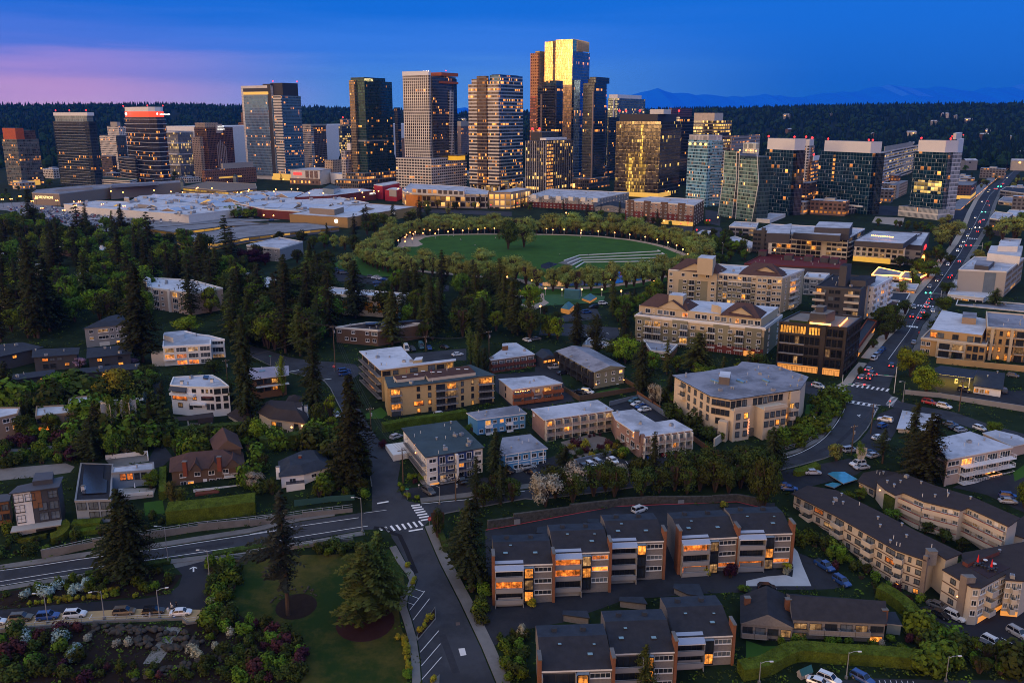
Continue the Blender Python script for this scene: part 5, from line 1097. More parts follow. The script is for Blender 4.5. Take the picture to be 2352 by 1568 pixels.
def Di():
 b=Bld('apartment_block','long grey and white apartment block on a red base beyond the park',0,'g',[(240,72),(808,100),(1103,42),(430,12)],1,198,Ab,A4,tR=A0,vN=10)
 for i in range(5):b.box('white_bay' if i%2==0 else 'grey_bay',(0,1),.02+.2*i,.17+.2*i,b.z0+(4 if i%2 else 4),b.z1+.8,.7,A0 if i%2==0 else Ad);b.box('red_base',(0,1),.0+.2*i,.19+.2*i,b.z0-1,b.z0+5.5,.9,Cx)
 for i in range(6):b.up('roof_tower','g',[(270+105*i,60+6*i),(310+105*i,64+6*i),(325+105*i,54+6*i),(285+105*i,50+6*i)],3.2,A0)
 b.fc((0,1),['wwwwwwwwwwwwwwwwww']*5,3.0,A3,(1.5,1.4,.8),.12,out=.95);b.fc((1,2),['wwwwwwwwwwww']*4,3.0,A3,(1.4,1.4,.8),.12);b.done()
 b=Bld('terrace_row','low grey terrace with dark pitched roof between the two red based blocks','terrace','g',[(815,166),(1074,182),(1100,142),(850,136)],1,218,Ab,Ac,'gable',rise=2.5,tR=A0);b.fc((0,1),['wwwwwwww']*2,2.9,A3,(1.6,1.4,.8),.1);b.done()
 b=Bld('apartment_block','tan and dark red apartment block with glowing corner shops beyond the park',0,'g',[(1075,112),(1660,152),(1748,102),(1290,78)],1,332,mat('taupe_siding',(.33,.25,.21),.9,var=.08),A4,tR=A0,vN=8)
 for i in range(4):b.box('brown_bay',(0,1),.03+.25*i,.13+.25*i,b.z0,b.z1+1,.6,Al);b.box('red_base',(0,1),.0+.25*i,.24+.25*i,b.z0-1,b.z0+9,.4,Cx)
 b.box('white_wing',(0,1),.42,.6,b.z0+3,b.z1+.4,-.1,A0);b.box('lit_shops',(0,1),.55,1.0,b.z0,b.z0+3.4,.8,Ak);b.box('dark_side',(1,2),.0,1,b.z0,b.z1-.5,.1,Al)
 b.fc((0,1),['wwwwwwwwwwwwww']*6,3.0,A3,(1.6,1.4,.8),.13,out=.65);b.fc((1,2),['wwwww']*6,3.0,A3,(1.4,1.4,.8),.15,out=.15);b.done()
 def gable(b,c,a,q,depth,rise,m=An,wm=None):
  P,Q=B7(*px(c,*a),b.z1),B7(*px(c,*q),b.z1);d=(Q-P);L=d.length;d/=L;n=Ve((-d.y,d.x,0));mb=MB();top=(P+Q)/2+Ve((0,0,rise));e=.5
  P2,Q2,T2=P+n*depth,Q+n*depth,top+n*depth
  mb.face([P,Q,top],wm or b.wall);mb.face([Q2,P2,T2],wm or b.wall)
  o=-n*.7;dn=Ve((0,0,-.25));mb.face([P+o-d*e+dn,top+o+Ve((0,0,.12)),T2+Ve((0,0,.12)),P2-d*e+dn],m);mb.face([top+o+Ve((0,0,.12)),Q+o+d*e+dn,Q2+d*e+dn,T2+Ve((0,0,.12))],m)
  return mb.bd('gable_roof',b.root)
 def hip(b,c,a,q,depth,rise,m=An):
  P,Q=B7(*px(c,*a),b.z1),B7(*px(c,*q),b.z1);d=(Q-P).normalized();n=Ve((-d.y,d.x,0));mb=MB();k=depth*.5;up=Ve((0,0,rise));A,B,C,D=P-n*.5,Q-n*.5,Q+n*depth,P+n*depth;U,V=P+n*k+d*k*.8+up,Q+n*k-d*k*.8+up
  for f in([A,B,V,U],[C,D,U,V],[B,C,V],[D,A,U]):mb.face(f,m)
  return mb.bd('hip_roof',b.root)
 b=Bld('apartment_block','taller cream apartment block with brown gabled roofs above the lower one',0,'g',[(1445,702),(2420,768),(2602,700),(1632,640)],1,1075,Bv,A5,tR=A0,vN=6,gP='cream blocks with brown roofs')
 b.box('olive_band',(0,1),.0,1,b.z0,b.z1-4.2,.12,Dl);b.box('cornice',(0,1),-.005,1.005,b.z1-3.9,b.z1-3.4,.5,A0);b.box('bay',(0,1),.0,.44,b.z0,b.z1-.2,1.6,Bv);b.box('bay',(0,1),.78,1.0,b.z0,b.z1-.2,1.6,Bv);b.box('bay_olive',(0,1),.10,.36,b.z0,b.z1-4.2,1.75,Dl)
 gable(b,'g',(1530,708),(1800,728),9,4);hip(b,'g',(1450,700),(1870,736),15,5);gable(b,'g',(2120,738),(2420,762),9,4);hip(b,'g',(2040,742),(2418,767),15,5)
 b.up('lift_tower','g',[(1690,600),(1822,612),(1848,583),(1722,574)],7.5,Bv,A5)
 b.fc((0,1),['w.w.W.w.'],2.9,A3,(1.7,1.6,.7),.12,a=0,b=.44,out=1.65);b.fc((0,1),['w.wbw.w']*6,2.9,A3,(1.7,1.5,.7),.10,zT=b.z1-3.2,a=0,b=.44,out=1.8,bL=('bars',Aq,A0,1.2));b.fc((0,1),['wbwwWbbw']*7,2.9,A3,(1.7,1.5,.7),.12,a=.45,b=.78,out=.2,bL=('bars',Aq,A0,1.2));b.fc((0,1),['wwbwW']*7,2.9,A3,(1.7,1.5,.7),.12,a=.79,b=1.0,out=1.65,bL=('bars',Aq,A0,1.2));b.fc((1,2),['wbw']*7,2.9,A3,(1.6,1.5,.7),.1);b.done()
 b=Bld('apartment_block','nearer cream and olive apartment block with terraces and brown gabled roofs',0,'g',[(1165,1092),(2265,1208),(2415,1095),(1330,1005)],1,1452,Dl,Ae,tR=A0,gP='cream blocks with brown roofs',pA=.9)
 b.up('penthouse_storey','g',[(1190,1005),(2235,1122),(2385,1022),(1345,938)],3.2,Bv,A5);b.box('cornice',(0,1),-.01,1.01,b.z1-.6,b.z1+.2,.7,A0)
 for a in(.0,.30,.62,.86):b.box('cream_bay',(0,1),a,a+.12,b.z0+3,b.z1-.1,.9,Dl);
 b.box('red_base',(0,1),.5,1.0,b.z0-2,b.z0+3.2,1.0,Cx);b.box('cream_storey',(0,1),0,1,b.z1-3.4,b.z1-.6,.35,Bv)
 zr=b.z1;b.z1+=3.2;gable(b,'g',(1350,1025),(1590,1052),9,3.6,wm=Bv);hip(b,'g',(1195,1006),(1620,1052),13,4.5);gable(b,'g',(1930,1085),(2190,1115),9,3.6,wm=Bv);hip(b,'g',(1880,1086),(2230,1121),13,4.5);b.up('lift_tower','g',[(1443,918),(1567,928),(1598,905),(1480,893)],5.5,Bv,A5);b.up('roof_box','g',[(1810,1000),(1862,1008),(1895,1025),(1840,985)],3,Bv,A5);b.ch('g',1602,990,2,1.2)
 P=(B7(*px('g',1190,1005),b.z1),B7(*px('g',2235,1122),b.z1));b.fc(tuple(Ve((q.x,q.y))for q in P),['.WnWWW.#.WWnWWn*WWW'],2.9,A3,(1.6,1.9,.3),.12,out=.05,top=.3);b.z1=zr
 b.fc((0,1),['wbbwwbwwbwwbww']*5,2.9,A3,(1.7,1.5,.7),.13,out=.95,top=.9,bL=('bars',Aq,A0,1.2));b.fc((1,2),['ww']*5,2.9,A3,(1.7,1.5,.7),.1);b.box('lit_garage',(0,1),.86,.94,b.z0-1.5,b.z0+2.2,1.1,mat('garage_glow'));b.done()
 b=Bld('apartment_block','long white framed apartment block with dark corner bay behind the red terraces',0,'h',[(40,376),(850,428),(990,351),(187,312)],1,618,A3,A4,tR=A3,vN=10)
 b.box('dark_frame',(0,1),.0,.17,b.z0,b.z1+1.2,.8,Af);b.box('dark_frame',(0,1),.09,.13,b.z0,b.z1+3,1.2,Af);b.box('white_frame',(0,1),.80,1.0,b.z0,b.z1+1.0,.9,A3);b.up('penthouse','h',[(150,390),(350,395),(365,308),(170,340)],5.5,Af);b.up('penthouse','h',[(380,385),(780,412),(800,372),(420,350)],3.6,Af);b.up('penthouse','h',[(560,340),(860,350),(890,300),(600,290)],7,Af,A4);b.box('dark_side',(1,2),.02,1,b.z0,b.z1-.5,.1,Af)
 b.fc((0,1),['WWW.BBBBWBBBBB.WWWW']*5,3.0,Af,(2.2,1.7,.6),.14,out=.95,lT=[Cd,E4,By]);b.fc((1,2),['bwbw']*5,3.0,Af,(1.6,1.5,.7),.2,out=.15);b.done()
 b=Bld('apartment_block','white apartment block with lime green panels and string lights on its roof',0,'h',[(905,452),(1335,484),(1480,388),(1060,365)],1,664,A3,A4,tR=Af,vN=6)
 b.up('dark_storey','h',[(905,455),(1320,480),(1440,395),(1060,372)],3,Af,A4)
 lime=mat('lime_panel',(.28,.42,.08),.8);
 for f in range(4):b.box('lime_band',(0,1),.12,.62,b.z1-3.1*f-2.4,b.z1-3.1*f-1.6,.10,lime)
 for i in range(9):b.box('white_pier',(0,1),.02+.12*i,.055+.12*i,b.z0+3,b.z1,.45,A3)
 b.fc((0,1),['WWWWWWWW']*4,3.1,Af,(2.4,1.8,.6),.16,out=.14);b.box('shop_glow',(0,1),.0,.75,b.z0,b.z0+3.2,.5,Ak);b.done()
 mb=MB()
 for i in range(13):p=B7(*px('h',1050+15*i,410+1.2*i),b.z1+5);mb.ball(p,.45,Ag,5,3)
 mb.bd('string_lights',b.root)
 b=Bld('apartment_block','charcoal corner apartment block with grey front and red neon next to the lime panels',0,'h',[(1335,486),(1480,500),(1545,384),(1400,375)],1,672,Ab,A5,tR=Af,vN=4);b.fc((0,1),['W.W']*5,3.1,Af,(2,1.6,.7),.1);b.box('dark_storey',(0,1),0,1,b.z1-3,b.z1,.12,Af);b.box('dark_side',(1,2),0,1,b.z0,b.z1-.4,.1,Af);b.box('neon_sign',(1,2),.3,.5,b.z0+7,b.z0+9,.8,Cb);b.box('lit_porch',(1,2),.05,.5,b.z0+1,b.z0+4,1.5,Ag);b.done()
 b=Bld('roof_terrace_block','low dark red roof terrace with vents and lamps in front of the long white block','shops','h',[(-40,650),(790,690),(840,622),(130,565)],1,760,Af,mat('red_paved_roof',(.14,.035,.035),.9,var=.15,vs=.5),h=5,tR=Cx,vN=14)
 for x,y in((110,545),(330,580),(500,590),(640,600),(720,610)):b.up('lift_hut','h',[(x-30,y),(x+40,y+4),(x+55,y-14),(x-10,y-18)],2.6,Af)
 b=Bld('office_block','grey flat roofed block between the cream blocks and the charcoal apartments','building','h',[(470,765),(640,778),(690,735),(500,725)],1,930,Ab,A5,tR=A0,vN=4);b.fc((0,1),['BWB']*3,2.9,A3,(1.8,1.5,.6),.1);b.done()
 b=Bld('office_block','pale low block with roof hatches behind the charcoal apartments','building','h',[(520,690),(790,720),(840,672),(560,648)],1,760,Ab,A4,tR=A0,vN=8);b.fc((0,1),['wwwww']*1,3,A3,(1.6,1.4,.7),.1);b.done()
 b=Bld('apartment_block','charcoal stepped apartment block with concrete balconies above the dark corner block',0,'h',[(575,842),(955,872),(1085,760),(720,742)],1,1190,Af,Bc,tR=Af,vN=6)
 b.up('lift_tower','h',[(778,668),(840,672),(880,650),(815,645)],9,Af);b.up('penthouse','h',[(870,790),(1000,800),(1085,755),(950,748)],2.4,Af)
 for f in range(4):b.box('concrete_balcony',(0,1),-.06,.22,b.z1-3.1*f-3.5,b.z1-3.1*f-2.6,1.2,Am);b.box('concrete_balcony',(0,1),.66,.99,b.z1-3.1*f-3.5,b.z1-3.1*f-2.6,1.2,Am)
 b.fc((0,1),['BnWW.BB']*5,3.1,Af,(2,1.8,.5),.12,out=.05);b.fc((1,2),['.wb']*5,3.1,A0,(1.4,1.6,.6),.12);b.box('concrete_frame',(1,2),.4,.5,b.z0,b.z1,.6,Ad);b.done()
 b=Bld('apartment_block','narrow white bay windowed apartment block on the main street',0,'h',[(930,830),(1068,852),(1228,768),(1090,750)],1,1118,A3,A5,tR=A3,vN=3);b.fc((1,2),['bwbwb']*6,2.9,A3,(1.8,1.6,.6),.12,bL=('solid',A3,A3,.9));b.fc((0,1),['ww']*6,2.9,A3);b.done()
 b=Bld('apartment_block','black glass corner block with an amber lit top storey and roof garden',0,'h',[(262,1146),(840,1202),(965,1106),(432,1062)],1,1618,mat('bronze_panel',(.032,.028,.027),.45,.2,var=.15),mat('gravel_roof',(.20,.18,.16),.95,var=.15),tR=mat('bronze_panel'),pA=.6)
 zb=b.z1
 for f in range(6):b.box('floor_edge',(0,1),.0,.40,zb-3.9*f-4.1,zb-3.9*f-3.75,.9,Ab if f else Af);b.box('floor_edge',(0,1),.46,1.0,zb-3.9*f-4.0,zb-3.9*f-3.8,.35,Af)
 b.box('centre_pier',(0,1),.63,.70,b.z0,zb,.9,mat('bronze_panel'));b.box('east_pier',(0,1),.96,1.0,b.z0,zb,.7,mat('bronze_panel'));b.box('west_pier',(0,1),.0,.02,b.z0,zb,1.0,mat('bronze_panel'))
 dk=mat('dusk_glass',(.025,.028,.032),.05,.6,var=.5,vs=.3)
 b.fc((0,1),['WWWWWWWWW.WWWW'],3.9,Aq,(3,2.9,.4),0,pE=Bn('bright_lit_room',(1,.40,.05),1.3,.45),a=.02,b=.62,nz=1,out=.05);b.fc((0,1),['WWW'],3.9,Aq,(3,2.9,.4),0,pE=dk,a=.71,b=.96,out=.05)
 b.fc((0,1),['WWWWWWWW']*5,3.9,Aq,(3,3.0,.4),.08,pE=dk,a=.02,b=.62,zT=zb-3.9,out=.05,lT=[By]);b.fc((0,1),['WWW']*5,3.9,Aq,(3,3.0,.4),.10,pE=dk,a=.71,b=.96,zT=zb-3.9,out=.05,lT=[By]);b.fc((1,2),['BBBB']*6,3.9,Aq,(3,2.8,.4),.05,pE=dk);b.box('shop_glow',(0,1),.0,.95,b.z0-.5,b.z0+2.6,.12,Aw)
 b.up('roof_lounge','h',[(520,1075),(660,1085),(740,1050),(570,1040)],3.5,Af);b.up('roof_lounge','h',[(570,1020),(640,1024),(668,1008),(590,1002)],5.5,Af);b.up('planter','h',[(345,1130),(500,1145),(520,1120),(400,1100)],.9,mat('roof_garden',(.03,.05,.015),.95,var=.4,vs=1.5));b.up('lit_strip','h',[(520,1150),(700,1166),(702,1160),(525,1144)],.5,Ag);b.up('lit_strip','h',[(770,1170),(840,1105),(845,1108),(778,1174)],.5,Ag);b.done()
 b=Bld('brick_building','red brick street wing with awnings beside the black glass corner block','shops','h',[(838,1378),(905,1402),(1095,1140),(1015,1120)],1,1498,Cc,Ac,tR=Cc);b.fc((1,2),['wwwwwwww']*2,3.4,Af,(1.6,1.8,.6),.15);b.box('shop_glow',(1,2),.1,.9,b.z0,b.z0+2.4,.15,Aw);b.box('awning',(1,2),.1,.7,b.z0+2.7,b.z0+3,1.5,Bi);b.done()
 b=Bld('apartment_block','ochre apartment block with cream cornice and flat grey roof at the avenue corner',0,'h',[(1475,1285),(2030,1345),(2110,1200),(1600,1160)],1,1498,Dd,Ae,tR=Am)
 b.up('top_storey','h',[(1553,1212),(1995,1262),(2060,1130),(1650,1046)],3.4,Dd,A5);b.up('plant_screen','h',[(1825,1110),(1945,1120),(1950,1070),(1830,1062)],6,Bi);b.box('cornice',(0,1),-.01,1.01,b.z1-.5,b.z1+.3,.7,Am);b.box('sand_bay',(0,1),.25,.70,b.z0,b.z1-.4,1.2,Bv)
 P=(B7(*px('h',1553,1212),b.z1+3.4),B7(*px('h',1995,1262),b.z1+3.4));zr=b.z1;b.z1+=3.4;b.fc(tuple(Ve((q.x,q.y))for q in P),['#W.W.BB'],3.0,Af,(2.4,2.0,.4),.1,out=.05);b.z1=zr
 b.fc((0,1),['ww.']*3,3.1,A3,(1.5,1.7,.5),.06,a=0,b=.24,out=.05);b.fc((0,1),['bb']*3,3.1,Af,(2.6,1.9,.3),.08,a=.27,b=.68,out=1.25,bL=('bars',Aq,A0,1.2));b.fc((0,1),['wBw']*3,3.1,Af,(1.6,1.7,.5),.1,a=.71,b=.99,out=.05)
 for i in range(9):b.vent('b')
 b.done()
 b=Bld('apartment_block','ochre apartment wing with loggias and lit rooms at the edge of the picture',0,'h',[(2040,1192),(2460,1222),(2520,1100),(2030,1060)],1,1500,Dd,Ae,tR=Am,vN=6);b.fc((0,1),['Wn+bW','bnbbW','WnBbb','bn+bW'],3.2,Af,(2,1.9,.4),.2,bL=('bars',Aq,Am,1.3));b.box('sand_pier',(0,1),.08,.14,b.z0,b.z1,1.5,Bv);b.box('sand_pier',(0,1),.48,.54,b.z0,b.z1,1.5,Bv);b.done()
 b=Bld('office_block','pale concrete block with blue grey panel and stepped roofs across the avenue','building','h',[(1795,700),(2205,718),(2352,600),(1930,590)],1,935,Ad,A4,tR=A0,vN=10);b.box('blue_panel',(0,1),.55,.79,b.z0+1,b.z1-1,.15,mat('blue_grey_panel',(.12,.16,.2),.8));b.fc((1,2),['WWW']*4,3.2,Ab,(2.2,1.8,.5),.1);b.up('roof_level','h',[(2040,560),(2320,590),(2345,500),(2070,495)],4,A0,A5);b.up('roof_level','h',[(1930,660),(2050,675),(2100,630),(1950,620)],2,Af,Ae);b.up('roof_level','h',[(2130,500),(2300,505),(2315,465),(2160,455)],7,A0,A5);b.done()
 for lb,r,k,by,w,rf in(('white flat roofed shop with vents beside the avenue trees',[(1700,912),(2005,945),(2190,868),(1760,790)],1,985,A3,A5),('long low shop with dark flat roof above the ochre block',[(1770,1002),(2380,1062),(2440,1000),(1790,948)],1,1070,Am,Ae),('cream shop with brown roof far up the avenue',[(2135,112),(2380,142),(2420,92),(2180,75)],1,175,Am,Ae),('charcoal block with orange window by the avenue crossing',[(2060,262),(2180,280),(2260,222),(2110,205)],1,420,Af,A4),('white block with flat roof at the picture edge near the avenue',[(2190,232),(2420,265),(2480,200),(2230,190)],1,300,A0,A5),('teal edged block with solar roof far up the avenue',[(2150,22),(2400,55),(2460,10),(2200,-6)],1,110,Ab,Ac),('white topped shop half hidden by avenue trees',[(2140,470),(2310,490),(2330,440),(2170,432)],1,520,A3,A4)):
  b=Bld('shop_building',lb,'shop','h',r,k,by,w,rf,tR=A0,vN=5);b.fc((0,1),['WWWWW']*2,3.4,Af,(2.2,1.7,.6),.25);b.done()
 for lb,r,k,by,w,rf in(('flat shop roof edged with amber light strips',[(1050,742),(1292,752),(1315,722),(1108,678)],1,800,Al,Ae),('pink fronted shop with amber lit eaves',[(1285,772),(1432,782),(1542,728),(1330,716)],1,815,mat('pink_front',(.55,.16,.22),.8,emit=(1,.15,.2),es=.06),Ae),('brown gabled house with two square windows on the main street',[(1190,842),(1425,872),(1452,822),(1210,810)],1,910,Be,A4),('dark blue roofed shop at the main street crossing',[(1185,955),(1330,985),(1378,900),(1190,890)],1,1020,Af,Ac),('tan small house behind the street trees',[(1170,1010),(1260,1025),(1290,965),(1185,955)],1,1060,Be,An)):
  b=Bld('shop_building',lb,'shop','h',r,k,by,w,rf,tR=Ag if 'amber' in lb else A0,pA=.35);b.fc((0,1),['W.W'],3.0,A3,(1.8,1.3,.9),.5);b.done()
 b=Bld('restaurant','small flat roofed diner with red lamps by the park junction',0,'g',[(1690,390),(1780,400),(1830,372),(1730,365)],1,445,Be,A5,tR=A0);b.box('lit_front',(0,1),.3,1,b.z0,b.z0+2.6,.2,Ag);b.done()
 b=Bld('office_block','blue glass low block with flat roofs at the foot of the green tower','building','g',[(1960,330),(2190,345),(2210,300),(2010,290)],1,420,Ab,A4,tR=A0,vN=3);b.fc((0,1),['WWWW']*2,3.3,Af,(2.2,1.8,.5),.2);b.done()
 b=Bld('house_row','cream terrace with small gables behind the park trees','terrace','g',[(1930,440),(2140,520),(2200,480),(2010,415)],1,560,Am,A4,tR=A0,vN=2);b.fc((0,1),['wwwww']*2,2.9,A3,(1.3,1.3,.8),.2);b.done()
 b=Bld('pavilion','sloping white concrete pavilion at the foot of the first navy slab',0,'d',[(550,968),(640,975),(745,935),(640,930)],1,1000,A0,A4,tR=A0)
 b=Bld('street_screen','tall pale steel sail sculpture standing beside the checkerboard tower','sculpture','d',[(240,750),(262,752),(275,748),(262,745)],1,850,Ai,Ai,tR=Ai)
 for lb,r,by in(('teal roofed shelter at the playground edge',[(700,945),(770,970),(828,935),(760,915)],990),('teal roofed shelter glowing orange by the playground car park',[(520,1030),(590,1045),(635,1005),(560,990)],1085)):
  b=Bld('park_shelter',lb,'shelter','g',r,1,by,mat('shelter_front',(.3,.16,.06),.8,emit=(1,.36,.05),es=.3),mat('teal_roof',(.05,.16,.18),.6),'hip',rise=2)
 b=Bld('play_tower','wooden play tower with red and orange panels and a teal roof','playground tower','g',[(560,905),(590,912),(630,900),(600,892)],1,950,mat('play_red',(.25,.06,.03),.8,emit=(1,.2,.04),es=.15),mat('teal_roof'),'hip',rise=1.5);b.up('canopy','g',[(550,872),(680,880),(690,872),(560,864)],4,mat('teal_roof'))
 b=Bld('park_steps','white stone water steps cut into the round lawn','steps','g',[(500,640),(680,580),(720,590),(600,660)],0,0,A0,A8,h=.5,pA=0,tR=A8)
 for i,q in enumerate(((680,583,1370,548),(690,605,1405,572),(700,625,1430,600),(720,642,1400,632))):
  Av('stone_seat_wall',B6(Aj('g',[(q[0]-130+20*i,q[1]+45),q[:2],q[2:],(q[2]-20,q[3]-8)]),.9),.06,A0,.45)
Di()
Cy=mat('sky_blue_siding',(.085,.27,.50),.8,var=.06,vs=.4);D0=mat('royal_blue_panel',(.02,.05,.17),.8,var=.06);Ei=mat('rust_balustrade',(.26,.075,.025),.8,var=.12);Cl=mat('maroon_balustrade',(.12,.035,.025),.8,var=.12)
yel=mat('yellow_brick',(.46,.33,.16),.9,var=.08,vs=.6);Ay=mat('grey_shingle_wall',(.18,.17,.165),.9,var=.18,vs=2.5);awn=mat('pale_blue_awning',(.28,.33,.42),.6,var=.05);B3=mat('beige_render',(.47,.42,.35),.9,var=.06,vs=.3);Ba=mat('graphite_siding',(.045,.047,.055),.8,var=.1);Ce=mat('cedar_cladding',(.19,.085,.035),.8,var=.15,vs=1.0);Cn=mat('solar_panel',(.03,.035,.05),.25,.2,var=.1);D9=mat('lilac_roof',(.30,.28,.33),.9,var=.08,sT=.2)
Ax=mat('limestone',(.55,.46,.345),.9,var=.06,vs=.4);C3=mat('pink_beige_render',(.42,.33,.28),.9,var=.07)
def Ap(b,c,pts,m=Cn,dz=.12):
 P=[B7(*px(c,*q),b.z1+dz)for q in pts];mb=MB();mb.pr(ccw([Ve((p.x,p.y))for p in P]),b.z1,b.z1+dz,m);return mb.bd('roof_panel',b.root)
def Cp():
 b=Bld('apartment_block','white apartment block with broad teal grey roof and royal blue balconies above a lit carport',0,'j',[(1293,878),(1500,1130),(2008,1045),(1763,812)],1,(1505,1392),A0,As,'slab',over=.5,tR=Aa,vN=16)
 b.box('blue_panel',(1,2),.19,.83,b.z1-8.0,b.z1-.4,.12,D0);b.box('white_pier',(1,2),.49,.53,b.z1-8.0,b.z1-.4,1.5,A0);b.box('carport_opening',(1,2),.04,.97,b.z0-1.5,b.z1-8.15,.10,Aw)
 for i in range(6):b.box('carport_post',(1,2),.03+.19*i,.045+.19*i,b.z0-2,b.z1-8.1,.35,A0)
 b.fc((1,2),['w']*3,2.95,A3,(2.2,1.3,.9),.0,a=.02,b=.18,out=.02);b.fc((1,2),['w']*3,2.95,A3,(2.2,1.3,.9),.0,a=.84,b=.99,out=.02);b.fc((1,2),['tw','tw','tw'],2.95,A3,(1.7,1.3,.9),.08,a=.20,b=.49,out=.13);b.fc((1,2),['wt','*t','wt'],2.95,A3,(1.6,1.3,.9),.05,a=.54,b=.82,out=.13)
 for f in range(3):
  for a0,a1 in((.2,.49),(.53,.82)):
   P,Q=b.edge((1,2));d=Q-P;p=P+d*(a0+a1)/2;put('balcony',B9(d.length*(a1-a0),1.5,'bars',Aa,Ab),b.root,b.local(p,b.z1-.35-2.57*(f+1)),a2(d.y,d.x))
 P,Q=b.edge((0,1));d=Q-P
 for f in range(3):p=P+d*.58;put('walkway',B9(d.length*.8,1.3,'bars',Aa,Ab),b.root,b.local(p,b.z1-.35-2.57*(f+1)),a2(d.y,d.x))
 b.fc((0,1),['dw.dw.dw']*3,2.95,A3,(1.5,1.2,.9),.1)
 for x,y in((1412,1022),(1415,1090),(1470,1160)):b.lb('j',x,y,P.y*.5+Q.y*.5-2)
 b.box('stair_wing',(0,1),-.02,.36,b.z0-1,b.z1-4.5,5.5,A0);b.done()
 t=Ao('street_number_post','small white notice post beside the carport drive','sign',gnd('j',1445,1398));mb=MB();p=gnd('j',1445,1398);mb.box((p.x,p.y,p.z+.5),(.06,.06,1),Ai);mb.box((p.x,p.y,p.z+1.1),(.4,.05,.4),A3);mb.bd('notice',t)
 b=Bld('blue_apartment_house','blue apartment house with curved eaves nearest the shore street','apartment house','k',[(-20,1112),(42,1108),(412,1052),(260,930),(20,960)],1,(40,1262),Cy,Ae,'slab',over=.4,tR=A3,vN=5)
 b.fc((1,2),['WWwwW','.WwwW'],3.0,A3,(1.6,1.4,.8),.08);b.box('white_belt',(1,2),0,1,b.z1-3.05,b.z1-2.85,.1,A3)
 P,Q=b.edge((1,2));d=Q-P;put('balcony',B9(d.length*.5,1.6,'bars',A3,A3),b.root,b.local(P+d*.47,b.z1-5.5),a2(d.y,d.x));b.box('carport_opening',(1,2),.03,.9,b.z0-1,b.z1-5.65,.06,mat('amber_soffit'))
 for i in range(4):b.box('white_post',(1,2),.02+.3*i,.035+.3*i,b.z0-1,b.z1-.4,.25,A3)
 b.done()
 b=Bld('blue_apartment_house','blue apartment house with curved roof behind the first one','apartment house','k',[(-290,748),(-198,808),(232,752),(142,684)],1,(-195,945),Cy,Ae,'slab',over=.4,tR=A3,vN=4)
 b.fc((1,2),['.bw*bww','wbwwbWw'],2.9,A3,(1.4,1.3,.9),.12,bL=('panel',A3,A3,1.4));b.box('carport_opening',(1,2),.1,.95,b.z0-1,b.z1-5.5,.06,mat('amber_soffit'));b.done()
 b=Bld('apartment_block','long three storey pink brick block with walkway balconies over the flower court',0,'k',[(265,716),(375,810),(972,724),(835,637)],1,988,Be,A4,'slab',over=.3,tR=A0,vN=4,gP='pink brick court blocks')
 b.fc((1,2),['bbbbbbbb','bb+bbbbb','bwbbwbbb'],2.75,A0,(1.6,1.4,.8),.10,bL=('panel',mat('mauve_rail',(.30,.235,.20),.8),Am,1.5),pE=A9)
 for i in range(9):b.box('post',(1,2),.005+.122*i,.014+.122*i,b.z0-1,b.z1-.3,1.55,Am)
 b.fc((0,1),['w..']*1,2.75,A3,(1.2,.8,1.2),0);b.done()
 b=Bld('apartment_block','pink brick corner block with chimney stack and carport facing the parking bays',0,'k',[(955,742),(985,805),(1205,953),(1650,894),(1487,804),(1330,828),(1145,717)],2,(1212,1152),Be,A4,'slab',over=.3,tR=A0,vN=5,gP='pink brick court blocks')
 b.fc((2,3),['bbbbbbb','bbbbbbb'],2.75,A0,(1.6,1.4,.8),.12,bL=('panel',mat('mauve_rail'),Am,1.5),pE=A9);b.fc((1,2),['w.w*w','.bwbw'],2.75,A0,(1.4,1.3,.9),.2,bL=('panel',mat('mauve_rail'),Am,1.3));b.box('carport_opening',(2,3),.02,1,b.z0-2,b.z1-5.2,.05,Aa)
 for i in range(8):b.box('post',(2,3),.03+.135*i,.04+.135*i,b.z0-2,b.z1-.3,1.55,A0)
 b.ch('k',1172,905,1.6,1.3,Be);b.lb('k',1142,915);b.box('chimney_breast',(2,3),-.02,.05,b.z0-1,b.z1+.6,.6,Be);b.done()
 b=Bld('apartment_block','cream walled block with bright rust balconies and a string of lights',0,'k',[(-14,458),(104,550),(538,494),(370,429),(160,446)],1,(106,690),C3,A4,'slab',over=.2,tR=A0,vN=2)
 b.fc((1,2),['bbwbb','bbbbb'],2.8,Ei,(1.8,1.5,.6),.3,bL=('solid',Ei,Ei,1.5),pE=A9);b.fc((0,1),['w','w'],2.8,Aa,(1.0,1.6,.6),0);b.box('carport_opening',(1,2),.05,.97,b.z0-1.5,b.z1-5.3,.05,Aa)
 P,Q=b.edge((1,2));d=(Q-P).normalized();n=Ve((d.y,-d.x));mb=MB()
 for i in range(9):p=P+d*(.4+i*.62)+n*1.5;mb.ball((p.x,p.y,b.z1-.55-.12*sn(i*PI/4)**2),.13,Bx,5,3)
 mb.bd('string_lights',b.root);b.done()
 b=Bld('apartment_block','maroon balcony block with stained pale roof by the dark conifers',0,'k',[(-98,285),(-80,300),(300,248),(140,150),(25,155),(40,190)],1,(-75,405),Al,A4,'slab',over=.2,tR=A0,vN=4)
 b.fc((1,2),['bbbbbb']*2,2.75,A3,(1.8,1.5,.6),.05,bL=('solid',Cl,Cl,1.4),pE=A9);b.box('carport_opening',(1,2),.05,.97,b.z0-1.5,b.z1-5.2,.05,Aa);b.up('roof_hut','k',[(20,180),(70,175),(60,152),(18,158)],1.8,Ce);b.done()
 b=Bld('apartment_block','olive walled block with gently pitched grey roof and black balcony side',0,'k',[(475,218),(805,402),(1080,357),(762,188)],1,(812,550),Dl,Ae,'gable',over=.5,rise=1.4,tR=Aa,vN=6)
 b.fc((0,1),['bbbbbb','bbbbbb','gggggg'],2.9,Aa,(1.8,1.5,.7),.15,bL=('bars',Aa,Aa,1.6))
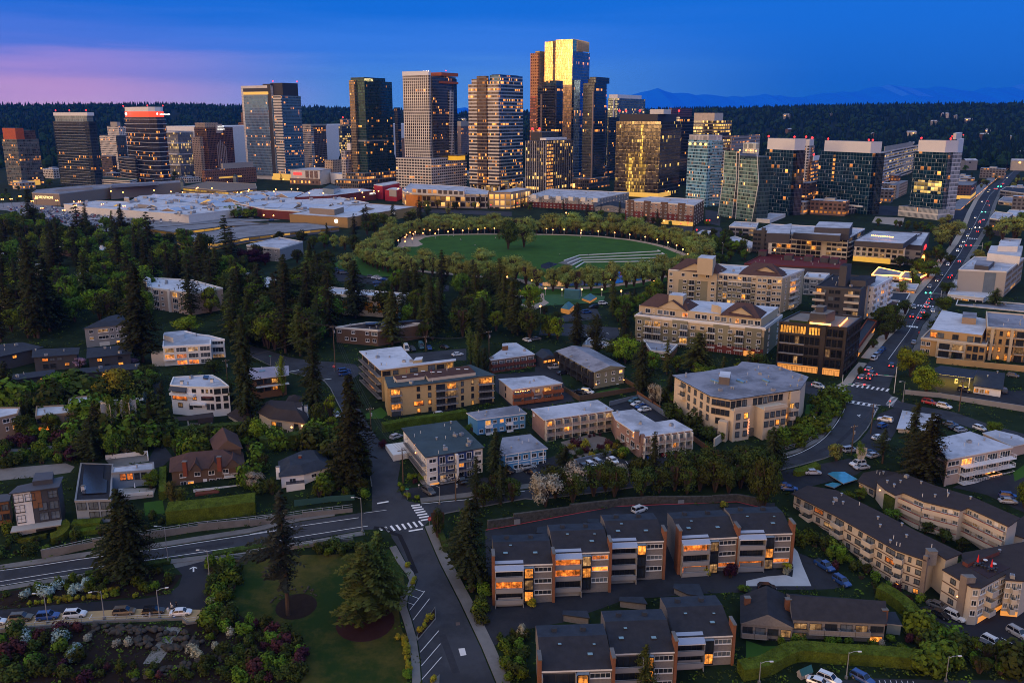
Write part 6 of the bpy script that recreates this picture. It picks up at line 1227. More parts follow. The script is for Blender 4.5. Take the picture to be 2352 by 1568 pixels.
 for i in range(7):b.box('black_post',(0,1),.01+.16*i,.025+.16*i,b.z0-1,b.z1-.3,1.7,Aa)
 b.fc((1,2),['wnw*','wnww'],2.9,A3,(1.5,1.3,.9),0);P,Q=b.edge((1,2));d=Q-P;put('door',Bh('door',1.0,2.1,A3),b.root,b.local(P+d*.78,b.z1-8),a2(d.y,d.x));b.lb('k',822,506,P.y-.4);b.lb('k',1060,468,Q.y-.4);b.done()
 b=Bld('small_house','dark blue house with a strip of amber windows between two apartment blocks','house','k',[(295,245),(365,288),(480,270),(420,205)],1,372,Ba,Ac,'gable',over=.3,rise=1.2,tR=Aa);b.fc((1,2),['WWW'],2.8,Aa,(2,1.2,1),1.0,lT=[Cd]);b.done()
 b=Bld('apartment_block','tall rear wing of the yellow brick apartment block with flat pale roof',0,'j',[(932,222),(1110,382),(1762,300),(1760,285),(1420,325),(1292,180)],1,(1112,662),yel,A5,'slab',over=.9,tR=A0,vN=9,gP='yellow brick apartments')
 b.fc((0,1),['bbb']*5,2.95,Aa,(2,1.6,.5),.1,bL=('bars',Aa,Ab,1.6));b.fc((1,2),['Ww.W.bWb']*1,2.95,Aa,(2,1.7,.4),.3);b.done()
 b=Bld('apartment_block','yellow brick apartment front wing with terrace garden over a lit garage',0,'j',[(1150,440),(1182,538),(1775,472),(1950,440),(2104,426),(1885,336),(1490,420)],1,(1185,790),yel,As,'slab',over=.5,tR=Aa,vN=6,gP='yellow brick apartments')
 b.fc((1,2),['b.wwbb','b.wwbb','+.#*bb','b.wwbb'],2.85,Aa,(1.2,1.7,.6),.1,bL=('bars',Aa,Ab,1.6),nx=1);b.fc((2,3),['ww','ww','ww','ww'],2.85,Aa,(1.1,1.7,.6),.45,nx=1);b.fc((3,4),['+','b','b','b'],2.85,Aa,(1.2,1.7,.6),.2,bL=('bars',Aa,Ab,1.6))
 for e in((1,2),(2,3),(3,4)):b.box('garage_opening',e,.05,.99,b.z0-2,b.z1-10.4,.06,Ak);b.box('floor_slab_edge',e,0,1,b.z1-10.4,b.z1-10.1,.5,Ab)
 b.box('side_balcony_stack',(0,1),.1,.9,b.z0,b.z1-.5,.8,yel)
 deck=mat('brown_deck',(.085,.045,.035),.9,var=.15);b.up('terrace_wall','j',[(1225,435),(1255,468),(1490,440),(1500,425),(1525,455),(1930,405),(1870,345),(1700,365)],1.0,B3,deck);b.up('roof_lobby','j',[(1395,305),(1470,295),(1480,270),(1420,275)],2.9,yel,A5)
 for x,y in((1320,450),(1420,430),(1560,410),(1620,408),(1780,385),(1850,385),(1480,400)):
  p=B7(*px('j',x,y),b.z1+1);mb=MB();mb.box((p.x,p.y,b.z1+1.35),(1.4,.7,.12),A0);mb.box((p.x,p.y,b.z1+1.15),(.2,.2,.35),Aa);mb.bd('terrace_table',b.root)
 for x,y,cl in((1550,420,Bo),(1685,400,A0),(1342,425,Bo)):
  p=B7(*px('j',x,y),b.z1+1);mb=MB();mb.cyl(p,.04,b.z1+1,b.z1+3,Ai,5);mb.cyl(p,.12,b.z1+1.7,b.z1+3.1,cl,6,.03);mb.bd('folded_parasol',b.root)
 b.done()
 b=Bld('apartment_block','large limestone apartment block with rusticated terraces and cluttered grey roof',0,'k',[(1470,427),(1800,606),(1975,636),(2130,614),(2572,545),(2640,441),(2380,350),(2352,340),(2070,310),(2030,345),(1745,395)],2,(1978,985),Ax,Ae,'slab',over=.7,tR=Aa)
 b.box('stone_base',(1,2),0,1,b.z0-2,b.z0+3.0,.5,Cq);b.box('stone_base',(2,3),0,1,b.z0-2,b.z0+3.0,.5,Cq);b.box('stone_base',(3,4),0,1,b.z0-2,b.z0+2.6,.5,Cq)
 b.fc((0,1),['.bwwww','.bwwww','..wwww'],3.25,Aa,(1.5,2.0,.5),.02,pE=A9,bL=('solid',Ax,Ax,1.2));b.fc((1,2),['wwww','wwww','.ww.'],3.25,Aa,(1.6,2.0,.5),.0);
 b.box('corner_bay',(1,2),.55,1.02,b.z0-1,b.z1-6.8,2.4,Ax);b.box('terrace_bay',(2,3),.0,.95,b.z0-1,b.z1-3.3,2.2,Ax);b.box('terrace_wall',(2,3),.0,.95,b.z1-3.3,b.z1-2.3,2.4,Ax,-2.1);b.box('corner_bay',(3,4),.15,.58,b.z0-1,b.z1-3.3,4.5,Ax);b.box('terrace_wall',(3,4),.15,.58,b.z1-3.3,b.z1-2.4,4.75,Ax,-4.4);b.box('cornice',(3,4),.14,.59,b.z1-3.5,b.z1-3.25,4.9,Ax);b.box('end_bay',(3,4),.82,1.0,b.z0,b.z1-.4,.9,Ax)
 b.fc((2,3),['BWB'],3.25,Aa,(1.8,2.2,.4),.0);b.fc((2,3),['w*','ww','ww'],3.25,Aa,(1.6,2.0,.5),.05,zT=b.z1-3.3,out=2.25,a=.02,b=.93,pE=A9)
 b.fc((3,4),['.BBBWww.ww'],3.25,Aa,(1.6,2.1,.4),.0);b.fc((3,4),['wwww','ww*w'],3.25,Aa,(1.7,2.0,.5),.02,zT=b.z1-3.3,out=4.55,a=.15,b=.58,pE=A9);b.fc((3,4),['w.bw','w*bw','.www'],3.25,Aa,(1.6,2.0,.5),.05,zT=b.z1-3.3,a=.58,b=1,out=.95,pE=A9,bL=('solid',Ax,Ax,1.1))
 for i in range(26):b.vent()
 b.up('roof_cage','k',[(1872,440),(1965,452),(1975,400),(1885,392)],2.4,mat('roof_cage_mesh',(.12,.10,.09),.7),A5)
 for x,y,w in((2020,465,60),(2240,460,55),(1800,465,70)):Ap(b,'k',[(x,y),(x+w,y+22),(x+w+14,y+14),(x+14,y-8)],mat('skylight_glass',(.20,.30,.31),.2,.2),.5)
 P,Q=b.edge((2,3));d=Q-P;rot=a2(d.y,d.x);n=Ve((d.y,-d.x)).normalized();p=P+d*.88+n*2.45;mb=MB()
 for i in range(5):
  for(w,z,x)in((.5,.35,0),(.1,0,-.25),(.5,-.35,0)):mb.box((p.x+x*cs(rot),p.y+x*sn(rot),b.z0+6.2-i*.95+z),(w,.12,.12 if z else.7),mat('rose_lit_sign',(.5,.2,.1),.5,emit=(1,.32,.14),es=1.6),rot)
 mb.bd('vertical_sign',b.root);b.done()
 b=Bld('small_house','low house with flat grey roof next to two tall firs','house','l',[(1262,882),(1592,908),(1625,770),(1312,726)],1,950,Am,A4,'slab',over=.5,tR=A0,vN=2);b.fc((0,1),['.W..'],2.6,A3,(2,1,.9),.1);b.done()
 b=Bld('apartment_block','pink walled block with grey flat roof and white framed balconies',0,'l',[(1590,972),(1692,1150),(2262,1042),(1890,906)],1,(1760,1388),C3,A4,'slab',over=.25,tR=A0,vN=5)
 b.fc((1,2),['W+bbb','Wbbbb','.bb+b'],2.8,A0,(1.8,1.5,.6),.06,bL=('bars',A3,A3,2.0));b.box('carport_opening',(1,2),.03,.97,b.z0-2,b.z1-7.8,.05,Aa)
 P,Q=b.edge((1,2));d=Q-P;n=Ve((d.y,-d.x)).normalized();mb=MB();p=P+d*.70+n*1.9;e=d.normalized()
 for q0,q1 in((-2.3,2.3),):mb.tb([(*(p+e*q0),b.z1-6.6),(*(p+e*q1),b.z1-6.6)],.08,Ag,4)
 mb.ball((*(p-n*.8),b.z1-5.9),.22,Bx,6,4);mb.bd('string_lights',b.root);b.done()
 b=Bld('apartment_block','low wing with blue grey roof behind the white balcony block',0,'l',[(1995,920),(2258,1035),(2420,1000),(2300,940),(2110,895)],1,1130,C3,A4,'slab',over=.25,tR=A0,vN=3);b.done()
 b=Bld('petrol_station','old garage with navy canopy over a bright yellow forecourt','garage','l',[(1912,516),(2172,552),(2192,410),(1945,380)],1,622,A3,Ac,'slab',over=.5,tR=Aa,vN=2);b.fc((0,1),['*W*..'],3.0,A3,(2.2,1.8,.5),.6);b.done()
 b=Bld('canopy','navy forecourt canopy lit yellow underneath beside two pale green trees',0,'l',[(1525,395),(1922,445),(1948,385),(1640,345)],1,560,A3,Ac,'slab',over=0,tR=D0,roofs=False)
 mb=MB();mb.pr(b.poly,b.z1-.5,b.z1,D0,Ac);mb.bd('canopy_roof',b.root);mb=MB();mb.pr(Bg(b.poly,.4),b.z1-.62,b.z1-.51,mat('canopy_light',(.8,.7,.3),.5,emit=(1,.66,.10),es=6));mb.bd('light_panel',b.root)
 for q in(0,1):p=Bg(b.poly,1.2)[q];mb=MB();mb.cyl(p,.15,b.z0-1,b.z1-.5,A3,8);mb.bd('column',b.root)
 mb=MB();p=gnd('l',1770,500);mb.box((p.x,p.y,p.z+.8),(.9,.6,1.7),A0);mb.box((p.x,p.y,p.z+1.2),(.6,.64,.5),Aa);mb.bd('fuel_pump',b.root)
 b=Bld('entry_canopy','turquoise glass entrance canopy in front of the umber roofed terraces','canopy','l',[(672,1268),(808,1352),(928,1315),(780,1230)],1,1400,Cq,mat('turquoise_glass',(.06,.30,.42),.15,.3,var=.15,vs=.6),'slab',over=2.2,tR=Ai)
 b=Bld('entry_canopy','small lower turquoise glass canopy below the large one','canopy','l',[(648,1362),(730,1388),(795,1355),(715,1342)],1,1420,Cq,mat('turquoise_glass'),'slab',over=1.0,tR=Ai)
Cp()
def Dr():
 R_='umber roofed cream terraces'
 b=Bld('terrace_block','long cream terrace with stepped umber roof and solid balconies above the hedge','apartment terrace','p',[(285,290),(570,432),(780,552),(985,668),(1195,742),(1262,690),(1330,735),(1440,692),(1135,545),(905,425),(590,268),(395,236)],4,(1150,1000),B3,A6,'slab',over=.6,tR=A6,vN=14,gP=R_)
 for e,pt in(((0,1),['wb#w','wbwW','..wW']),((1,2),['bww','bwW','bwW','.w.']),((2,3),['bwW','bw#','bwW','..w']),((3,4),['bnw','bnw','bnw','*n*'])):b.fc(e,pt,2.75,Aa,(1.3,1.3,.9),.08,bL=('solid',B3,B3,1.5),pE=A9)
 for e in((0,1),(1,2),(2,3),(3,4)):
  for f in range(3):b.box('belt_course',e,0,1,b.z1-2.39*(f+1)-.5,b.z1-2.39*(f+1)-.25,.06,Al)
 b.box('grey_stack',(3,4),.97,1.12,b.z0-1,b.z1+.9,.5,mat('taupe_stack',(.20,.165,.14),.9));b.ch('p',1232,672,1.4,2.0,Ay);b.box('lit_stairwell',(4,5),.35,1.6,b.z0,b.z1-1,.1,Am);b.done()
 b=Bld('terrace_block','rear cream terrace with open walkways edged in red facing the planted court','apartment terrace','p',[(850,205),(915,262),(985,302),(1040,285),(1180,345),(1430,405),(1475,385),(1750,512),(1830,455),(1500,310),(1250,235),(1020,145)],2,(1020,470),B3,A6,'slab',over=.5,tR=A6,vN=12,gP=R_)
 for e,pt in(((3,4),['.W','W.','..']),((4,5),['.w.wdW','wd.Wdw','.wd.W.']),((6,7),['wW.Wdw','.wdWdW','wdWd.w'])):b.fc(e,pt,2.75,A0,(1.5,1.2,1.0),.25,pE=A9,lT=[By])
 for e in((3,4),(4,5),(6,7)):
  for f in range(3):b.box('walkway',e,-.02,1.02,b.z1-2.39*(f+1)-.35,b.z1-2.39*(f+1)+.85,1.5,B3,-1.35);b.box('red_rail',e,-.02,1.02,b.z1-2.39*(f+1)+.85,b.z1-2.39*(f+1)+.93,1.55,mat('red_rail',(.25,.05,.04),.8),-1.3)
 b.box('ivy_wall',(1,2),.0,1.0,b.z0,b.z1-1.2,.6,mat('ivy',(.04,.06,.012),.95,var=.5,vs=1.5));b.lb('p',882,268);b.done()
 b=Bld('terrace_block','low entrance wing with umber roof by the turquoise canopy','apartment terrace','p',[(730,205),(850,262),(910,215),(1010,150),(880,130),(770,150)],1,330,B3,A6,'slab',over=.4,tR=A6,vN=3,gP=R_);b.fc((0,1),['W.w'],2.6,Aa,(1.5,1.2,.9),.4);b.done()
 b=Bld('terrace_block','corner terrace with a roof deck of red parasols over lit parking','apartment terrace','p',[(1300,800),(1500,920),(1565,925),(1735,830),(1720,870),(1853,880),(1990,800),(1990,640),(1853,615),(1430,690),(1440,745)],1,(1520,1178),B3,A6,'slab',over=.3,tR=A6,vN=5,gP=R_)
 b.fc((0,1),['.w..','.w..','.w..'],2.8,Aa,(1.5,1.3,.9),0,pE=A9);b.box('taupe_stack',(0,1),.62,.85,b.z0-2,b.z1+1.4,.35,mat('taupe_stack'));b.fc((2,3),['WbwW']*3,2.8,A0,(1.5,1.4,.8),.05,bL=('solid',B3,B3,1.5),pE=A9);b.fc((1,2),['w']*3,2.8,A0,(1.2,1.5,.7),0);b.fc((4,5),['WbW']*3,2.8,A0,(1.5,1.4,.8),.05,bL=('solid',B3,B3,1.5),pE=A9)
 b.box('lit_parking',(2,3),.1,1,b.z0-2,b.z1-7.8,.04,Aw);b.box('lit_parking',(4,5),.0,1,b.z0-2,b.z1-7.8,.04,Aw)
 for f in range(3):b.box('belt_course',(0,1),0,.62,b.z1-2.44*(f+1)-.4,b.z1-2.44*(f+1)-.15,.06,Al)
 Ap(b,'p',[(1470,775),(1610,860),(1760,790),(1610,715)],mat('roof_deck',(.045,.032,.036),.9,var=.1),.1)
 for x,y in((1538,775),(1630,808)):
  p=B7(*px('p',x,y),b.z1);mb=MB();mb.cyl(p,.05,b.z1,b.z1+2.6,Ai,5);mb.cyl(p,.28,b.z1+.9,b.z1+2.7,mat('red_parasol',(.65,.015,.015),.7),7,.05);mb.bd('folded_parasol',b.root);mb=MB();mb.cyl((p.x,p.y),.75,b.z1+.6,b.z1+.75,Aa,10)
  for i in range(5):a=i*1.257;mb.box((p.x+1.2*cs(a),p.y+1.2*sn(a),b.z1+.4),(.45,.45,.6),Aa,a)
  mb.bd('patio_set',b.root)
 for x,y in((1590,755),(1650,780)):p=B7(*px('p',x,y),b.z1);mb=MB();mb.cyl(p,.5,b.z1+.6,b.z1+.7,A0,10);mb.cyl(p,.08,b.z1,b.z1+.6,Ai,5);mb.bd('round_table',b.root)
 b.up('deck_wall','p',[(1440,745),(1475,765),(1690,680),(1650,660)],.9,Cl,A6);b.lb('p',1403,983);b.ch('p',1490,850,1.2,1.8,Ay);b.done()
 b=Bld('terrace_block','white stair block glowing amber between the rear terrace and the corner terrace','apartment terrace','p',[(1700,545),(1790,570),(1853,590),(1960,520),(1853,440)],1,690,B3,A6,'slab',over=.3,tR=A6,gP=R_);b.box('lit_stairwell',(0,1),.1,.8,b.z0,b.z1-1,.1,mat('stair_glow',(.4,.22,.08),.8,emit=(1,.36,.04),es=.5));b.done()
Dr()
def townhouse(lbl,c,fl,fr,vt,depth,floors=3,lit=(),ends=('r',),awning=True,low=False,grp='grey townhouses with brick chimneys'):
 A,B=gnd(c,*fl),gnd(c,*fr);z0=min(A.z,B.z);zt=C1(*px(c,fr[0],vt),B.y).z;A,B=Ve(A[:2]),Ve(B[:2]);d=B-A;L=d.length;d/=L;n=Ve((d.y,-d.x));rot=a2(d.y,d.x)
 s=Bld.__new__(Bld);s.c=c;s.z0,s.z1=z0,zt;s.poly=[A,B,B-n*depth,A-n*depth];s.rp=s.poly;s.body=s.poly;s.wins=[];s.wall=Ay;s.trim=Aa;s.roofm=Bc
 s.root=Ao('townhouse',lbl,'townhouse',((A+B).x/2-n.x*depth/2,(A+B).y/2-n.y*depth/2,z0),grp);s.cen=(A+B)/2
 P=lambda a,o:A+d*L*a+n*o
 mb=MB();mb.pr([P(0,0),P(1,0),P(1,-depth),P(0,-depth)],z0-3,zt-.4,Ay,bottom=False);mb.bd('wall',s.root)
 mid,zr=depth*.62,zt+depth*.17;mb=MB();e=.35
 q=[(*P(-.01,e),zt-.1),(*P(1.01,e),zt-.1),(*P(1.01,-mid),zr),(*P(-.01,-mid),zr)];mb.face(q,Bc);mb.face([(*P(-.01,-mid),zr),(*P(1.01,-mid),zr),(*P(1.01,-depth-.2),zr-.5),(*P(-.01,-depth-.2),zr-.5)],Ac)
 for a in(-.01,1.01):mb.face([(*P(a,e),zt-.1),(*P(a,-mid),zr),(*P(a,-depth-.2),zr-.5),(*P(a,-depth-.2),zt-2),(*P(a,e),zt-.45)],Ay)
 mb.face([(*P(-.01,e),zt-.45),(*P(1.01,e),zt-.45),(*P(1.01,e),zt-.1),(*P(-.01,e),zt-.1)],A0);mb.face([(*P(1.01,-depth-.2),zt-2),(*P(-.01,-depth-.2),zt-2),(*P(-.01,-depth-.2),zr-.5),(*P(1.01,-depth-.2),zr-.5)],Ay);mb.bd('roof',s.root)
 def blk(name,a0,a1,o0,o1,z_0,z_1,m,top=None):mb=MB();mb.pr(ccw([P(a0,o0),P(a1,o0),P(a1,o1),P(a0,o1)]),z_0,z_1,m,top or m);return mb.bd(name,s.root)
 sh=2.85;out=1.7;wl=.49
 zb=zt-.55
 for f in range(floors):
  zf=zb-sh*(f+1);l=f in lit
  blk('parapet',.0,wl,out-.14,out,zf,zf+1.0,Ab);blk('balcony_floor',.0,wl,0,out-.15,zf-.22,zf,Ab)
  s.wins.append((Bb(L*wl*.95,sh*.82,Aa,Dt if l else Az,5,1),P(wl/2,.06),zf+.1,rot,'sliding_door'))
  mb=MB();mb.tb([(*P(.01,out-.07),zf+1.16),(*P(wl-.01,out-.07),zf+1.16)],.035,Ai,4);mb.bd('handrail',s.root)
  s.wins.append((Bb(L*.15,sh*.86,Aq,(By if l else Az)if rnd.random()<.8 else Cd,2,1),P(.585,.75),zf+.1,rot,'bay_window'))
  s.wins.append((Bb(L*.30,1.15,A0,Dt if(f+1)%3 in lit and l or(l and rnd.random()<.5)else Az if rnd.random()<.7 else A9,4,1),P(.835,.02),zf+1.25,rot,'window'))
 zg=zb-sh*floors
 for a in(0,wl-.012):blk('side_pier',a,a+.012,0,out,z0-2,zt-.6,Ab)
 blk('bay',.5,.665,0,.74,zg,zt-1.0,Aq)
 if not low:put('garage_door',Bh('garage_door',L*.40,2.2,Ab),s.root,s.local(P(.245,.9),z0),rot);blk('garage',.02,.47,0,.86,z0-2,zg-.05,Ab)
 if awning:
  mb=MB();mb.face([(*P(-.005,out+.1),zt-.75),(*P(wl+.005,out+.1),zt-.75),(*P(wl+.005,-.9),zt+.35),(*P(-.005,-.9),zt+.35)],awn);mb.face([(*P(-.005,out+.1),zt-.95),(*P(wl+.005,out+.1),zt-.95),(*P(wl+.005,out+.1),zt-.75),(*P(-.005,out+.1),zt-.75)],A0);mb.bd('awning',s.root)
 mb=MB();mb.face([(*P(.50,.76),zt-1.0),(*P(.67,.76),zt-1.0),(*P(.67,-.8),zt+.2),(*P(.50,-.8),zt+.2)],A9);mb.bd('sunroom_roof',s.root)
 for a,o,w in((.72,3.0,.9),(.3,5.5,.6),(.2,3.2,.9)if rnd.random()<.5 else(.8,5.2,.5)):
  o=min(o,mid-.6);z=zt+o*.17/.62*.62*1.0;zz=zt-.1+(o+e)*((zr-zt+.1)/(mid+e));mb=MB();mb.box((*P(a,-o),zz+.02),(w*1.2,w,.3),Aa,rot);mb.box((*P(a,-o),zz+.18),(w*1.05,w*.85,.06),mat('skylight_glass',(.20,.30,.31),.2,.2),rot);mb.bd('skylight',s.root)
 for a in(.25,.68):mb=MB();p=P(a,-depth*.8);mb.box((p.x,p.y,zr+.05),(1.0,.9,1.1),Ac,rot);mb.bd('roof_box',s.root)
 for e_ in ends:
  a=1.0 if e_=='r' else-.045;mb=MB();mb.pr(ccw([P(a,.4),P(a+.045,.4),P(a+.045,-2.6),P(a,-2.6)]),z0-2,zt+2.2,Ci,A8);mb.pr(ccw([P(a-.006,.5),P(a+.051,.5),P(a+.051,-2.7),P(a-.006,-2.7)]),zt+2.2,zt+2.45,A8);mb.bd('chimney',s.root)
 s.done();return s
def D8():
 T=townhouse
 T('grey townhouse at the shore street end of the upper row with two lit storeys','o',(-40,935),(418,915),598,11,lit=(1,),ends=('r','l'))
 T('middle grey townhouse of the upper row with orange window bands','o',(430,855),(868,832),502,11,lit=(0,1))
 T('unlit grey townhouse of the upper row beside the stairway','o',(872,752),(1300,730),415,11,lit=())
 T('grey townhouse with a lit lowest balcony above its garage, beside the stairway','o',(1440,690),(1885,660),385,11,lit=(0,2),ends=('l','r'))
 T('grey townhouse at the pale concrete drive with a small flowering tree','o',(1890,655),(2320,640),355,11,lit=(2,))
 T('grey townhouse at the bottom edge with a broad dark roof and shed wing','o',(330,1790),(888,1770),1440,12,lit=(),ends=('l','r'),awning=False)
 T('grey townhouse at the bottom edge behind the golden conifer','o',(885,1620),(1385,1600),1302,12,lit=(),awning=False)
 T('grey townhouse of the lower row with a pale blue awning over its balcony','o',(1392,1440),(1850,1415),1172,12,floors=2,lit=())
 def low(lbl,roof,k,by,pats,edges,ch):
  b=Bld('townhouse',lbl,'townhouse','p',roof,k,by,Ay,Bc,'gable',over=.3,rise=2.6,tR=A0,gP='grey townhouses with brick chimneys')
  for e,pt in zip(edges,pats):b.fc(e,pt,2.7,Aa,(1.6,1.6,.5),.3,bL=('solid',Ay,Ab,1.4),lT=[Cd,By])
  for q in ch:b.ch('p',q[0],q[1],1.6,1.2,Ci,q[2])
  for _ in range(2):b.vent('p')
  b.done();return b
 low('low grey townhouse on the lawn next to the lower row',[(-60,1165),(305,1195),(285,985),(-60,975)],1,1300,[['bbWB','W.wB']],[(0,1)],((-10,990,.5),))
 b=low('low grey townhouse on the lawn with glazed end porch',[(290,1140),(930,1168),(900,1010),(250,960)],1,1300,[['WbbbbW','W.ww.W']],[(0,1)],((265,1000,.5),(915,1070,0)))
 Bld('garden_porch','slate roofed glazed porch at the end of the low townhouse','porch','p',[(925,1165),(1035,1178),(985,1085),(935,1090)],1,1250,mat('kiosk_glass',(.2,.26,.3),.2,.3),Ac,'slab',over=.2,tR=Ab)
 for lbl,r,by in(('pitched slate entrance hut in the courtyard behind the lower row',[(1390,800),(1500,850),(1640,870),(1600,770),(1395,768)],905),('flat slate entrance hut behind the middle of the lower row',[(955,905),(1185,930),(1150,872),(960,872)],990),('flat slate entrance hut behind the bottom edge townhouse',[(500,1015),(722,1045),(700,985),(505,982)],1110),('slate hut behind the gap in the upper row',[(700,275),(800,280),(795,245),(705,248)],320),('slate hut at the back of the first townhouse',[(292,360),(385,370),(378,305),(300,315)],400)):
  b=Bld('entrance_hut',lbl,'hut','o',r,1,by,Ay,Ac,'slab',over=.25,tR=Aa)
 for i,q in enumerate(((110,235,165,300),(512,150,566,215),(893,90,948,150),(1427,80,1497,132),(1805,65,1855,110))):
  b=Bld('bin_store',('grey bin store at the west end of the red kerb','second grey bin store along the red kerb','grey bin store halfway along the red kerb','grey bin store by the courtyard steps','grey bin store at the east end of the red kerb')[i],'bin store','o',[(q[0],q[1]+12),(q[2],q[1]+6),(q[2]-6,q[1]-4),(q[0]+6,q[1])],0,q[3],Ab,Aa,'slab',over=.05,tR=Aa)
D8()
def Em():
 b=Bld('apartment_house','white stepped three storey house with grid windows and lit garden rooms',0,'i',[(1392,182),(1800,160),(1800,122),(1918,118),(1785,85),(1700,76),(1580,46),(1402,73)],0,(1400,350),A0,A4,tR=A3,pA=.35,vN=4)
 b.fc((0,1),['BWWW','+#WW','.##W'],2.9,A3,(2,1.9,.4),.1,nz=2);b.fc((2,3),['b','B','W'],2.9,A3,(2,1.8,.4),.1,bL=('solid',A0,A0,1.2));b.box('beige_wing',(0,1),-.26,.0,b.z0-2,b.z1-2.8,-.3,B3,4);b.box('terrace_base',(0,1),-.2,1.1,b.z0-2,b.z1-8.6,1.8,Ad);b.up('penthouse','i',[(1400,85),(1480,110),(1575,75),(1575,44),(1402,62)],1.6,A0,A4);b.done()
 b=Bld('white_house','white modern house with solar canopy and red awning','house','i',[(1455,506),(1600,520),(1822,526),(1955,515),(1880,455),(1812,420),(1482,438)],0,(1482,757),A3,A4,tR=A0,pA=.25,vN=3)
 b.fc((1,2),['.w.nnn','.*.www','Bww.BB'],2.9,Aa,(1.5,1.3,.9),.15);b.fc((0,1),['W','#','w'],2.9,Aa,(1.8,1.6,.6),.1);b.fc((2,3),['WW','ww','ww'],2.9,Aa,(1.6,1.9,.4),0);b.box('red_awning',(1,2),.58,.95,b.z1-3.6,b.z1-3.3,1.0,Cl);b.box('balcony_wall',(0,1),0,1.4,b.z1-3.4,b.z1-2.6,1.0,A3);b.box('balcony_wall',(1,2),.1,.7,b.z1-6.2,b.z1-5.6,1.3,A3);Ap(b,'i',[(1735,450),(1780,455),(1788,430),(1742,426)],Cn,.25);b.ch('i',1555,480,.7,1.0,A0);b.ch('i',1812,462,.7,1.0,A0)
 mb=MB();P,Q=b.edge((0,1));d=(Q-P).normalized();n=Ve((d.y,-d.x));L=(Q-P).length;mb.face([(*(P+n*1.4),b.z1-1.7),(*(Q+n*1.4),b.z1-1.7),(*Q,b.z1-.4),(*P,b.z1-.4)],Cn);mb.bd('solar_canopy',b.root);b.done()
 b=Bld('brown_house','large brown shingled house with three dormer gables and brick chimneys','house','i',[(1445,1256),(2098,1192),(2080,1082),(1452,1130)],0,(1470,1390),Al,An,'hip',over=.6,rise=3.2,tR=A0)
 b.fc((0,1),['.w.w.w.w.W','.BW.dWBwWW'],2.9,A3,(1.7,1.4,.8),.08)
 for a,w in((.34,.07),(.60,.07),(.86,.1)):
  P,Q=b.edge((0,1));d=Q-P;L=d.length;d/=L;n=Ve((-d.y,d.x));p=P+d*L*a;hw=L*w;z=b.z1;mb=MB();o=-n*.9
  A,B,T=p-d*hw,p+d*hw,p;zt=z+2.1
  mb.face([(*(A+o),z-.6),(*(B+o),z-.6),(*(B+o),z+.1),(*(T+o),zt),(*(A+o),z+.1)],Al)
  o2=o-n*.3;mb.face([(*(A-d*.4+o2),z-.25),(*(T+o2),zt+.15),(*(T+n*5),zt+.15),(*(A-d*.4+n*2),z-.25)],An);mb.face([(*(T+o2),zt+.15),(*(B+d*.4+o2),z-.25),(*(B+d*.4+n*2),z-.25),(*(T+n*5),zt+.15)],An);mb.bd('dormer',b.root)
 b.ch('i',1578,1165,2.2,1.1,Cc,1.5);b.ch('i',1872,1125,2.2,1.1,Cc,1.5);P,Q=b.edge((0,1));d=Q-P;put('balcony',B9(5,1.5,'bars',A0,A0),b.root,b.local(P+d*.86,b.z1-2.9),a2(d.y,d.x));b.box('deck_wall',(0,1),.3,1.02,b.z0-1.2,b.z0+.4,4.5,A0,-4.3);b.box('brick_steps',(0,1),.33,.66,b.z0-1.5,b.z0-.2,6.5,Cc,-2);b.done()
 b=Bld('brown_house_wing','rear wing of the brown house with steep umber roof','house wing','i',[(1830,1085),(2078,1052),(2030,930),(1790,975)],1,1190,Al,An,'gable',over=.5,rise=3,tR=Al);b.done()
 b=Bld('modern_house','low modern house with a dark solar roof and terrace lit orange inside','house','i',[(640,1492),(945,1482),(965,1182),(690,1172)],0,(640,1695),mat('pale_blue_render',(.20,.24,.29),.85,var=.08),Bc,tR=Ab,pA=.2)
 b.fc((0,1),['BBB','.WW'],2.9,Aa,(1.8,1.8,.4),.0,pE=A9,bL=('bars',Aa,Ab,1.5));Ap(b,'i',[(700,1440),(910,1430),(915,1320),(880,1310),(890,1190),(720,1200)]);b.ch('i',710,1372,1.2,.9,A0);b.done()
 b=Bld('modern_house','flat roofed terrace wing with an orange lit living room and white parasol','house','i',[(955,1255),(1316,1226),(1312,1166),(968,1208)],0,(955,1402),mat('pale_blue_render'),A4,tR=Ab,pA=.2,vN=1);b.fc((0,1),['.##BB.'],2.8,Aa,(2,2.1,.2),0,nx=3);b.box('terrace',(0,1),-.02,1.03,b.z0-3,b.z0+.1,6,Ad);b.box('terrace_wall',(0,1),-.02,1.03,b.z0+.1,b.z0+1,6.05,A0,-5.9)
 P,Q=b.edge((0,1));d=Q-P;n=Ve((d.y,-d.x)).normalized();p=P+d*.55+n*2.5;mb=MB();mb.cyl(p,.04,b.z0,b.z0+2.4,Ai,5);mb.cyl(p,.2,b.z0+1.1,b.z0+2.5,A3,6,.04);mb.bd('folded_parasol',b.root);mb=MB();p=P+d*.1+n*2.2;mb.box((p.x,p.y,b.z0+.4),(3.2,.9,.5),A0,a2(d.y,d.x));mb.bd('sofa',b.root);b.done()
 b=Bld('modern_house','dark metal roofed house with brick panels and tall curtained windows at the picture edge','house','i',[(70,1442),(506,1382),(542,1290),(150,1372)],1,(505,1725),Ba,mat('ribbed_roof',(.06,.062,.075),.7,var=.1),'slab',over=.5,tR=Ba)
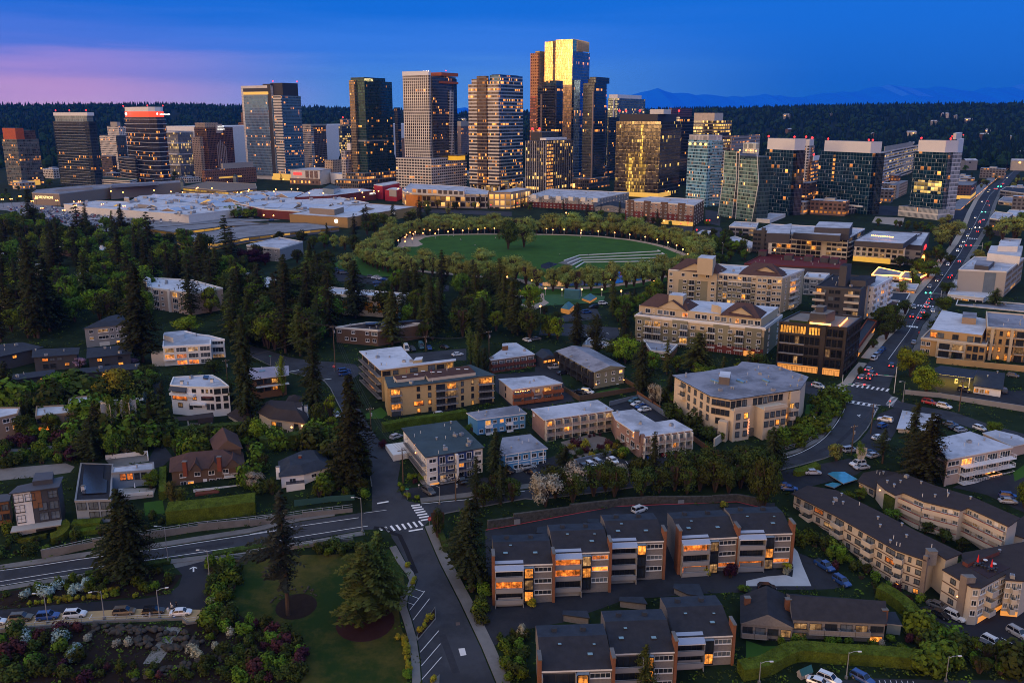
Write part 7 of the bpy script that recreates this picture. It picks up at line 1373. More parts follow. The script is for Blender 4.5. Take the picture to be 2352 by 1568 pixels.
 b.fc((0,1),['WW.W','W.BB','w.BB'],3.2,Aa,(2,2.2,.4),0,pE=A9,nz=2);b.box('white_panel',(0,1),.02,.40,b.z0,b.z1-.3,.05,A0);b.box('brick_panel',(0,1),.42,.62,b.z1-5,b.z1-.3,.06,Ce);b.up('clerestory','i',[(275,1335),(448,1315),(455,1250),(300,1262)],1.2,Ba,mat('ribbed_roof'));b.box('deck',(0,1),-.1,1.0,b.z0+2.6,b.z0+2.9,3.2,Ad);b.done()
 b=Bld('modern_house','brick and glass wing of the metal roofed house cut by the picture edge','house','i',[(-80,1520),(80,1500),(95,1440),(-80,1450)],1,1700,Ce,mat('ribbed_roof'),'slab',over=.3,tR=Ba);b.fc((0,1),['WW']*2,3,Aa,(2,1.8,.5),0);b.done()
 b=Bld('tan_house','tan cubic house with flat roof and orange lit lower rooms','house','i',[(303,778),(655,742),(662,680),(312,690)],0,(335,910),mat('tan_render',(.26,.19,.14),.9,var=.07),A5,tR=Bi,pA=.4,vN=2);b.fc((0,1),['W.W','#.B'],2.9,Aa,(2,1.5,.6),.1,nx=4);b.fc((3,0),['*','*'],2.9,Aa,(1,1.2,.6),0);b.done()
 b=Bld('tan_house','raised tan cube with pale roof at the back of the tan house','house','i',[(582,680),(765,662),(770,600),(592,616)],0,(582,790),mat('tan_render'),A5,tR=Bi,pA=.4);b.done()
 b=Bld('tan_house','small tan house with yellow french windows at the picture edge','house','i',[(-60,800),(150,752),(168,700),(-60,700)],1,(140,935),mat('tan_render'),A5,tR=Bi,pA=.3);b.fc((0,1),['.WW','.n*'],2.9,A3,(1.6,1.4,.8),.1);b.done()
 for lb,r,k,by,pt in(('dark shingled row house with long roof at the back of the west slope',[(-40,278),(372,187),(190,145),(-40,168)],1,300,['.*.w']),('dark shingled row house with lit living room and parasols',[(270,277),(672,247),(682,190),(278,206)],1,370,['.#ww..','.BB.w.']),('dark shingled row house beside the lilac tree',[(738,282),(1130,240),(1120,166),(742,196)],1,372,['.*..w.','..w.*.']),('dark shingled row house along the lane by the green tree',[(92,472),(470,420),(468,376),(112,420)],1,505,['.w.n.']),('dark shingled row house behind the golden tree',[(470,428),(1200,372),(1195,322),(640,372)],1,460,['.wB.w.B.'])):
  b=Bld('row_house',lb,'house','i',r,k,by,Ba,Ac,'slab',over=.7,tR=Ac,vN=3,gP='dark shingled row houses');b.fc((0,1),pt,2.7,Aa,(1.8,1.3,.8),.15);b.done()
 b=Bld('grey_house','grey bay windowed townhouse with slate roof behind a tall fir','house','e',[(702,1100),(930,1078),(1062,1062),(1132,1050),(1045,985),(880,1020)],1,(935,1240),Ab,Ac,'hip',over=.5,rise=1.6,tR=A3)
 b.fc((0,1),['wW','wW','.g'],2.8,A3,(1.6,1.4,.7),.1);b.fc((1,2),['wnw','wnw','.*.'],2.8,A3,(1.3,1.4,.7),.05);b.fc((2,3),['W','W','.'],2.8,A3,(1.3,1.4,.7),.05);b.done()
 b=Bld('birch_house','cream house with flat roof half hidden by birches','house','i',[(800,765),(1232,722),(1222,625),(850,650)],0,(830,880),Am,A4,tR=A0,vN=3);b.fc((0,1),['.W.W.W','.W..W.'],2.8,Aa,(1.8,1.3,.7),.05);b.done()
 b=Bld('pergola','hip roofed garden pavilion with white posts over a spa','pavilion','i',[(1475,822),(1832,792),(1822,745),(1482,790)],0,(1480,905),A3,A6,'slab',over=.2,tR=A6,roofs=False)
 mb=MB();mb.pr(b.poly,b.z1-.2,b.z1,A6);mb.bd('roof',b.root);b.up('hip_cap','i',[(1690,800),(1820,785),(1800,755),(1720,762)],1.2,A6);q=Bg(b.poly,.6)
 for a,c_ in((0,.02),(0,.35),(0,.65),(0,.97)):p=q[0].lerp(q[1],c_)if abs(q[0].y-q[1].y)<abs(q[1].y-q[2].y)+9 else q[1].lerp(q[2],c_);mb=MB();mb.box((p.x,p.y,(b.z0+b.z1)/2),(.35,.35,b.z1-b.z0-.2),A0);mb.bd('post',b.root)
 mb=MB();mb.box((b.cen.x,b.cen.y,b.z0+.5),(3,2.2,.9),mat('spa_blue',(.06,.13,.16),.3));mb.bd('spa',b.root)
 b=Bld('hip_roofed_house','house with many hipped umber roofs and porch lamps glowing orange','house','j',[(165,800),(480,840),(500,790),(460,690),(120,665),(60,745)],1,(465,948),Am,A6,'hip',over=.6,rise=2.4,tR=A6)
 b.fc((0,1),['WW..B.','*.d.WW'],2.8,Aa,(1.6,1.5,.5),.1);b.up('upper_storey','j',[(365,715),(445,700),(440,655),(330,665)],2.3,A0,A6);b.ch('j',478,690,2,1.0,A0);b.lb('j',355,872,r=.28);b.lb('j',445,860,r=.28);b.lb('j',215,875,r=.24);b.done()
 b=Bld('hip_roofed_house_wing','hipped tower wing at the back of the porch lamp house','house wing','j',[(292,668),(462,652),(448,608),(330,602)],0,760,A3,A6,'hip',over=.5,rise=1.6,tR=A6);b.done()
 b=Bld('hip_roofed_house_wing','hipped garage wing left of the porch lamp house','house wing','i',[(1935,762),(2090,850),(2190,770),(2050,735)],1,890,Am,A6,'hip',over=.5,rise=1.8,tR=A6);b.done()
 b=Bld('slate_house','single storey white house with slate blue hipped roof','house','j',[(245,1298),(465,1275),(705,1205),(620,1070),(415,1085),(238,1160)],1,(462,1372),A3,Ac,'hip',over=.6,rise=1.7,tR=A0);b.fc((1,2),['.W.W'],2.6,A3,(1.8,1.2,.8),.05);b.fc((0,1),['.W.'],2.6,A3,(2.2,1.3,.5),0);b.ch('j',238,1210,1.6,1.0,A3);b.ch('j',428,1115,1.4,.8,Cc,1);b.box('sunroom',(0,1),.2,1.0,b.z0-.5,b.z0+1.9,2.2,A0,.2,Cn);b.box('garden_deck',(0,1),-.1,1.5,b.z0-2.5,b.z0-.8,4.5,Ab);b.done()
 b=Bld('timber_house','flat lilac roofed house with amber timber walls beside the junction','house','j',[(-120,480),(335,424),(330,344),(-60,372)],1,(330,600),Ce,D9,'slab',over=1.2,tR=A0,vN=2);b.fc((0,1),['..WWW.','..WW*.'],2.9,Aa,(2,1.9,.4),.1);Ap(b,'j',[(78,395),(128,388),(130,380),(82,385)],mat('skylight_glass'),.3);b.box('balcony_floor',(0,1),.3,1.05,b.z1-3.3,b.z1-3.05,1.6,A0);b.done()
 b=Bld('apartment_block','pinkish four storey apartment block among tall firs',0,'e',[(1250,742),(1632,795),(1905,752),(1640,682),(1290,662)],1,(1635,985),C3,A5,tR=A0,vN=20);b.fc((0,1),['wBwwBww']*4,2.9,A3,(1.6,1.4,.8),.05);b.box('pier',(0,1),.1,.14,b.z0,b.z1+.6,.8,A0);b.box('pier',(0,1),.5,.54,b.z0,b.z1+.6,.8,A0);b.up('lift_tower','e',[(1222,690),(1255,702),(1290,672),(1250,650)],2.5,A0);b.done()
 for lb,c,r,k,by,w,rf,pt in(('long white roofed block with chimney stacks behind dark firs','e',[(492,398),(862,440),(908,405),(600,370)],1,520,Al,A5,['w*ww']),('white flat roof at the picture edge below the mall car park','e',[(-40,470),(282,425),(270,405),(-40,425)],1,500,A0,A5,['ww']),('white roofed house by the power pole','e',[(182,588),(372,602),(402,535),(262,555)],1,650,A0,A5,['w.w']),('grey roofed house with an orange lamp between firs','e',[(650,645),(792,655),(802,600),(720,612)],1,775,Am,A4,['w.w','.*.']),('brown roofed house by the picture edge under the cedar','e',[(-40,900),(240,915),(265,870),(20,865)],1,950,Al,A5,['w.w']),('small white gabled building beside the firs at the picture edge','e',[(-20,420),(75,440),(78,405),(0,400)],1,470,A0,A4,['.w']),('pale grey apartment block with a lit bay beside the purple trees','f',[(-30,385),(255,415),(452,355),(250,318)],1,530,Ab,A4,['W*Ww','WwWw','wWww']),('blue white flat roofed block below the park car park','f',[(-60,745),(560,795),(715,745),(150,660)],1,880,A0,A5,['wwwwww','wwwwww']),('yellow bayed apartment block with white top storey','f',[(565,795),(1292,832),(1365,800),(700,745)],1,1012,A0,A5,['WwWwWwWw','.n.n.n.n','gn.ngn.n']),('brown shingled lodge with skylit ridge under the firs','f',[(735,1085),(1092,1112),(1482,1052),(1000,1045)],1,1250,Al,A6,['w.w.wW','.wW.ww']),('brown lodge with flat roof among bright trees by the olive block','k',[(1290,215),(1455,232),(1518,165),(1230,130)],1,305,Ce,Ae,['.WW.']),('grey shed roof beside the park drive','k',[(705,170),(900,180),(970,160),(760,110)],1,200,Ab,A4,['w.w'])):
  b=Bld('apartment_block' if 'block' in lb else 'house',lb,'apartment block' if 'block' in lb else 'house',c,r,k,by,w,rf,tR=A0,vN=5)
  if 'yellow' in lb:
   for i in range(5):b.box('yellow_bay',(0,1),.28+.15*i,.37+.15*i,b.z0+2.5,b.z1-2.9,.9,mat('yellow_panel',(.55,.28,.02),.8,var=.05))
   b.box('blue_end',(0,1),.93,1.0,b.z0,b.z1-3,.4,Cy)
  b.fc((0,1),pt,2.9,A3,(1.6,1.4,.8),.12,out=.95 if 'yellow' in lb else 0)
  if 'chimney' in lb:
   for x,y in((548,365),(770,382),(868,388)):b.ch('e',x,y,1.8,1.6,A0)
  if 'skylit' in lb:Ap(b,'f',[(990,1062),(1480,1030),(1475,1020),(985,1050)],Cn,.8)
  b.done()
 b=Bld('garden_shed','small blue grey shed with teal roof and white door','shed','p',[(318,1490),(355,1520),(435,1490),(400,1450)],1,1553,Ab,mat('teal_shed_roof',(.02,.10,.10),.8),'gable',over=.15,rise=1.0,tR=A3);b.fc((1,2),['d'],2.2,A3);b.done()
Em()
FOOT=[]
for o in list(COL.objects):
 if o.type=='EMPTY' and o.parent is None:
  ps=[o.location+ch.location+v.co for ch in o.children if ch.name.split('.')[0]in('wall','glazing','facade','roof','frame','canopy_roof','banded_facade')for v in ch.data.vertices]
  if ps:
   uv=[D2(p)for p in ps if p.y>20]
   FOOT.append((min(p.x for p in ps),max(p.x for p in ps),min(p.y for p in ps),max(p.y for p in ps),min(q[0]for q in uv),max(q[0]for q in uv),min(q[1]for q in uv),max(q[1]for q in uv),[ch.data for ch in o.children][0],ccw([Ve((p.x,p.y))for p in ps[:2]]),o.get('label','')))
def hull(ps):
 ps=sorted(set((round(p[0],2),round(p[1],2))for p in ps));lo,up=[],[]
 for L,seq in((lo,ps),(up,ps[::-1])):
  for p in seq:
   while len(L)>1 and(L[-1][0]-L[-2][0])*(p[1]-L[-2][1])-(L[-1][1]-L[-2][1])*(p[0]-L[-2][0])<=0:L.pop()
   L.append(p)
 return[Ve(p)for p in lo[:-1]+up[:-1]]
Ed=[]
for o in list(COL.objects):
 if o.type=='EMPTY' and o.parent is None:
  ps=[o.location+ch.location+v.co for ch in o.children if ch.name.split('.')[0]in('wall','glazing','facade','roof','frame','canopy_roof','tower_body')for v in ch.data.vertices]
  if len(ps)>3:Ed.append(Bg(hull(ps),-1.5))
Dp=[[Ve(v.co[:2])for v in(o.data.vertices[i]for i in p.vertices)]for o in COL.objects if o.name.split('.')[0]in('road','car_park','courtyard','parking_road','parking_bays','drive','promenade','lane','pavement','car_park_surface','plaza','park_lawn','pond_water','play_area','crosswalk')for p in o.data.polygons if p.normal.z>.5]
RB=[(min(v.x for v in r),max(v.x for v in r),min(v.y for v in r),max(v.y for v in r),r)for r in Dp]
def Bd(p,road=True):
 for h in Ed:
  if abs(p.x-h[0].x)<140 and abs(p.y-h[0].y)<140 and Bu(p,h):return True
 if road:
  for a,b,c,d,r in RB:
   if a<=p.x<=b and c<=p.y<=d and Bu(p,r):return True
 return False
def hides(p,h,r):
 """does a tree here stand between the camera and a building or a street that the picture shows?"""
 u0,v0=D2((p.x,p.y,p.z+h*.95));u1,v1=D2((p.x,p.y,p.z+h*.25))
 for f in FOOT:
  if f[2]>p.y+1 and f[4]-4<u1<f[5]+4 and not(v0>f[7]-6 or v1<f[6]+4):return True
 q=gnd('v',(u0+u1)/2*1.0,(v0*.6+v1*.4))
 return any(a<=q.x<=b and c<=q.y<=d and Bu(q,r_)for a,b,c,d,r_ in RB)
LM_={n:Cf(n,c,r)for n,c,r in(('fir_needles',(.036,.040,.014),.25),('green_needles',(.072,.088,.018),.25),('gold_needles',(.11,.10,.018),.1),('bare_needles',(.034,.034,.022),.2),('leaf_green',(.080,.125,.013),.35),('leaf_bright',(.14,.20,.014),.25),('leaf_olive',(.20,.235,.055),.22),('leaf_dark',(.042,.056,.012),.3),('leaf_gold',(.20,.15,.014),.1),('leaf_purple',(.040,.012,.020),.15),('leaf_white',(.30,.28,.21),.12),('leaf_silver',(.28,.38,.36),.12),('leaf_lilac',(.36,.24,.36),.1),('leaf_rose',(.055,.020,.026),.25),('leaf_yellow',(.24,.22,.02),.15),('blue_needles',(.045,.075,.085),.1),('hedge_leaf',(.070,.092,.011),.1))}
bark=mat('bark',(.060,.042,.032),.95,var=.2,vs=2);D5=mat('birch_bark',(.42,.40,.36),.9,var=.3,vs=2)
Db={}
def E3(items,name):
 v,f=[],[]
 for c,a,b in items:
  i=len(v);v+=[tuple(c-a-b*.15),tuple(c+b*.8-a*.25),tuple(c+a+b*.1),tuple(c-b*.8+a*.25)];f.append((i,i+1,i+2,i+3))
 me=mN(name);me.from_pydata(v,[],f);me.materials.append(LM_['leaf_green']);me.update();return me
def crown(kind,seed,dens=1.0):
 k=(kind,seed,dens)
 if k in Db:return Db[k]
 r=random.Random(seed*77+len(kind));it=[];V=Ve
 if kind in('fir','cedar','sparse','column'):
  ph=[r.uniform(0,6)for _ in range(3)]
  lv=int({'fir':30,'cedar':22,'sparse':26,'column':26}[kind]*dens**.5);nb={'fir':10,'cedar':10,'sparse':5,'column':9}[kind]
  for l in range(lv):
   z=.04+.95*(l+r.uniform(-.3,.3))/lv
   if kind=='column':w=(1-abs(2*z-.85)**2.2*.55)*(1 if z<.9 else.5)
   elif kind=='cedar':w=(1-z**1.5)**.75*(.82+.25*sn(l*2.1))*(.7+z if z<.3 else 1)+.05
   elif kind=='sparse':w=((1-z)**.8*(.75+.5*r.random())if z>.30 else.35+.5*r.random()*(z>.12))*(1 if r.random()<.8 else.3)
   else:w=(1-z)**.60*(.80+.26*sn(l*1.7+seed)*r.random()+.2*r.random())*(.75+.8*z if z<.3 else 1)+.02
   if z<.10:w*=.6
   for b in range(max(4,int(nb*(.55+.45*(1-z))))):
    a=r.uniform(0,2*PI);ln=w*r.uniform(.55,1.15)*(1+.22*sn(a+ph[0]+z*5)+.16*sn(2*a+ph[1]-z*7));d=V((cs(a),sn(a),0));s=V((-d.y,d.x,0));dr={'fir':.16,'cedar':.10,'sparse':.10,'column':-.5}[kind]*r.uniform(.5,1.5)
    m=max(2,int(6*ln*dens**.5+1.5))
    for q in range(m):
     t=(q+.6)/m;c=d*ln*t+V((0,0,z-dr*ln*t*t*.35));wd={'cedar':.14,'column':.13}.get(kind,.115)*(.55+ln*.6)*(1.15-t*.55)
     for sg in(-1,1):
      e=(s*sg*r.uniform(.5,1)+d*r.uniform(.2,.8)+V((0,0,r.uniform(-.10,.05)))).normalized();up=V((r.uniform(-.4,.4),r.uniform(-.4,.4),r.uniform(.2,.5)*(.3 if kind!='column' else 1)))
      it.append((c+e*wd*.6+V((0,0,r.uniform(-.012,.012))),e*wd*1.15,e.cross(V((0,0,1))).normalized()*wd*.5+V((0,0,.010))))
 else:
  n={'broad':17,'plane':15,'birch':12,'shrub':7}[kind];lobes=[]
  for i in range(n):
   a=r.uniform(0,2*PI)
   if kind=='plane':z=r.uniform(.26,.80);q=.62*math.sqrt(r.random())*(1.1-abs(z-.5)*.8)
   elif kind=='birch':z=r.uniform(.2,.88);q=.6*math.sqrt(r.random())*(1.15-z*.6)
   elif kind=='shrub':z=r.uniform(.3,.62);q=.5*math.sqrt(r.random())
   else:z=r.uniform(.22,.80);q=.64*math.sqrt(r.random())*(1.15-abs(z-.42)*1.2)
   lobes.append((V((q*cs(a),q*sn(a),z)),r.uniform(.28,.47),r.uniform(.12,.20)*(1.6 if kind=='shrub' else 1.1)))
  N_=int({'broad':2300,'plane':2000,'birch':800,'shrub':520}[kind]*dens)
  for i in range(N_):
   c,w,h=lobes[i%n];th=r.uniform(0,2*PI);ph=math.acos(r.uniform(-.75,1));rr=r.uniform(.60,1.14)if r.random()<.8 else r.uniform(.2,.8)
   nr=V((sn(ph)*cs(th),sn(ph)*sn(th),cs(ph)));p=c+V((nr.x*w*rr,nr.y*w*rr,nr.z*h*rr));s=r.uniform(.032,.066)*(1.9 if kind=='shrub' else 1.15)/max(.6,dens**.4)
   t=nr.cross(V((r.uniform(-1,1),r.uniform(-1,1),r.uniform(-1,1)))).normalized();t=(t+nr*r.uniform(-.5,.5)).normalized();b=nr.cross(t).normalized()
   it.append((p,V((t.x*s,t.y*s,t.z*s*.55)),V((b.x*s,b.y*s,b.z*s*.55))))
 Db[k]=E3(it,'crown');return Db[k]
Dm={}
def D7(kind):
 if kind not in Dm:
  mb=MB();m=D5 if kind=='birch' else bark
  if kind in('fir','cedar','sparse','column'):mb.cyl((0,0),1,0,1,m,8,.12)
  else:
   mb.cyl((0,0),1,0,.45,m,8,.62)
   for i in range(5):a=i*1.26+.4;mb.tb([(0,0,.38),(3.2*cs(a),3.2*sn(a),.6),(6.5*cs(a),6.5*sn(a),.78)],.5,m,5,.12)
  Dm[kind]=mb.mesh('trunk')
 return Dm[kind]
Df=[(110,470,'the mall car park'),(420,500,'the parking decks'),(660,520,'the tan box store'),(120,560,'the white flat roofs'),(250,590,'the chimney stacked block'),(600,580,'the pale grey apartments'),(400,690,'the pinkish apartment block'),(250,770,'the bay windowed house'),(60,830,'the dark row houses'),(440,810,'the white stepped house'),(860,730,'the yellow bayed block'),(830,780,'the brown shingled lodge'),(650,680,'the blue flat roofs'),(900,640,'the park car park'),(1000,590,'the west lawn edge'),(1060,500,'the lamp lit plaza'),(1230,520,'the far lawn edge'),(1450,520,'the far eastern lawn arc'),(1580,560,'the east lawn end'),(1150,640,'the near western lawn arc'),(1420,650,'the water steps'),(1300,700,'the playground'),(1360,740,'the playground car park'),(1620,730,'the cream apartment blocks'),(1500,800,'the flat roofed lodge'),(1350,830,'the olive walled block'),(1000,850,'the yellow brick apartments'),(1180,820,'the maroon balcony block'),(1230,890,'the rust balcony block'),(680,830,'the upper junction'),(450,900,'the white modern house'),(270,930,'the birch house'),(120,950,'the tan house'),(490,1060,'the brown shingled house'),(640,960,'the porch lamp house'),(700,1080,'the slate roofed house'),(240,1110,'the modern solar house'),(60,1170,'the metal roofed house'),(300,1280,'the shore boulevard'),(1020,1040,'the teal roofed block'),(1150,1030,'the blue houses'),(1350,1030,'the pink brick court'),(1700,930,'the limestone block'),(1880,850,'the black glass block'),(2000,780,'the lower avenue'),(2120,600,'the busy avenue'),(2250,800,'the ochre apartments'),(2200,880,'the yellow lit garage'),(2090,970,'the low grey house'),(2230,1050,'the white balcony block'),(1850,1000,'the curving street'),(2000,1120,'the turquoise canopy'),(2150,1150,'the umber roofed terraces'),(1900,1270,'the hedge side pickup'),(1350,1120,'the upper street'),(1650,1120,'the eastern red kerb'),(1250,1280,'the upper townhouse row'),(1500,1450,'the lower townhouse row'),(1850,1430,'the low lawn townhouses'),(960,1300,'the lower street'),(780,1360,'the bark circles'),(300,1360,'the shore drive'),(300,1470,'the boulder wall'),(1800,1510,'the blue grey shed'),(2280,1450,'the lower car park'),(1400,440,'the grey white apartments'),(1650,480,'the tan and red block'),(1000,440,'the shopping gallery'),(60,400,'the orange penthouse tower'),(300,420,'the white slatted garage'),(700,400,'the red sign box'),(1900,520,'the long white framed block'),(2280,400,'the far avenue'),(2260,640,'the pale concrete block')]
E1=[]
def Bf(o,phrase,p):u,v=D2(p);E1.append((o,phrase,u,v))
ONES='first second third fourth fifth sixth seventh eighth ninth tenth eleventh twelfth thirteenth fourteenth fifteenth sixteenth seventeenth eighteenth nineteenth'.split();TENS='twentieth thirtieth fortieth fiftieth sixtieth seventieth eightieth ninetieth'.split()
def ordinal(n):
 if n<20:return ONES[n-1]
 t,u=n//10-2,n%10
 return TENS[t]if u==0 else TENS[t].replace('ieth','y')+'-'+ONES[u-1]
def Dq():
 groups={}
 for o,ph,u,v in E1:
  lm=min(Df,key=lambda l:abs(l[0]-u)+1.5*abs(l[1]-v));rel='in front of' if v>lm[1]+22 else 'behind' if v<lm[1]-22 else 'beside'
  groups.setdefault((ph,rel,lm[2]),[]).append((u,o))
 for(ph,rel,lm),L in groups.items():
  L.sort(key=lambda t:t[0])
  for i,(u,o)in enumerate(L):
   o['label']=f'{ph} {rel} {lm}' if len(L)==1 else f'{ph} {rel} {lm}, '+('leftmost' if i==0 else 'rightmost' if i==len(L)-1 else f'{ordinal(i+1)} from left')
WORD={'fir_needles':'dark','green_needles':'green','gold_needles':'golden','bare_needles':'thin brownish','leaf_green':'green','leaf_bright':'bright green','leaf_olive':'olive green','leaf_dark':'dark green','leaf_gold':'golden','leaf_purple':'purple leaved','leaf_white':'white flowering','leaf_silver':'silvery','leaf_lilac':'lilac flowering','leaf_rose':'reddish flowering','leaf_yellow':'yellow','blue_needles':'blue green','hedge_leaf':'green'}
KINDN={'fir':('fir_tree','fir'),'cedar':('cedar_tree','cedar'),'sparse':('pine_tree','sparse conifer'),'column':('cypress_tree','columnar tree'),'broad':('broadleaf_tree','tree'),'plane':('plane_tree','plane tree'),'birch':('birch_tree','birch'),'shrub':('shrub','shrub')}
FLW=('leaf_white','leaf_lilac','leaf_rose','leaf_yellow','leaf_silver')
def tree(kind,col,p,h,r,dens=1.0,bare=None,lB=None,gP=None,size=True):
 nm,w=KINDN[kind]
 if col in FLW:nm='flowering_shrub' if kind=='shrub' else 'flowering_tree'
 elif kind=='broad' and h<6.5:nm,w='garden_bush','bush'
 elif kind=='broad' and p.y>560:nm,w='city_tree','city tree'
 seed=rnd.randrange(5 if kind!='shrub' else 3);me=crown(kind,seed,dens)
 b=bare if bare is not None else{'fir':.05,'cedar':.04,'sparse':.2,'column':.05,'broad':.10,'plane':.20,'birch':.15,'shrub':0}[kind]
 if kind=='shrub':
  o=oN(nm,me);oL(o);o.location=(p.x,p.y,p.z-h*.18);o.scale=(r*1.25,r*1.25,h*1.3);o.rotation_euler=(0,0,ru(0,6.3));c=o
 else:
  o=Ao(nm,None,w if kind!='broad' else 'tree',p);c=put('crown',me,o,(0,0,h*b),ru(0,6.3),(r,r,h*(1-b)))
  tr=.045*h**.72+.05;put('trunk',D7(kind),o,(0,0,-.5),ru(0,6),(tr,tr,h*.96))
 c.material_slots[0].link='OBJECT';c.material_slots[0].material=LM_[col]
 ph=f"{'tall ' if size and h > 24 else 'small ' if size and h < 9 and kind != 'shrub' else ''}{WORD[col]} {w}"
 o['category']='shrub' if kind=='shrub' else 'tree';o['group']=gP or{'fir':'firs','shrub':'garden shrubs'}.get(kind,w+'s' if kind!='birch' else 'birches')
 if lB:o['label']=lB
 else:Bf(o,ph,p)
 return o
def T(kind,col,c,x,yb,yt,hw,dens=1.6,**k):
 """a tree by its foot, its top and half its width in the picture"""
 p=gnd(c,x,yb);u,v=px(c,x,yt);h=C1(u,v,p.y).z-p.z;r=abs(C1(*px(c,x+hw,yb),p.y).x-p.x)*(1.3 if kind in('fir','sparse')else 1.08);return tree(kind,col,p,h,r,dens,**k)
LOW=[]
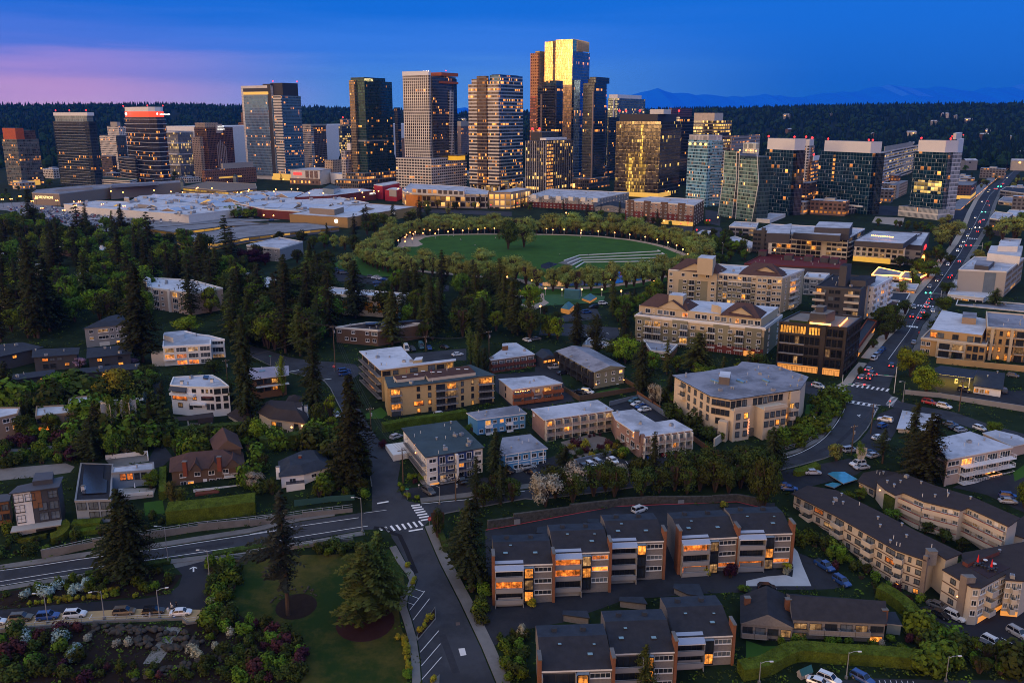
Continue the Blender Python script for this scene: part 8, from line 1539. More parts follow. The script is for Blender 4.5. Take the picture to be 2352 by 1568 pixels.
for a in(('fir','fir_needles','m',1085,662,-110,210,2.4),('fir','fir_needles','m',1150,668,-20,190,2.4),('sparse','bare_needles','n',290,1050,110,235,2.2),('cedar','green_needles','n',890,1085,520,285,3.0),('cedar','green_needles','n',985,1010,425,190,2.2),('fir','fir_needles','n',1665,775,165,165,2.0),('broad','leaf_dark','n',1420,470,225,55,1),('fir','green_needles','o',1165,1640,1250,100,1.6),('fir','fir_needles','j',890,1395,415,185,2.6),('fir','fir_needles','j',560,735,40,105,1.8),('fir','fir_needles','i',2125,832,-110,125,2.0),('fir','fir_needles','j',2105,1292,880,92,1.5),('column','leaf_bright','j',285,605,250,42,1),('column','green_needles','j',1888,345,5,38,1),('column','green_needles','j',1950,385,48,52,1),('column','fir_needles','j',2010,410,190,50,1),('fir','fir_needles','e',1225,1385,565,165,2.4),('fir','fir_needles','e',430,1120,480,150,1.8),('fir','fir_needles','e',330,1180,330,130,1.6),('fir','fir_needles','f',905,1010,500,130,1.8),('fir','green_needles','f',1220,1240,770,105,1.5),('cedar','green_needles','f',1560,1180,740,115,1.6),('fir','fir_needles','f',690,720,490,40,1),('fir','fir_needles','f',1455,262,18,48,1),('broad','leaf_dark','g',70,530,262,105,1.3),('broad','leaf_olive','g',205,512,232,125,1.3),('column','fir_needles','g',825,1440,1080,72,1.4),('fir','fir_needles','g',660,1370,975,85,1.4),('fir','fir_needles','g',150,1260,940,95,1.3),('broad','leaf_bright','k',1070,330,80,120,1.5),('fir','green_needles','k',1700,400,60,160,1.8),('fir','fir_needles','k',1215,600,130,110,1.6),('fir','fir_needles','k',1455,640,390,65,1.2),('broad','leaf_white','k',1318,700,490,70,1),('broad','leaf_dark','g',1020,1480,1270,130,1.2),('fir','fir_needles','l',1395,1120,650,95,1.8),('fir','fir_needles','l',1520,1350,745,190,2.4),('broad','leaf_olive','l',745,1160,1000,80,1),('broad','leaf_bright','l',1380,440,180,140,1.4),('broad','leaf_bright','l',1510,590,340,145,1.4),('broad','leaf_dark','l',950,440,345,30,.7),('broad','leaf_green','l',2090,930,810,80,1),('sparse','fir_needles','l',1140,1180,880,110,1.4),('birch','leaf_green','l',950,1190,1000,60,1),('fir','fir_needles','k',2320,1300,870,130,1.8),('broad','leaf_dark','p',90,420,20,120,1.5),('broad','leaf_green','p',1853,390,190,70,1),('broad','leaf_gold','i',1015,640,365,190,1.6),('broad','leaf_green','i',540,650,395,185,1.6),('birch','leaf_green','i',960,1000,590,105,1.2),('birch','leaf_green','i',1125,985,570,110,1.2),('birch','leaf_green','i',860,960,640,90,1.2),('fir','blue_needles','i',1262,800,560,52,1.2),('cedar','fir_needles','i',800,1160,780,160,1.6),('cedar','fir_needles','i',80,700,300,120,1.6),('broad','leaf_bright','i',2195,1010,790,110,1.2),('broad','leaf_dark','i',220,950,740,105,1.2),('broad','leaf_green','i',270,965,840,85,1),('broad','leaf_green','i',1295,1400,1230,85,1),('broad','leaf_dark','i',1830,400,280,95,1),('column','gold_needles','i',1490,1530,1330,55,1),('column','gold_needles','i',1560,1530,1380,50,1),('broad','leaf_white','i',2180,1390,1235,85,1),('broad','leaf_white','i',1090,1100,980,50,.8),('broad','leaf_lilac','i',690,365,270,60,.8),('broad','leaf_lilac','i',1125,330,268,65,.8),('broad','leaf_rose','i',660,470,415,40,.6),('column','fir_needles','i',1395,700,480,40,.9),('column','fir_needles','i',1985,690,480,40,.9),('broad','leaf_dark','i',1270,500,320,90,1),('broad','leaf_purple','f',40,560,400,110,1),('broad','leaf_purple','f',-50,560,400,90,1),('broad','leaf_purple','f',130,560,440,60,1),('broad','leaf_bright','e',1620,1150,990,150,1.3),('broad','leaf_green','e',240,1180,900,110,1.2),('broad','leaf_bright','j',690,800,590,75,1),('broad','leaf_bright','j',700,930,760,60,1),('broad','leaf_dark','j',595,920,630,90,1.2),('broad','leaf_green','j',635,1430,1330,75,1),('broad','leaf_dark','j',960,1440,1290,80,1),('broad','leaf_purple','j',1130,1050,975,48,.8),('broad','leaf_green','j',1870,990,840,60,1),('fir','fir_needles','k',560,1220,1030,85,1.2),('broad','leaf_green','k',1060,1135,1030,50,.9),('broad','leaf_rose','k',860,1090,1010,40,.7),('broad','leaf_purple','o',1850,720,595,70,.9),('broad','leaf_green','o',1960,830,780,55,.8),('broad','leaf_white','o',180,1210,1090,52,.9),('broad','leaf_yellow','p',252,815,755,36,.7),('broad','leaf_green','p',745,330,245,50,.9),('broad','leaf_green','p',665,330,270,45,.9),('broad','leaf_dark','p',1190,560,460,70,1),('broad','leaf_dark','p',1310,620,530,60,1),('broad','leaf_dark','p',1430,680,580,55,1),('broad','leaf_green','p',960,470,390,60,1),('broad','leaf_dark','h',1440,700,600,100,1),('broad','leaf_dark','h',1290,680,580,60,.9),('birch','leaf_olive','h',1330,880,770,50,.8),('broad','leaf_dark','h',1335,1085,955,80,1),('broad','leaf_dark','h',1235,1240,1050,95,1.2),('broad','leaf_dark','h',1170,1300,1150,80,1),('broad','leaf_dark','h',1690,910,800,75,1),('broad','leaf_dark','h',1665,1060,925,95,1.1),('broad','leaf_dark','h',1500,1130,1065,50,.8),('plane','leaf_olive','h',1720,500,285,120,1.2),('plane','leaf_olive','h',1640,530,340,90,1),('plane','leaf_olive','h',1790,400,270,75,1),('broad','leaf_dark','h',1640,640,520,75,1),('broad','leaf_green','h',1530,770,605,115,1.2),('broad','leaf_dark','h',1720,650,570,50,.8),('plane','leaf_olive','h',2260,450,240,150,1.2),('plane','leaf_olive','h',2160,470,290,80,1),('broad','leaf_dark','h',2035,420,310,45,.8),('broad','leaf_dark','h',1060,1370,1290,40,.7),('broad','leaf_dark','h',1240,650,590,50,.8),('fir','green_needles','h',2110,1000,855,75,1.1),('fir','fir_needles','h',1745,1490,1415,35,.8)):
 T(*a)
for a in(('f',1980,625,400,140),('f',1750,605,440,95),('f',1500,590,395,110),('f',1310,560,380,100),('f',1200,515,330,90),('f',1235,335,215,100),('f',1600,262,112,115),('f',1750,255,100,105),('f',1950,255,130,105),('f',2085,262,100,85),('g',110,800,568,115),('g',215,800,610,95),('g',560,842,640,85),('g',780,832,640,85),('g',950,805,620,85),('g',1110,790,620,75),('g',1260,762,620,65),('g',1420,705,590,75),('g',450,375,200,105),('g',620,388,200,105),('g',790,392,200,100),('g',950,405,205,100),('g',1150,425,240,90),('g',1300,445,310,70),('g',1640,610,440,70),('g',1560,520,400,60)):T('plane','leaf_olive',*a,1.2,gP='plane trees ringing the round lawn')
for k,(off,step,a0,a1)in enumerate(((8.5,6.6,0,2*PI),(15.5,7.4,-.35,PI+.9),(-8.5,8,PI+.75,2*PI-.55))):
 n=int((PR+off)*(a1-a0)/step)
 for i in range(n):
  a=a0+(a1-a0)*(i+ru(-.2,.2))/n;q=min(Eh,key=lambda p:-((p-PC).normalized().dot(Ve((cs(a),sn(a))))))
  rr=(q-PC).length+off;p=PC+Ve((cs(a),sn(a)))*rr;u,v=D2((p.x,p.y,11))
  if off<0 and not(1270<u<1560):continue
  h=ru(10,13.5)*(.82 if k==2 else 1);tree('plane','leaf_olive',Ve((p.x,p.y,G(p.y))),h,ru(4.8,6.2),.9,.10,gP='plane trees ringing the round lawn')
def scatter(n,c,poly,mix,hr,clear=.9,gap=4.5,dens=.8,gP=None):
 """fill an area of the picture with trees that leave the streets and house fronts free"""
 us=[q[0]for q in poly];vs=[q[1]for q in poly];k=0;done=0
 while done<n and k<n*40:
  k+=1;q=(ru(min(us),max(us)),ru(min(vs),max(vs)))
  if not Bu(q,poly):continue
  p=gnd(c,*q);kind,col=rnd.choice(mix);lo,hi=hr;h=ru(lo,hi)*({'broad':.62,'birch':.6,'plane':.6,'column':.7,'shrub':1}.get(kind,1));r=h*{'fir':.24,'cedar':.27,'sparse':.2,'broad':.46,'plane':.42,'birch':.3,'column':.13,'shrub':.62}[kind]*ru(.85,1.2)
  if Bd(p)or any((p-o).length<gap for o in LOW):continue
  if hides(p,h,r)and rnd.random()<clear:continue
  LOW.append(p);tree(kind,col,p,h,r,dens,gP=gP);done+=1
F,FG,B,BB,BD,C_=('fir','fir_needles'),('fir','green_needles'),('broad','leaf_green'),('broad','leaf_bright'),('broad','leaf_dark'),('cedar','fir_needles')
scatter(170,'v',[(0,520),(120,505),(260,520),(400,560),(540,590),(560,700),(430,740),(300,740),(160,760),(60,780),(0,790)],[F,F,BD,B,FG,C_,BB,BD,B],(17,31),.4,3.7)
scatter(44,'v',[(0,497),(180,490),(290,520),(430,565),(560,620),(430,640),(260,560),(60,545),(0,540)],[B,BB,BD,B,F],(14,20),.9,5)
scatter(34,'v',[(540,560),(690,525),(800,520),(930,480),(960,540),(860,560),(880,620),(780,630),(640,640),(560,640)],[BD,F,B,BD,('broad','leaf_olive'),F],(15,22),.9,4.5)
scatter(70,'v',[(560,700),(640,660),(760,650),(780,720),(760,800),(690,820),(590,820),(520,780)],[F,BD,FG,BD,C_,B,B],(18,30),.5,3.7)
scatter(60,'v',[(880,690),(1010,650),(1160,680),(1240,720),(1290,790),(1180,780),(1090,780),(960,790),(880,800)],[F,BD,FG,BD,F,B,BB],(15,26),.5,3.7)
scatter(36,'v',[(1370,740),(1450,690),(1540,640),(1520,700),(1440,780),(1480,840),(1600,850),(1790,860),(1760,900),(1560,880),(1440,850)],[B,BD,B,F,BB,FG],(10,18),.9,4.2)
scatter(14,'v',[(1060,690),(1140,670),(1280,690),(1330,720),(1290,760),(1180,730)],[B,BD,('column','leaf_green')],(7,11),.9,4)
scatter(64,'k',[(300,1440),(900,1350),(1500,1290),(2050,1230),(2352,1200),(2352,1420),(1900,1440),(1300,1460),(600,1520),(350,1560)],[('broad','leaf_dark'),BD,BD,('broad','leaf_dark'),F,BD,BD,BD,B,('broad','leaf_white')],(12,18),0,3.4,1.1,'trees along the street above the courtyard')
scatter(24,'v',[(1080,1130),(1160,1110),(1180,1150),(1090,1180)],[BD,F],(8,13),.3,3.2)
scatter(16,'v',[(1980,800),(2040,720),(2110,610),(2160,520),(2190,500),(2140,620),(2060,740)],[BD,('plane','leaf_olive'),B],(11,16),.2,5)
scatter(18,'v',[(2110,760),(2180,640),(2240,560),(2352,500),(2352,560),(2200,690),(2150,800)],[BD,('plane','leaf_olive'),B],(10,15),.8,5)
scatter(20,'v',[(2150,500),(2230,430),(2352,380),(2352,480),(2250,520)],[BD,('plane','leaf_olive')],(10,15),.85,6,.6)
scatter(26,'v',[(930,505),(960,470),(1230,468),(1230,485),(1000,500)],[B,BD,('plane','leaf_olive'),F],(10,15),.8,5,.7)
scatter(22,'v',[(1230,480),(1520,500),(1690,545),(1700,600),(1620,560),(1400,505)],[BD,B,F],(8,14),.8,5,.7)
scatter(26,'v',[(0,425),(160,440),(150,475),(60,500),(0,480)],[BD,B],(8,13),.8,6,.6)
scatter(30,'v',[(0,395),(420,395),(900,395),(900,425),(400,430),(60,428)],[BD,B,F],(10,15),.7,9,.5)
scatter(40,'v',[(1650,400),(2200,350),(2352,340),(2352,420),(2200,430),(1990,420),(1700,430)],[BD,B,F],(12,18),.5,10,.5)
scatter(16,'e',[(1270,140),(1560,135),(1560,178),(1300,160)],[B,BD],(8,11),0,3)
scatter(16,'e',[(1940,120),(2230,130),(2230,165),(1960,160)],[B,('column','leaf_green'),BB],(12,17),0,3)
scatter(14,'e',[(680,95),(930,110),(930,135),(700,120)],[B,BD],(10,14),0,4)
scatter(20,'g',[(1750,300),(2100,480),(2300,560),(2000,560),(1750,480)],[B,BD,BB],(9,14),.6,4)
scatter(16,'h',[(1060,320),(1330,340),(1560,350),(1600,420),(1550,380)],[BD,B],(7,11),.3,5)
scatter(30,'v',[(1640,560),(1720,520),(1760,560),(1720,600),(1560,640)],[B,BD],(7,12),.8,5,.7)
scatter(30,'i',[(0,960),(560,900),(660,980),(640,1160),(300,1200),(0,1220)],[BD,('shrub','leaf_green'),('shrub','leaf_dark'),('shrub','leaf_rose')],(2.2,5),.3,2.4)
scatter(90,'i',[(0,560),(220,620),(560,560),(1300,520),(1310,1080),(900,1160),(660,1100),(650,880),(200,960)],[BD,B,('shrub','leaf_dark'),('shrub','leaf_green'),F],(6,14),.8,3.0)
scatter(64,'i',[(1420,980),(2000,960),(2200,1000),(2340,1480),(2120,1420),(2100,1180),(1460,1100)],[BD,('shrub','leaf_dark'),('shrub','leaf_green'),B],(3,9),.85,2.6)
scatter(64,'j',[(20,980),(700,960),(1000,1100),(1000,1480),(560,1480),(720,1300),(700,1080),(100,1080)],[BD,('shrub','leaf_dark'),('shrub','leaf_green'),B],(3,9),.85,2.6)
scatter(26,'m',[(0,120),(560,200),(1250,100),(1420,200),(1250,300),(700,400),(0,520)],[('shrub','leaf_dark'),('shrub','leaf_green'),BD],(1.8,4),.4,2.4)
scatter(70,'m',[(0,1150),(700,1090),(560,1250),(700,1420),(1200,1380),(1500,1480),(1900,1300),(2200,1250),(2352,1200),(2352,1560),(0,1560)],[('shrub','leaf_dark'),('shrub','leaf_green'),BD,('shrub','leaf_dark'),('shrub','leaf_rose'),('shrub','leaf_dark')],(1.8,4.2),0,2.0)
scatter(30,'m',[(20,810),(730,670),(1240,620),(1540,650),(1430,790),(700,850)],[('shrub','leaf_dark'),('shrub','leaf_green'),('shrub','leaf_green')],(1.4,3),0,1.8)
scatter(34,'m',[(1790,560),(2050,540),(2040,700),(1960,900),(1990,1060),(1800,1250),(1770,1000)],[('shrub','leaf_dark'),('shrub','leaf_green'),BD],(2,4.5),0,1.8)
scatter(26,'m',[(2060,1070),(2352,1090),(2352,1560),(1980,1450)],[('shrub','leaf_rose'),('shrub','leaf_dark'),('shrub','leaf_green'),BD],(2,3.6),0,1.8)
scatter(24,'n',[(0,1120),(250,1170),(400,1330),(390,1560),(0,1560)],[('shrub','leaf_rose'),('shrub','leaf_dark'),('shrub','leaf_green')],(2,3.6),0,1.8)
scatter(40,'p',[(270,580),(400,560),(560,620),(760,700),(960,930),(860,970),(640,760),(440,690)],[('shrub','leaf_green'),('shrub','leaf_dark'),BD],(2,4.6),0,2.2)
scatter(46,'p',[(1130,1130),(1460,1340),(1600,1400),(1853,1380),(1853,1520),(1200,1500),(1130,1300)],[BD,('shrub','leaf_green'),('shrub','leaf_dark'),B],(3,8),.2,2.4)
scatter(22,'p',[(900,430),(1250,530),(1560,640),(1540,680),(1200,560),(890,480)],[('shrub','leaf_dark'),('shrub','leaf_green')],(2,4),0,2.2)
scatter(44,'l',[(160,990),(470,860),(620,650),(810,640),(800,740),(700,880),(500,1020),(230,1090)],[('broad','leaf_green'),('shrub','leaf_green'),B],(4,7.5),0,2.4)
scatter(34,'k',[(1370,640),(1500,640),(1800,900),(1960,960),(1900,1000),(1760,1000),(1440,780)],[BD,('shrub','leaf_dark'),B],(4.5,8),.3,2.4)
scatter(24,'k',[(480,1060),(620,1010),(900,1060),(1000,1000),(1130,1050),(1120,1130),(620,1190)],[('shrub','leaf_rose'),('shrub','leaf_dark'),('shrub','leaf_yellow'),BD],(1.6,3.2),0,1.8)
scatter(20,'o',[(0,1180),(110,1100),(200,1250),(190,1568),(60,1568)],[('shrub','leaf_green'),('shrub','leaf_dark')],(2,3.6),0,1.8)
scatter(24,'n',[(1600,740),(1760,720),(1820,1000),(1820,1200),(1760,1220),(1680,1000)],[('shrub','leaf_green'),('shrub','leaf_dark'),BD],(1.8,3.8),0,1.8)
for c,col,L,hh in(('n','leaf_yellow',[(1172,1242),(1176,1282),(1180,1312),(1182,1350),(1188,1390),(1195,1430),(1200,1470),(1125,1240),(1285,1180),(1312,1145),(1335,1115),(1355,1090),(1225,820),(1240,790),(1190,690),(1385,1555)],1.5),('n','leaf_green',[(1190,1525)],2.4),('m','leaf_yellow',[(262,895),(315,888),(368,882),(430,872),(502,880),(540,850),(608,862),(668,850),(714,850),(815,840),(856,838),(905,835),(590,835),(480,850),(955,780),(900,790),(1008,772),(850,795),(295,775),(1160,828),(770,838),(560,865)],1.2),('m','leaf_silver',[(228,842),(375,800),(430,830),(490,770),(640,800),(705,790),(735,740),(240,1200),(500,1210),(540,1190),(620,1370),(655,1310)],2.8),('m','leaf_white',[(1820,890),(1960,1160),(1640,1310),(1840,1270),(1000,1250),(750,1200),(1090,1240),(1680,1350)],2.2),('j','leaf_bright',[(1370,1310),(1400,1305),(1425,1300),(1450,1295),(1465,1325),(1300,1410),(1340,1470),(1365,1480),(1285,1375),(1430,1490)],1.5),('j','leaf_rose',[(1418,1345),(1405,1350)],1.1),('o','leaf_yellow',[(1800,160),(255,950),(240,930),(1670,690)],2.0),('p','leaf_green',[(535,790),(610,760),(665,750),(693,760),(755,780),(545,1300),(590,1290),(665,1300),(305,1285),(355,1285),(950,1290),(225,1300),(1090,1250),(1055,1365),(1020,1350),(830,1310)],1.9),('p','leaf_rose',[(585,800),(1065,1030),(1080,1290),(1000,960)],2.4),('p','leaf_white',[(885,1315),(250,830),(270,815)],1.7),('p','leaf_bright',[(1155,1020),(1700,800),(1725,812)],1.8),('g','leaf_green',[(1390,420)],2),('i','leaf_rose',[(490,1110),(510,1130)],2.2),('i','leaf_green',[(380,1150),(430,1130),(500,1170),(1180,1100),(990,1100)],2.4),('k','leaf_rose',[(675,1040),(712,1030),(700,1080),(920,1095),(770,960),(800,950),(575,1085),(850,945)],1.1)):
 for q in L:p=gnd(c,*q);h=hh*ru(.85,1.2);tree('shrub',col,p,h,h*.62,1)
def Cm():
 r=random.Random(21);items=[];n=0
 while n<7000:
  y=140+300*r.random()**1.3;x=r.uniform(-.66,.66)*y;p=Ve((x,y,G(y)))
  if Bd(p):n+=.3;continue
  n+=1;s=r.uniform(.5,1.5)
  for _ in range(9):
   c=p+Ve((r.gauss(0,.5)*s,r.gauss(0,.5)*s,r.uniform(.0,.55)*s));e=Ve((r.uniform(-1,1),r.uniform(-1,1),r.uniform(-.5,.5))).normalized();g=e.cross(Ve((r.uniform(-1,1),r.uniform(-1,1),1))).normalized();items.append((c,e*.24*s,g*.2*s))
 me=E3(items,'undergrowth');me.materials[0]=LM_['leaf_dark'];me.materials.append(LM_['leaf_green']);me.polygons.foreach_set('material_index',[int((i//63)%3==0)for i in range(len(me.polygons))]);o=oN('undergrowth',me);oL(o);o['kind']='stuff'
Dp+=[[Ve(v.co[:2])for v in(o.data.vertices[i]for i in p.vertices)]for o in COL.objects if o.name.split('.')[0]in('lawn','path','garden_wall_terrace','parking_pad','forecourt','drive_apron','traffic_island')for p in o.data.polygons if p.normal.z>.5]
RB=[(min(v.x for v in r),max(v.x for v in r),min(v.y for v in r),max(v.y for v in r),r)for r in Dp]
Cm()
scatter(16,'n',[(480,560),(760,520),(1000,600),(700,640),(520,640)],[('shrub','leaf_green'),('shrub','leaf_dark')],(2,3.4),0,2)
def hedge(lbl,c,line_,w,h,col='hedge_leaf',cat='hedge'):
 pts=smooth(Aj(c,line_),3);o_=0;mb=MB();m=LM_[col];it=[]
 for q in B6(pts,w):
  a,b,c_,d=[Ve((*v[:2],G(v[1])+.05))for v in q];up=Ve((0,0,h))
  for f in([a,b,b+up,a+up],[b,c_,c_+up,b+up],[c_,d,d+up,c_+up],[d,a,a+up,d+up],[a+up,b+up,c_+up,d+up]):
   mb.face(f,m);A,B_,C2,D=f;n=(B_-A).cross(D-A);ar=n.length;n.normalize()
   for _ in range(int(ar*5)):
    s,t=rnd.random(),rnd.random();p=A+(B_-A)*s+(D-A)*t+n*ru(0,.16);e=Ve((ru(-1,1),ru(-1,1),ru(-1,1))).normalized();g=e.cross(n+Ve((.01,.3,.1))).normalized();k=.17;mb.face([p-e*k,p+g*k*.7,p+e*k,p-g*k*.7],m)
 return tag(mb.bd('hedge',None),lbl,cat,'clipped hedges')
hedge('big clipped hedge block below the brown shingled house','m',[(1440,165),(1800,130),(2190,80)],4.2,3.6)
hedge('hedge beside the driveway, west of the white modern house','i',[(1430,1040),(1435,900),(1425,800)],2.2,3.4)
hedge('long dark hedge behind the brown shingled house','i',[(1500,980),(1800,950),(2080,930)],2.4,3.6,'leaf_dark')
hedge('long dark hedge in front of the porch lamp house','j',[(90,1070),(400,1030),(700,985)],3.0,4.0,'leaf_dark')
hedge('hedge between the yellow brick apartments and the teal roofed block','j',[(1140,910),(1330,870),(1600,830),(1850,790)],2.2,2.6)
hedge('curved topiary hedge near the metal roofed house','m',[(440,360),(520,330),(560,270),(530,235)],2.6,1.8)
hedge('low hedge loop in the garden of the metal roofed house','m',[(120,270),(140,330),(200,360),(400,320)],.9,1.0)
hedge('hedge along the terrace of the modern solar house','m',[(625,240),(870,225)],2.0,1.8)
hedge('lower hedge strip under the modern solar house','m',[(600,310),(860,270)],1.4,1.3)
hedge('tall narrow hedge column beside the modern house terrace','i',[(1395,1490),(1400,1270)],1.8,2.2)
hedge('long curving hedge behind the blue grey shed','p',[(-60,1520),(100,1490),(230,1420),(350,1390),(600,1410),(900,1425),(1150,1450)],3.2,2.6)
hedge('hedge band climbing beside the lower car park','p',[(870,975),(960,1020),(1060,1100),(1150,1200),(1260,1270),(1400,1330),(1460,1380)],3.0,2.6)
hedge('small u shaped hedge by the turquoise canopy drive','l',[(385,1270),(430,1275),(530,1240),(590,1220)],2.0,1.3)
hedge('low roadside hedge left of the shore drive entrance','m',[(730,640),(1000,595),(1460,530)],1.4,.7,'leaf_dark')
hedge('low roadside hedge right of the shore drive entrance','m',[(1820,475),(2050,435),(2352,390)],1.5,.8,'leaf_dark')
hedge('hedge along the pavement of the lower street','n',[(1400,400),(1450,490),(1480,580)],1.3,1.5,'leaf_dark')
Ec={n:mat('car_paint_'+n,c,.25,.1,var=0,spec=.7)for n,c in(('white',(.68,.68,.68)),('silver',(.36,.38,.41)),('black',(.012,.012,.014)),('grey',(.09,.095,.105)),('red',(.34,.018,.02)),('blue',(.02,.07,.24)),('olive',(.10,.082,.055)),('teal',(.05,.13,.16)),('bronze',(.13,.10,.07)))}
Dk=mat('car_glass',(.012,.014,.018),.08,.2,var=0,spec=.8);C6=mat('tyre_rubber',(.012,.012,.012),.9,var=0);alloy=mat('alloy_rim',(.30,.31,.32),.4,.6,var=0);Co=mat('tail_lens',(.22,.012,.012),.3,var=0);Ct=mat('head_lens',(.5,.5,.5),.15,var=0);Dc=mat('tail_lamp_lit',(.4,0,0),.3,emit=(1,.02,.015),es=18,var=0)
E0={'sedan':(4.7,1.82,1.42,.92,(-1.75,-1.05,.55,1.25)),'suv':(4.75,1.9,1.72,1.02,(-2.28,-1.95,.45,1.15)),'pickup':(5.5,1.95,1.78,1.08,(-.6,-.45,.75,1.4)),'van':(5.6,2.0,2.5,1.15,(-2.7,-2.55,1.5,2.25)),'hatch':(4.2,1.78,1.5,.95,(-1.98,-1.55,.45,1.15))}
E8={}
def Dh(kind,col,lights=False,far=False):
 k=(kind,col,lights,far)
 if k in E8:return E8[k]
 L,w,H,bz,cab=E0[kind];P=Ec[col];pr={}
 def loft(mb,secs,m,capm=None):
  """sections along the car: (x, half width, bottom, top)"""
  R=[[(x,-hw,z0),(x,-hw*1.02,z0+(z1-z0)*.55),(x,-hw*.90,z1),(x,hw*.90,z1),(x,hw*1.02,z0+(z1-z0)*.55),(x,hw,z0)]for x,hw,z0,z1 in secs]
  for a,b in zip(R,R[1:]):
   for j in range(6):mb.face([a[j],a[(j+1)%6],b[(j+1)%6],b[j]][::-1],m)
  mb.face(R[0],m);mb.face(R[-1][::-1],m)
 b=MB();h=L/2;hw=w/2
 bed=kind=='pickup'
 loft(b,[(-h,hw*.86,.42,bz*.86),(-h+.25,hw*.97,.24,bz),(-h*.4,hw,.22,bz),(h*.45,hw,.22,bz),(h-.45,hw*.95,.24,bz*.90),(h,hw*.80,.40,bz*.70)],P)
 x0,x1,x2,x3=cab;cw=hw*.88;g=MB()
 A=[(x0,-cw,bz-.02),(x3,-cw,bz-.02),(x3,cw,bz-.02),(x0,cw,bz-.02)];tw=cw*.84;C=[(x1,-tw,H-.07),(x2,-tw,H-.07),(x2,tw,H-.07),(x1,tw,H-.07)]
 for i in range(4):j=(i+1)%4;g.face([A[i],A[j],C[j],C[i]],Dk if not(kind=='van' and i in(0,2,3))else P)
 b.box(((x1+x2)/2,0,H-.04),(x2-x1+.08,tw*2+.06,.09),P)
 for s in(-1,1):
  for a,c in((0,0),(1,1)):
   p,q=Ve(A[a]),Ve(C[c]);p.y=q.y=0;p=Ve((A[a][0],s*cw*1.01,bz));q=Ve((C[c][0],s*tw*1.01,H-.05));b.tb([p,q],.045,P,4)
  b.tb([((x0+x3)/2,s*cw*1.01,bz),((x1+x2)/2,s*tw*1.02,H-.05)],.04,P,4)
  if kind in('suv',):b.tb([(x1+.2,s*tw*.9,H+.05),(x2-.2,s*tw*.9,H+.05)],.03,Aq,4)
 if bed:b.box((-1.7,0,bz+.005),(1.9,w*.78,.02),Aq)
 if far:
  [b.face([Ve(g.v[i])for i in f],g.mats[m])for f,m in zip(g.f,g.m)]
  for s in(-1,1):
   for x in(-h*.6,h*.62):b.cyl((x,0),.01,0,.01,C6,3);b.box((x,s*hw*.93,.32),(.62,.2,.6),C6)
   b.box((h-.06,s*hw*.6,bz*.62),(.12,.34,.14),Bt if lights else Ct);b.box((-h+.04,s*hw*.66,bz*.72),(.1,.3,.2),Dc if lights else Co)
  pr['body']=b.mesh('car',False)
 else:
  pr['body']=b.mesh('body');pr['cabin_glass']=g.mesh('cabin_glass')
  m=MB();n=12
  Dv=lambda r,y:[(r*cs(2*PI*i/n),y,r*sn(2*PI*i/n))for i in range(n)]
  r_=.33 if kind in('sedan','hatch')else.38;o,i_=Dv(r_,-.11),Dv(r_,.11)
  for j in range(n):m.face([o[j],o[(j+1)%n],i_[(j+1)%n],i_[j]],C6)
  m.face(o,C6);m.face(i_[::-1],C6);pr['wheel']=m.mesh('wheel');m=MB()
  for y in(-.116,.116):m.face(Dv(r_*.66,y),alloy)
  pr['rim']=m.mesh('rim')
  for nm,mt in(('headlight',Bt if lights else Ct),('tail_light',Dc if lights else Co)):m=MB();m.box((0,0,0),(.14,.36,.15)if nm[0]=='h' else(.12,.3,.22),mt);pr[nm]=m.mesh(nm)
  m=MB();m.box((0,0,0),(.16,.2,.13),P);pr['mirror']=m.mesh('mirror')
 E8[k]=pr;return pr
CARQ=[]
def car(kind,col,p,rot,lB=None,lights=False,far=False,gP=None):
 pr=Dh(kind,col,lights,far);L,w,H,bz,cab=E0[kind];nm={'suv':'parked_suv','pickup':'pickup_truck','van':'parked_van'}.get(kind,'parked_car')if not lights else 'driving_car'
 cat={'suv':'car','pickup':'pickup','van':'van'}.get(kind,'car')
 if far:
  o=oN(nm,pr['body']);oL(o);o.location=p;o.rotation_euler=(0,0,rot);tag(o,lB,cat,gP)
 else:
  o=Ao(nm,lB,cat,p,gP,rot);put('body',pr['body'],o,(0,0,0));put('cabin_glass',pr['cabin_glass'],o,(0,0,0))
  for s in(-1,1):
   for x in(-L*.30,L*.31):put('rim',pr['rim'],put('wheel',pr['wheel'],o,(x,s*(w/2-.10),.34)),(0,0,0))
   put('headlight',pr['headlight'],o,(L/2-.10,s*w*.31,bz*.64));put('tail_light',pr['tail_light'],o,(-L/2+.06,s*w*.33,bz*.78));put('mirror',pr['mirror'],o,(cab[3]-.35,s*(w/2+.06),bz+.08))
 if not lB:Bf(o,f"{col} {'suv' if kind == 'suv' else 'hatchback' if kind == 'hatch' else kind}"+(' with lamps lit' if lights else ''),p)
 return o
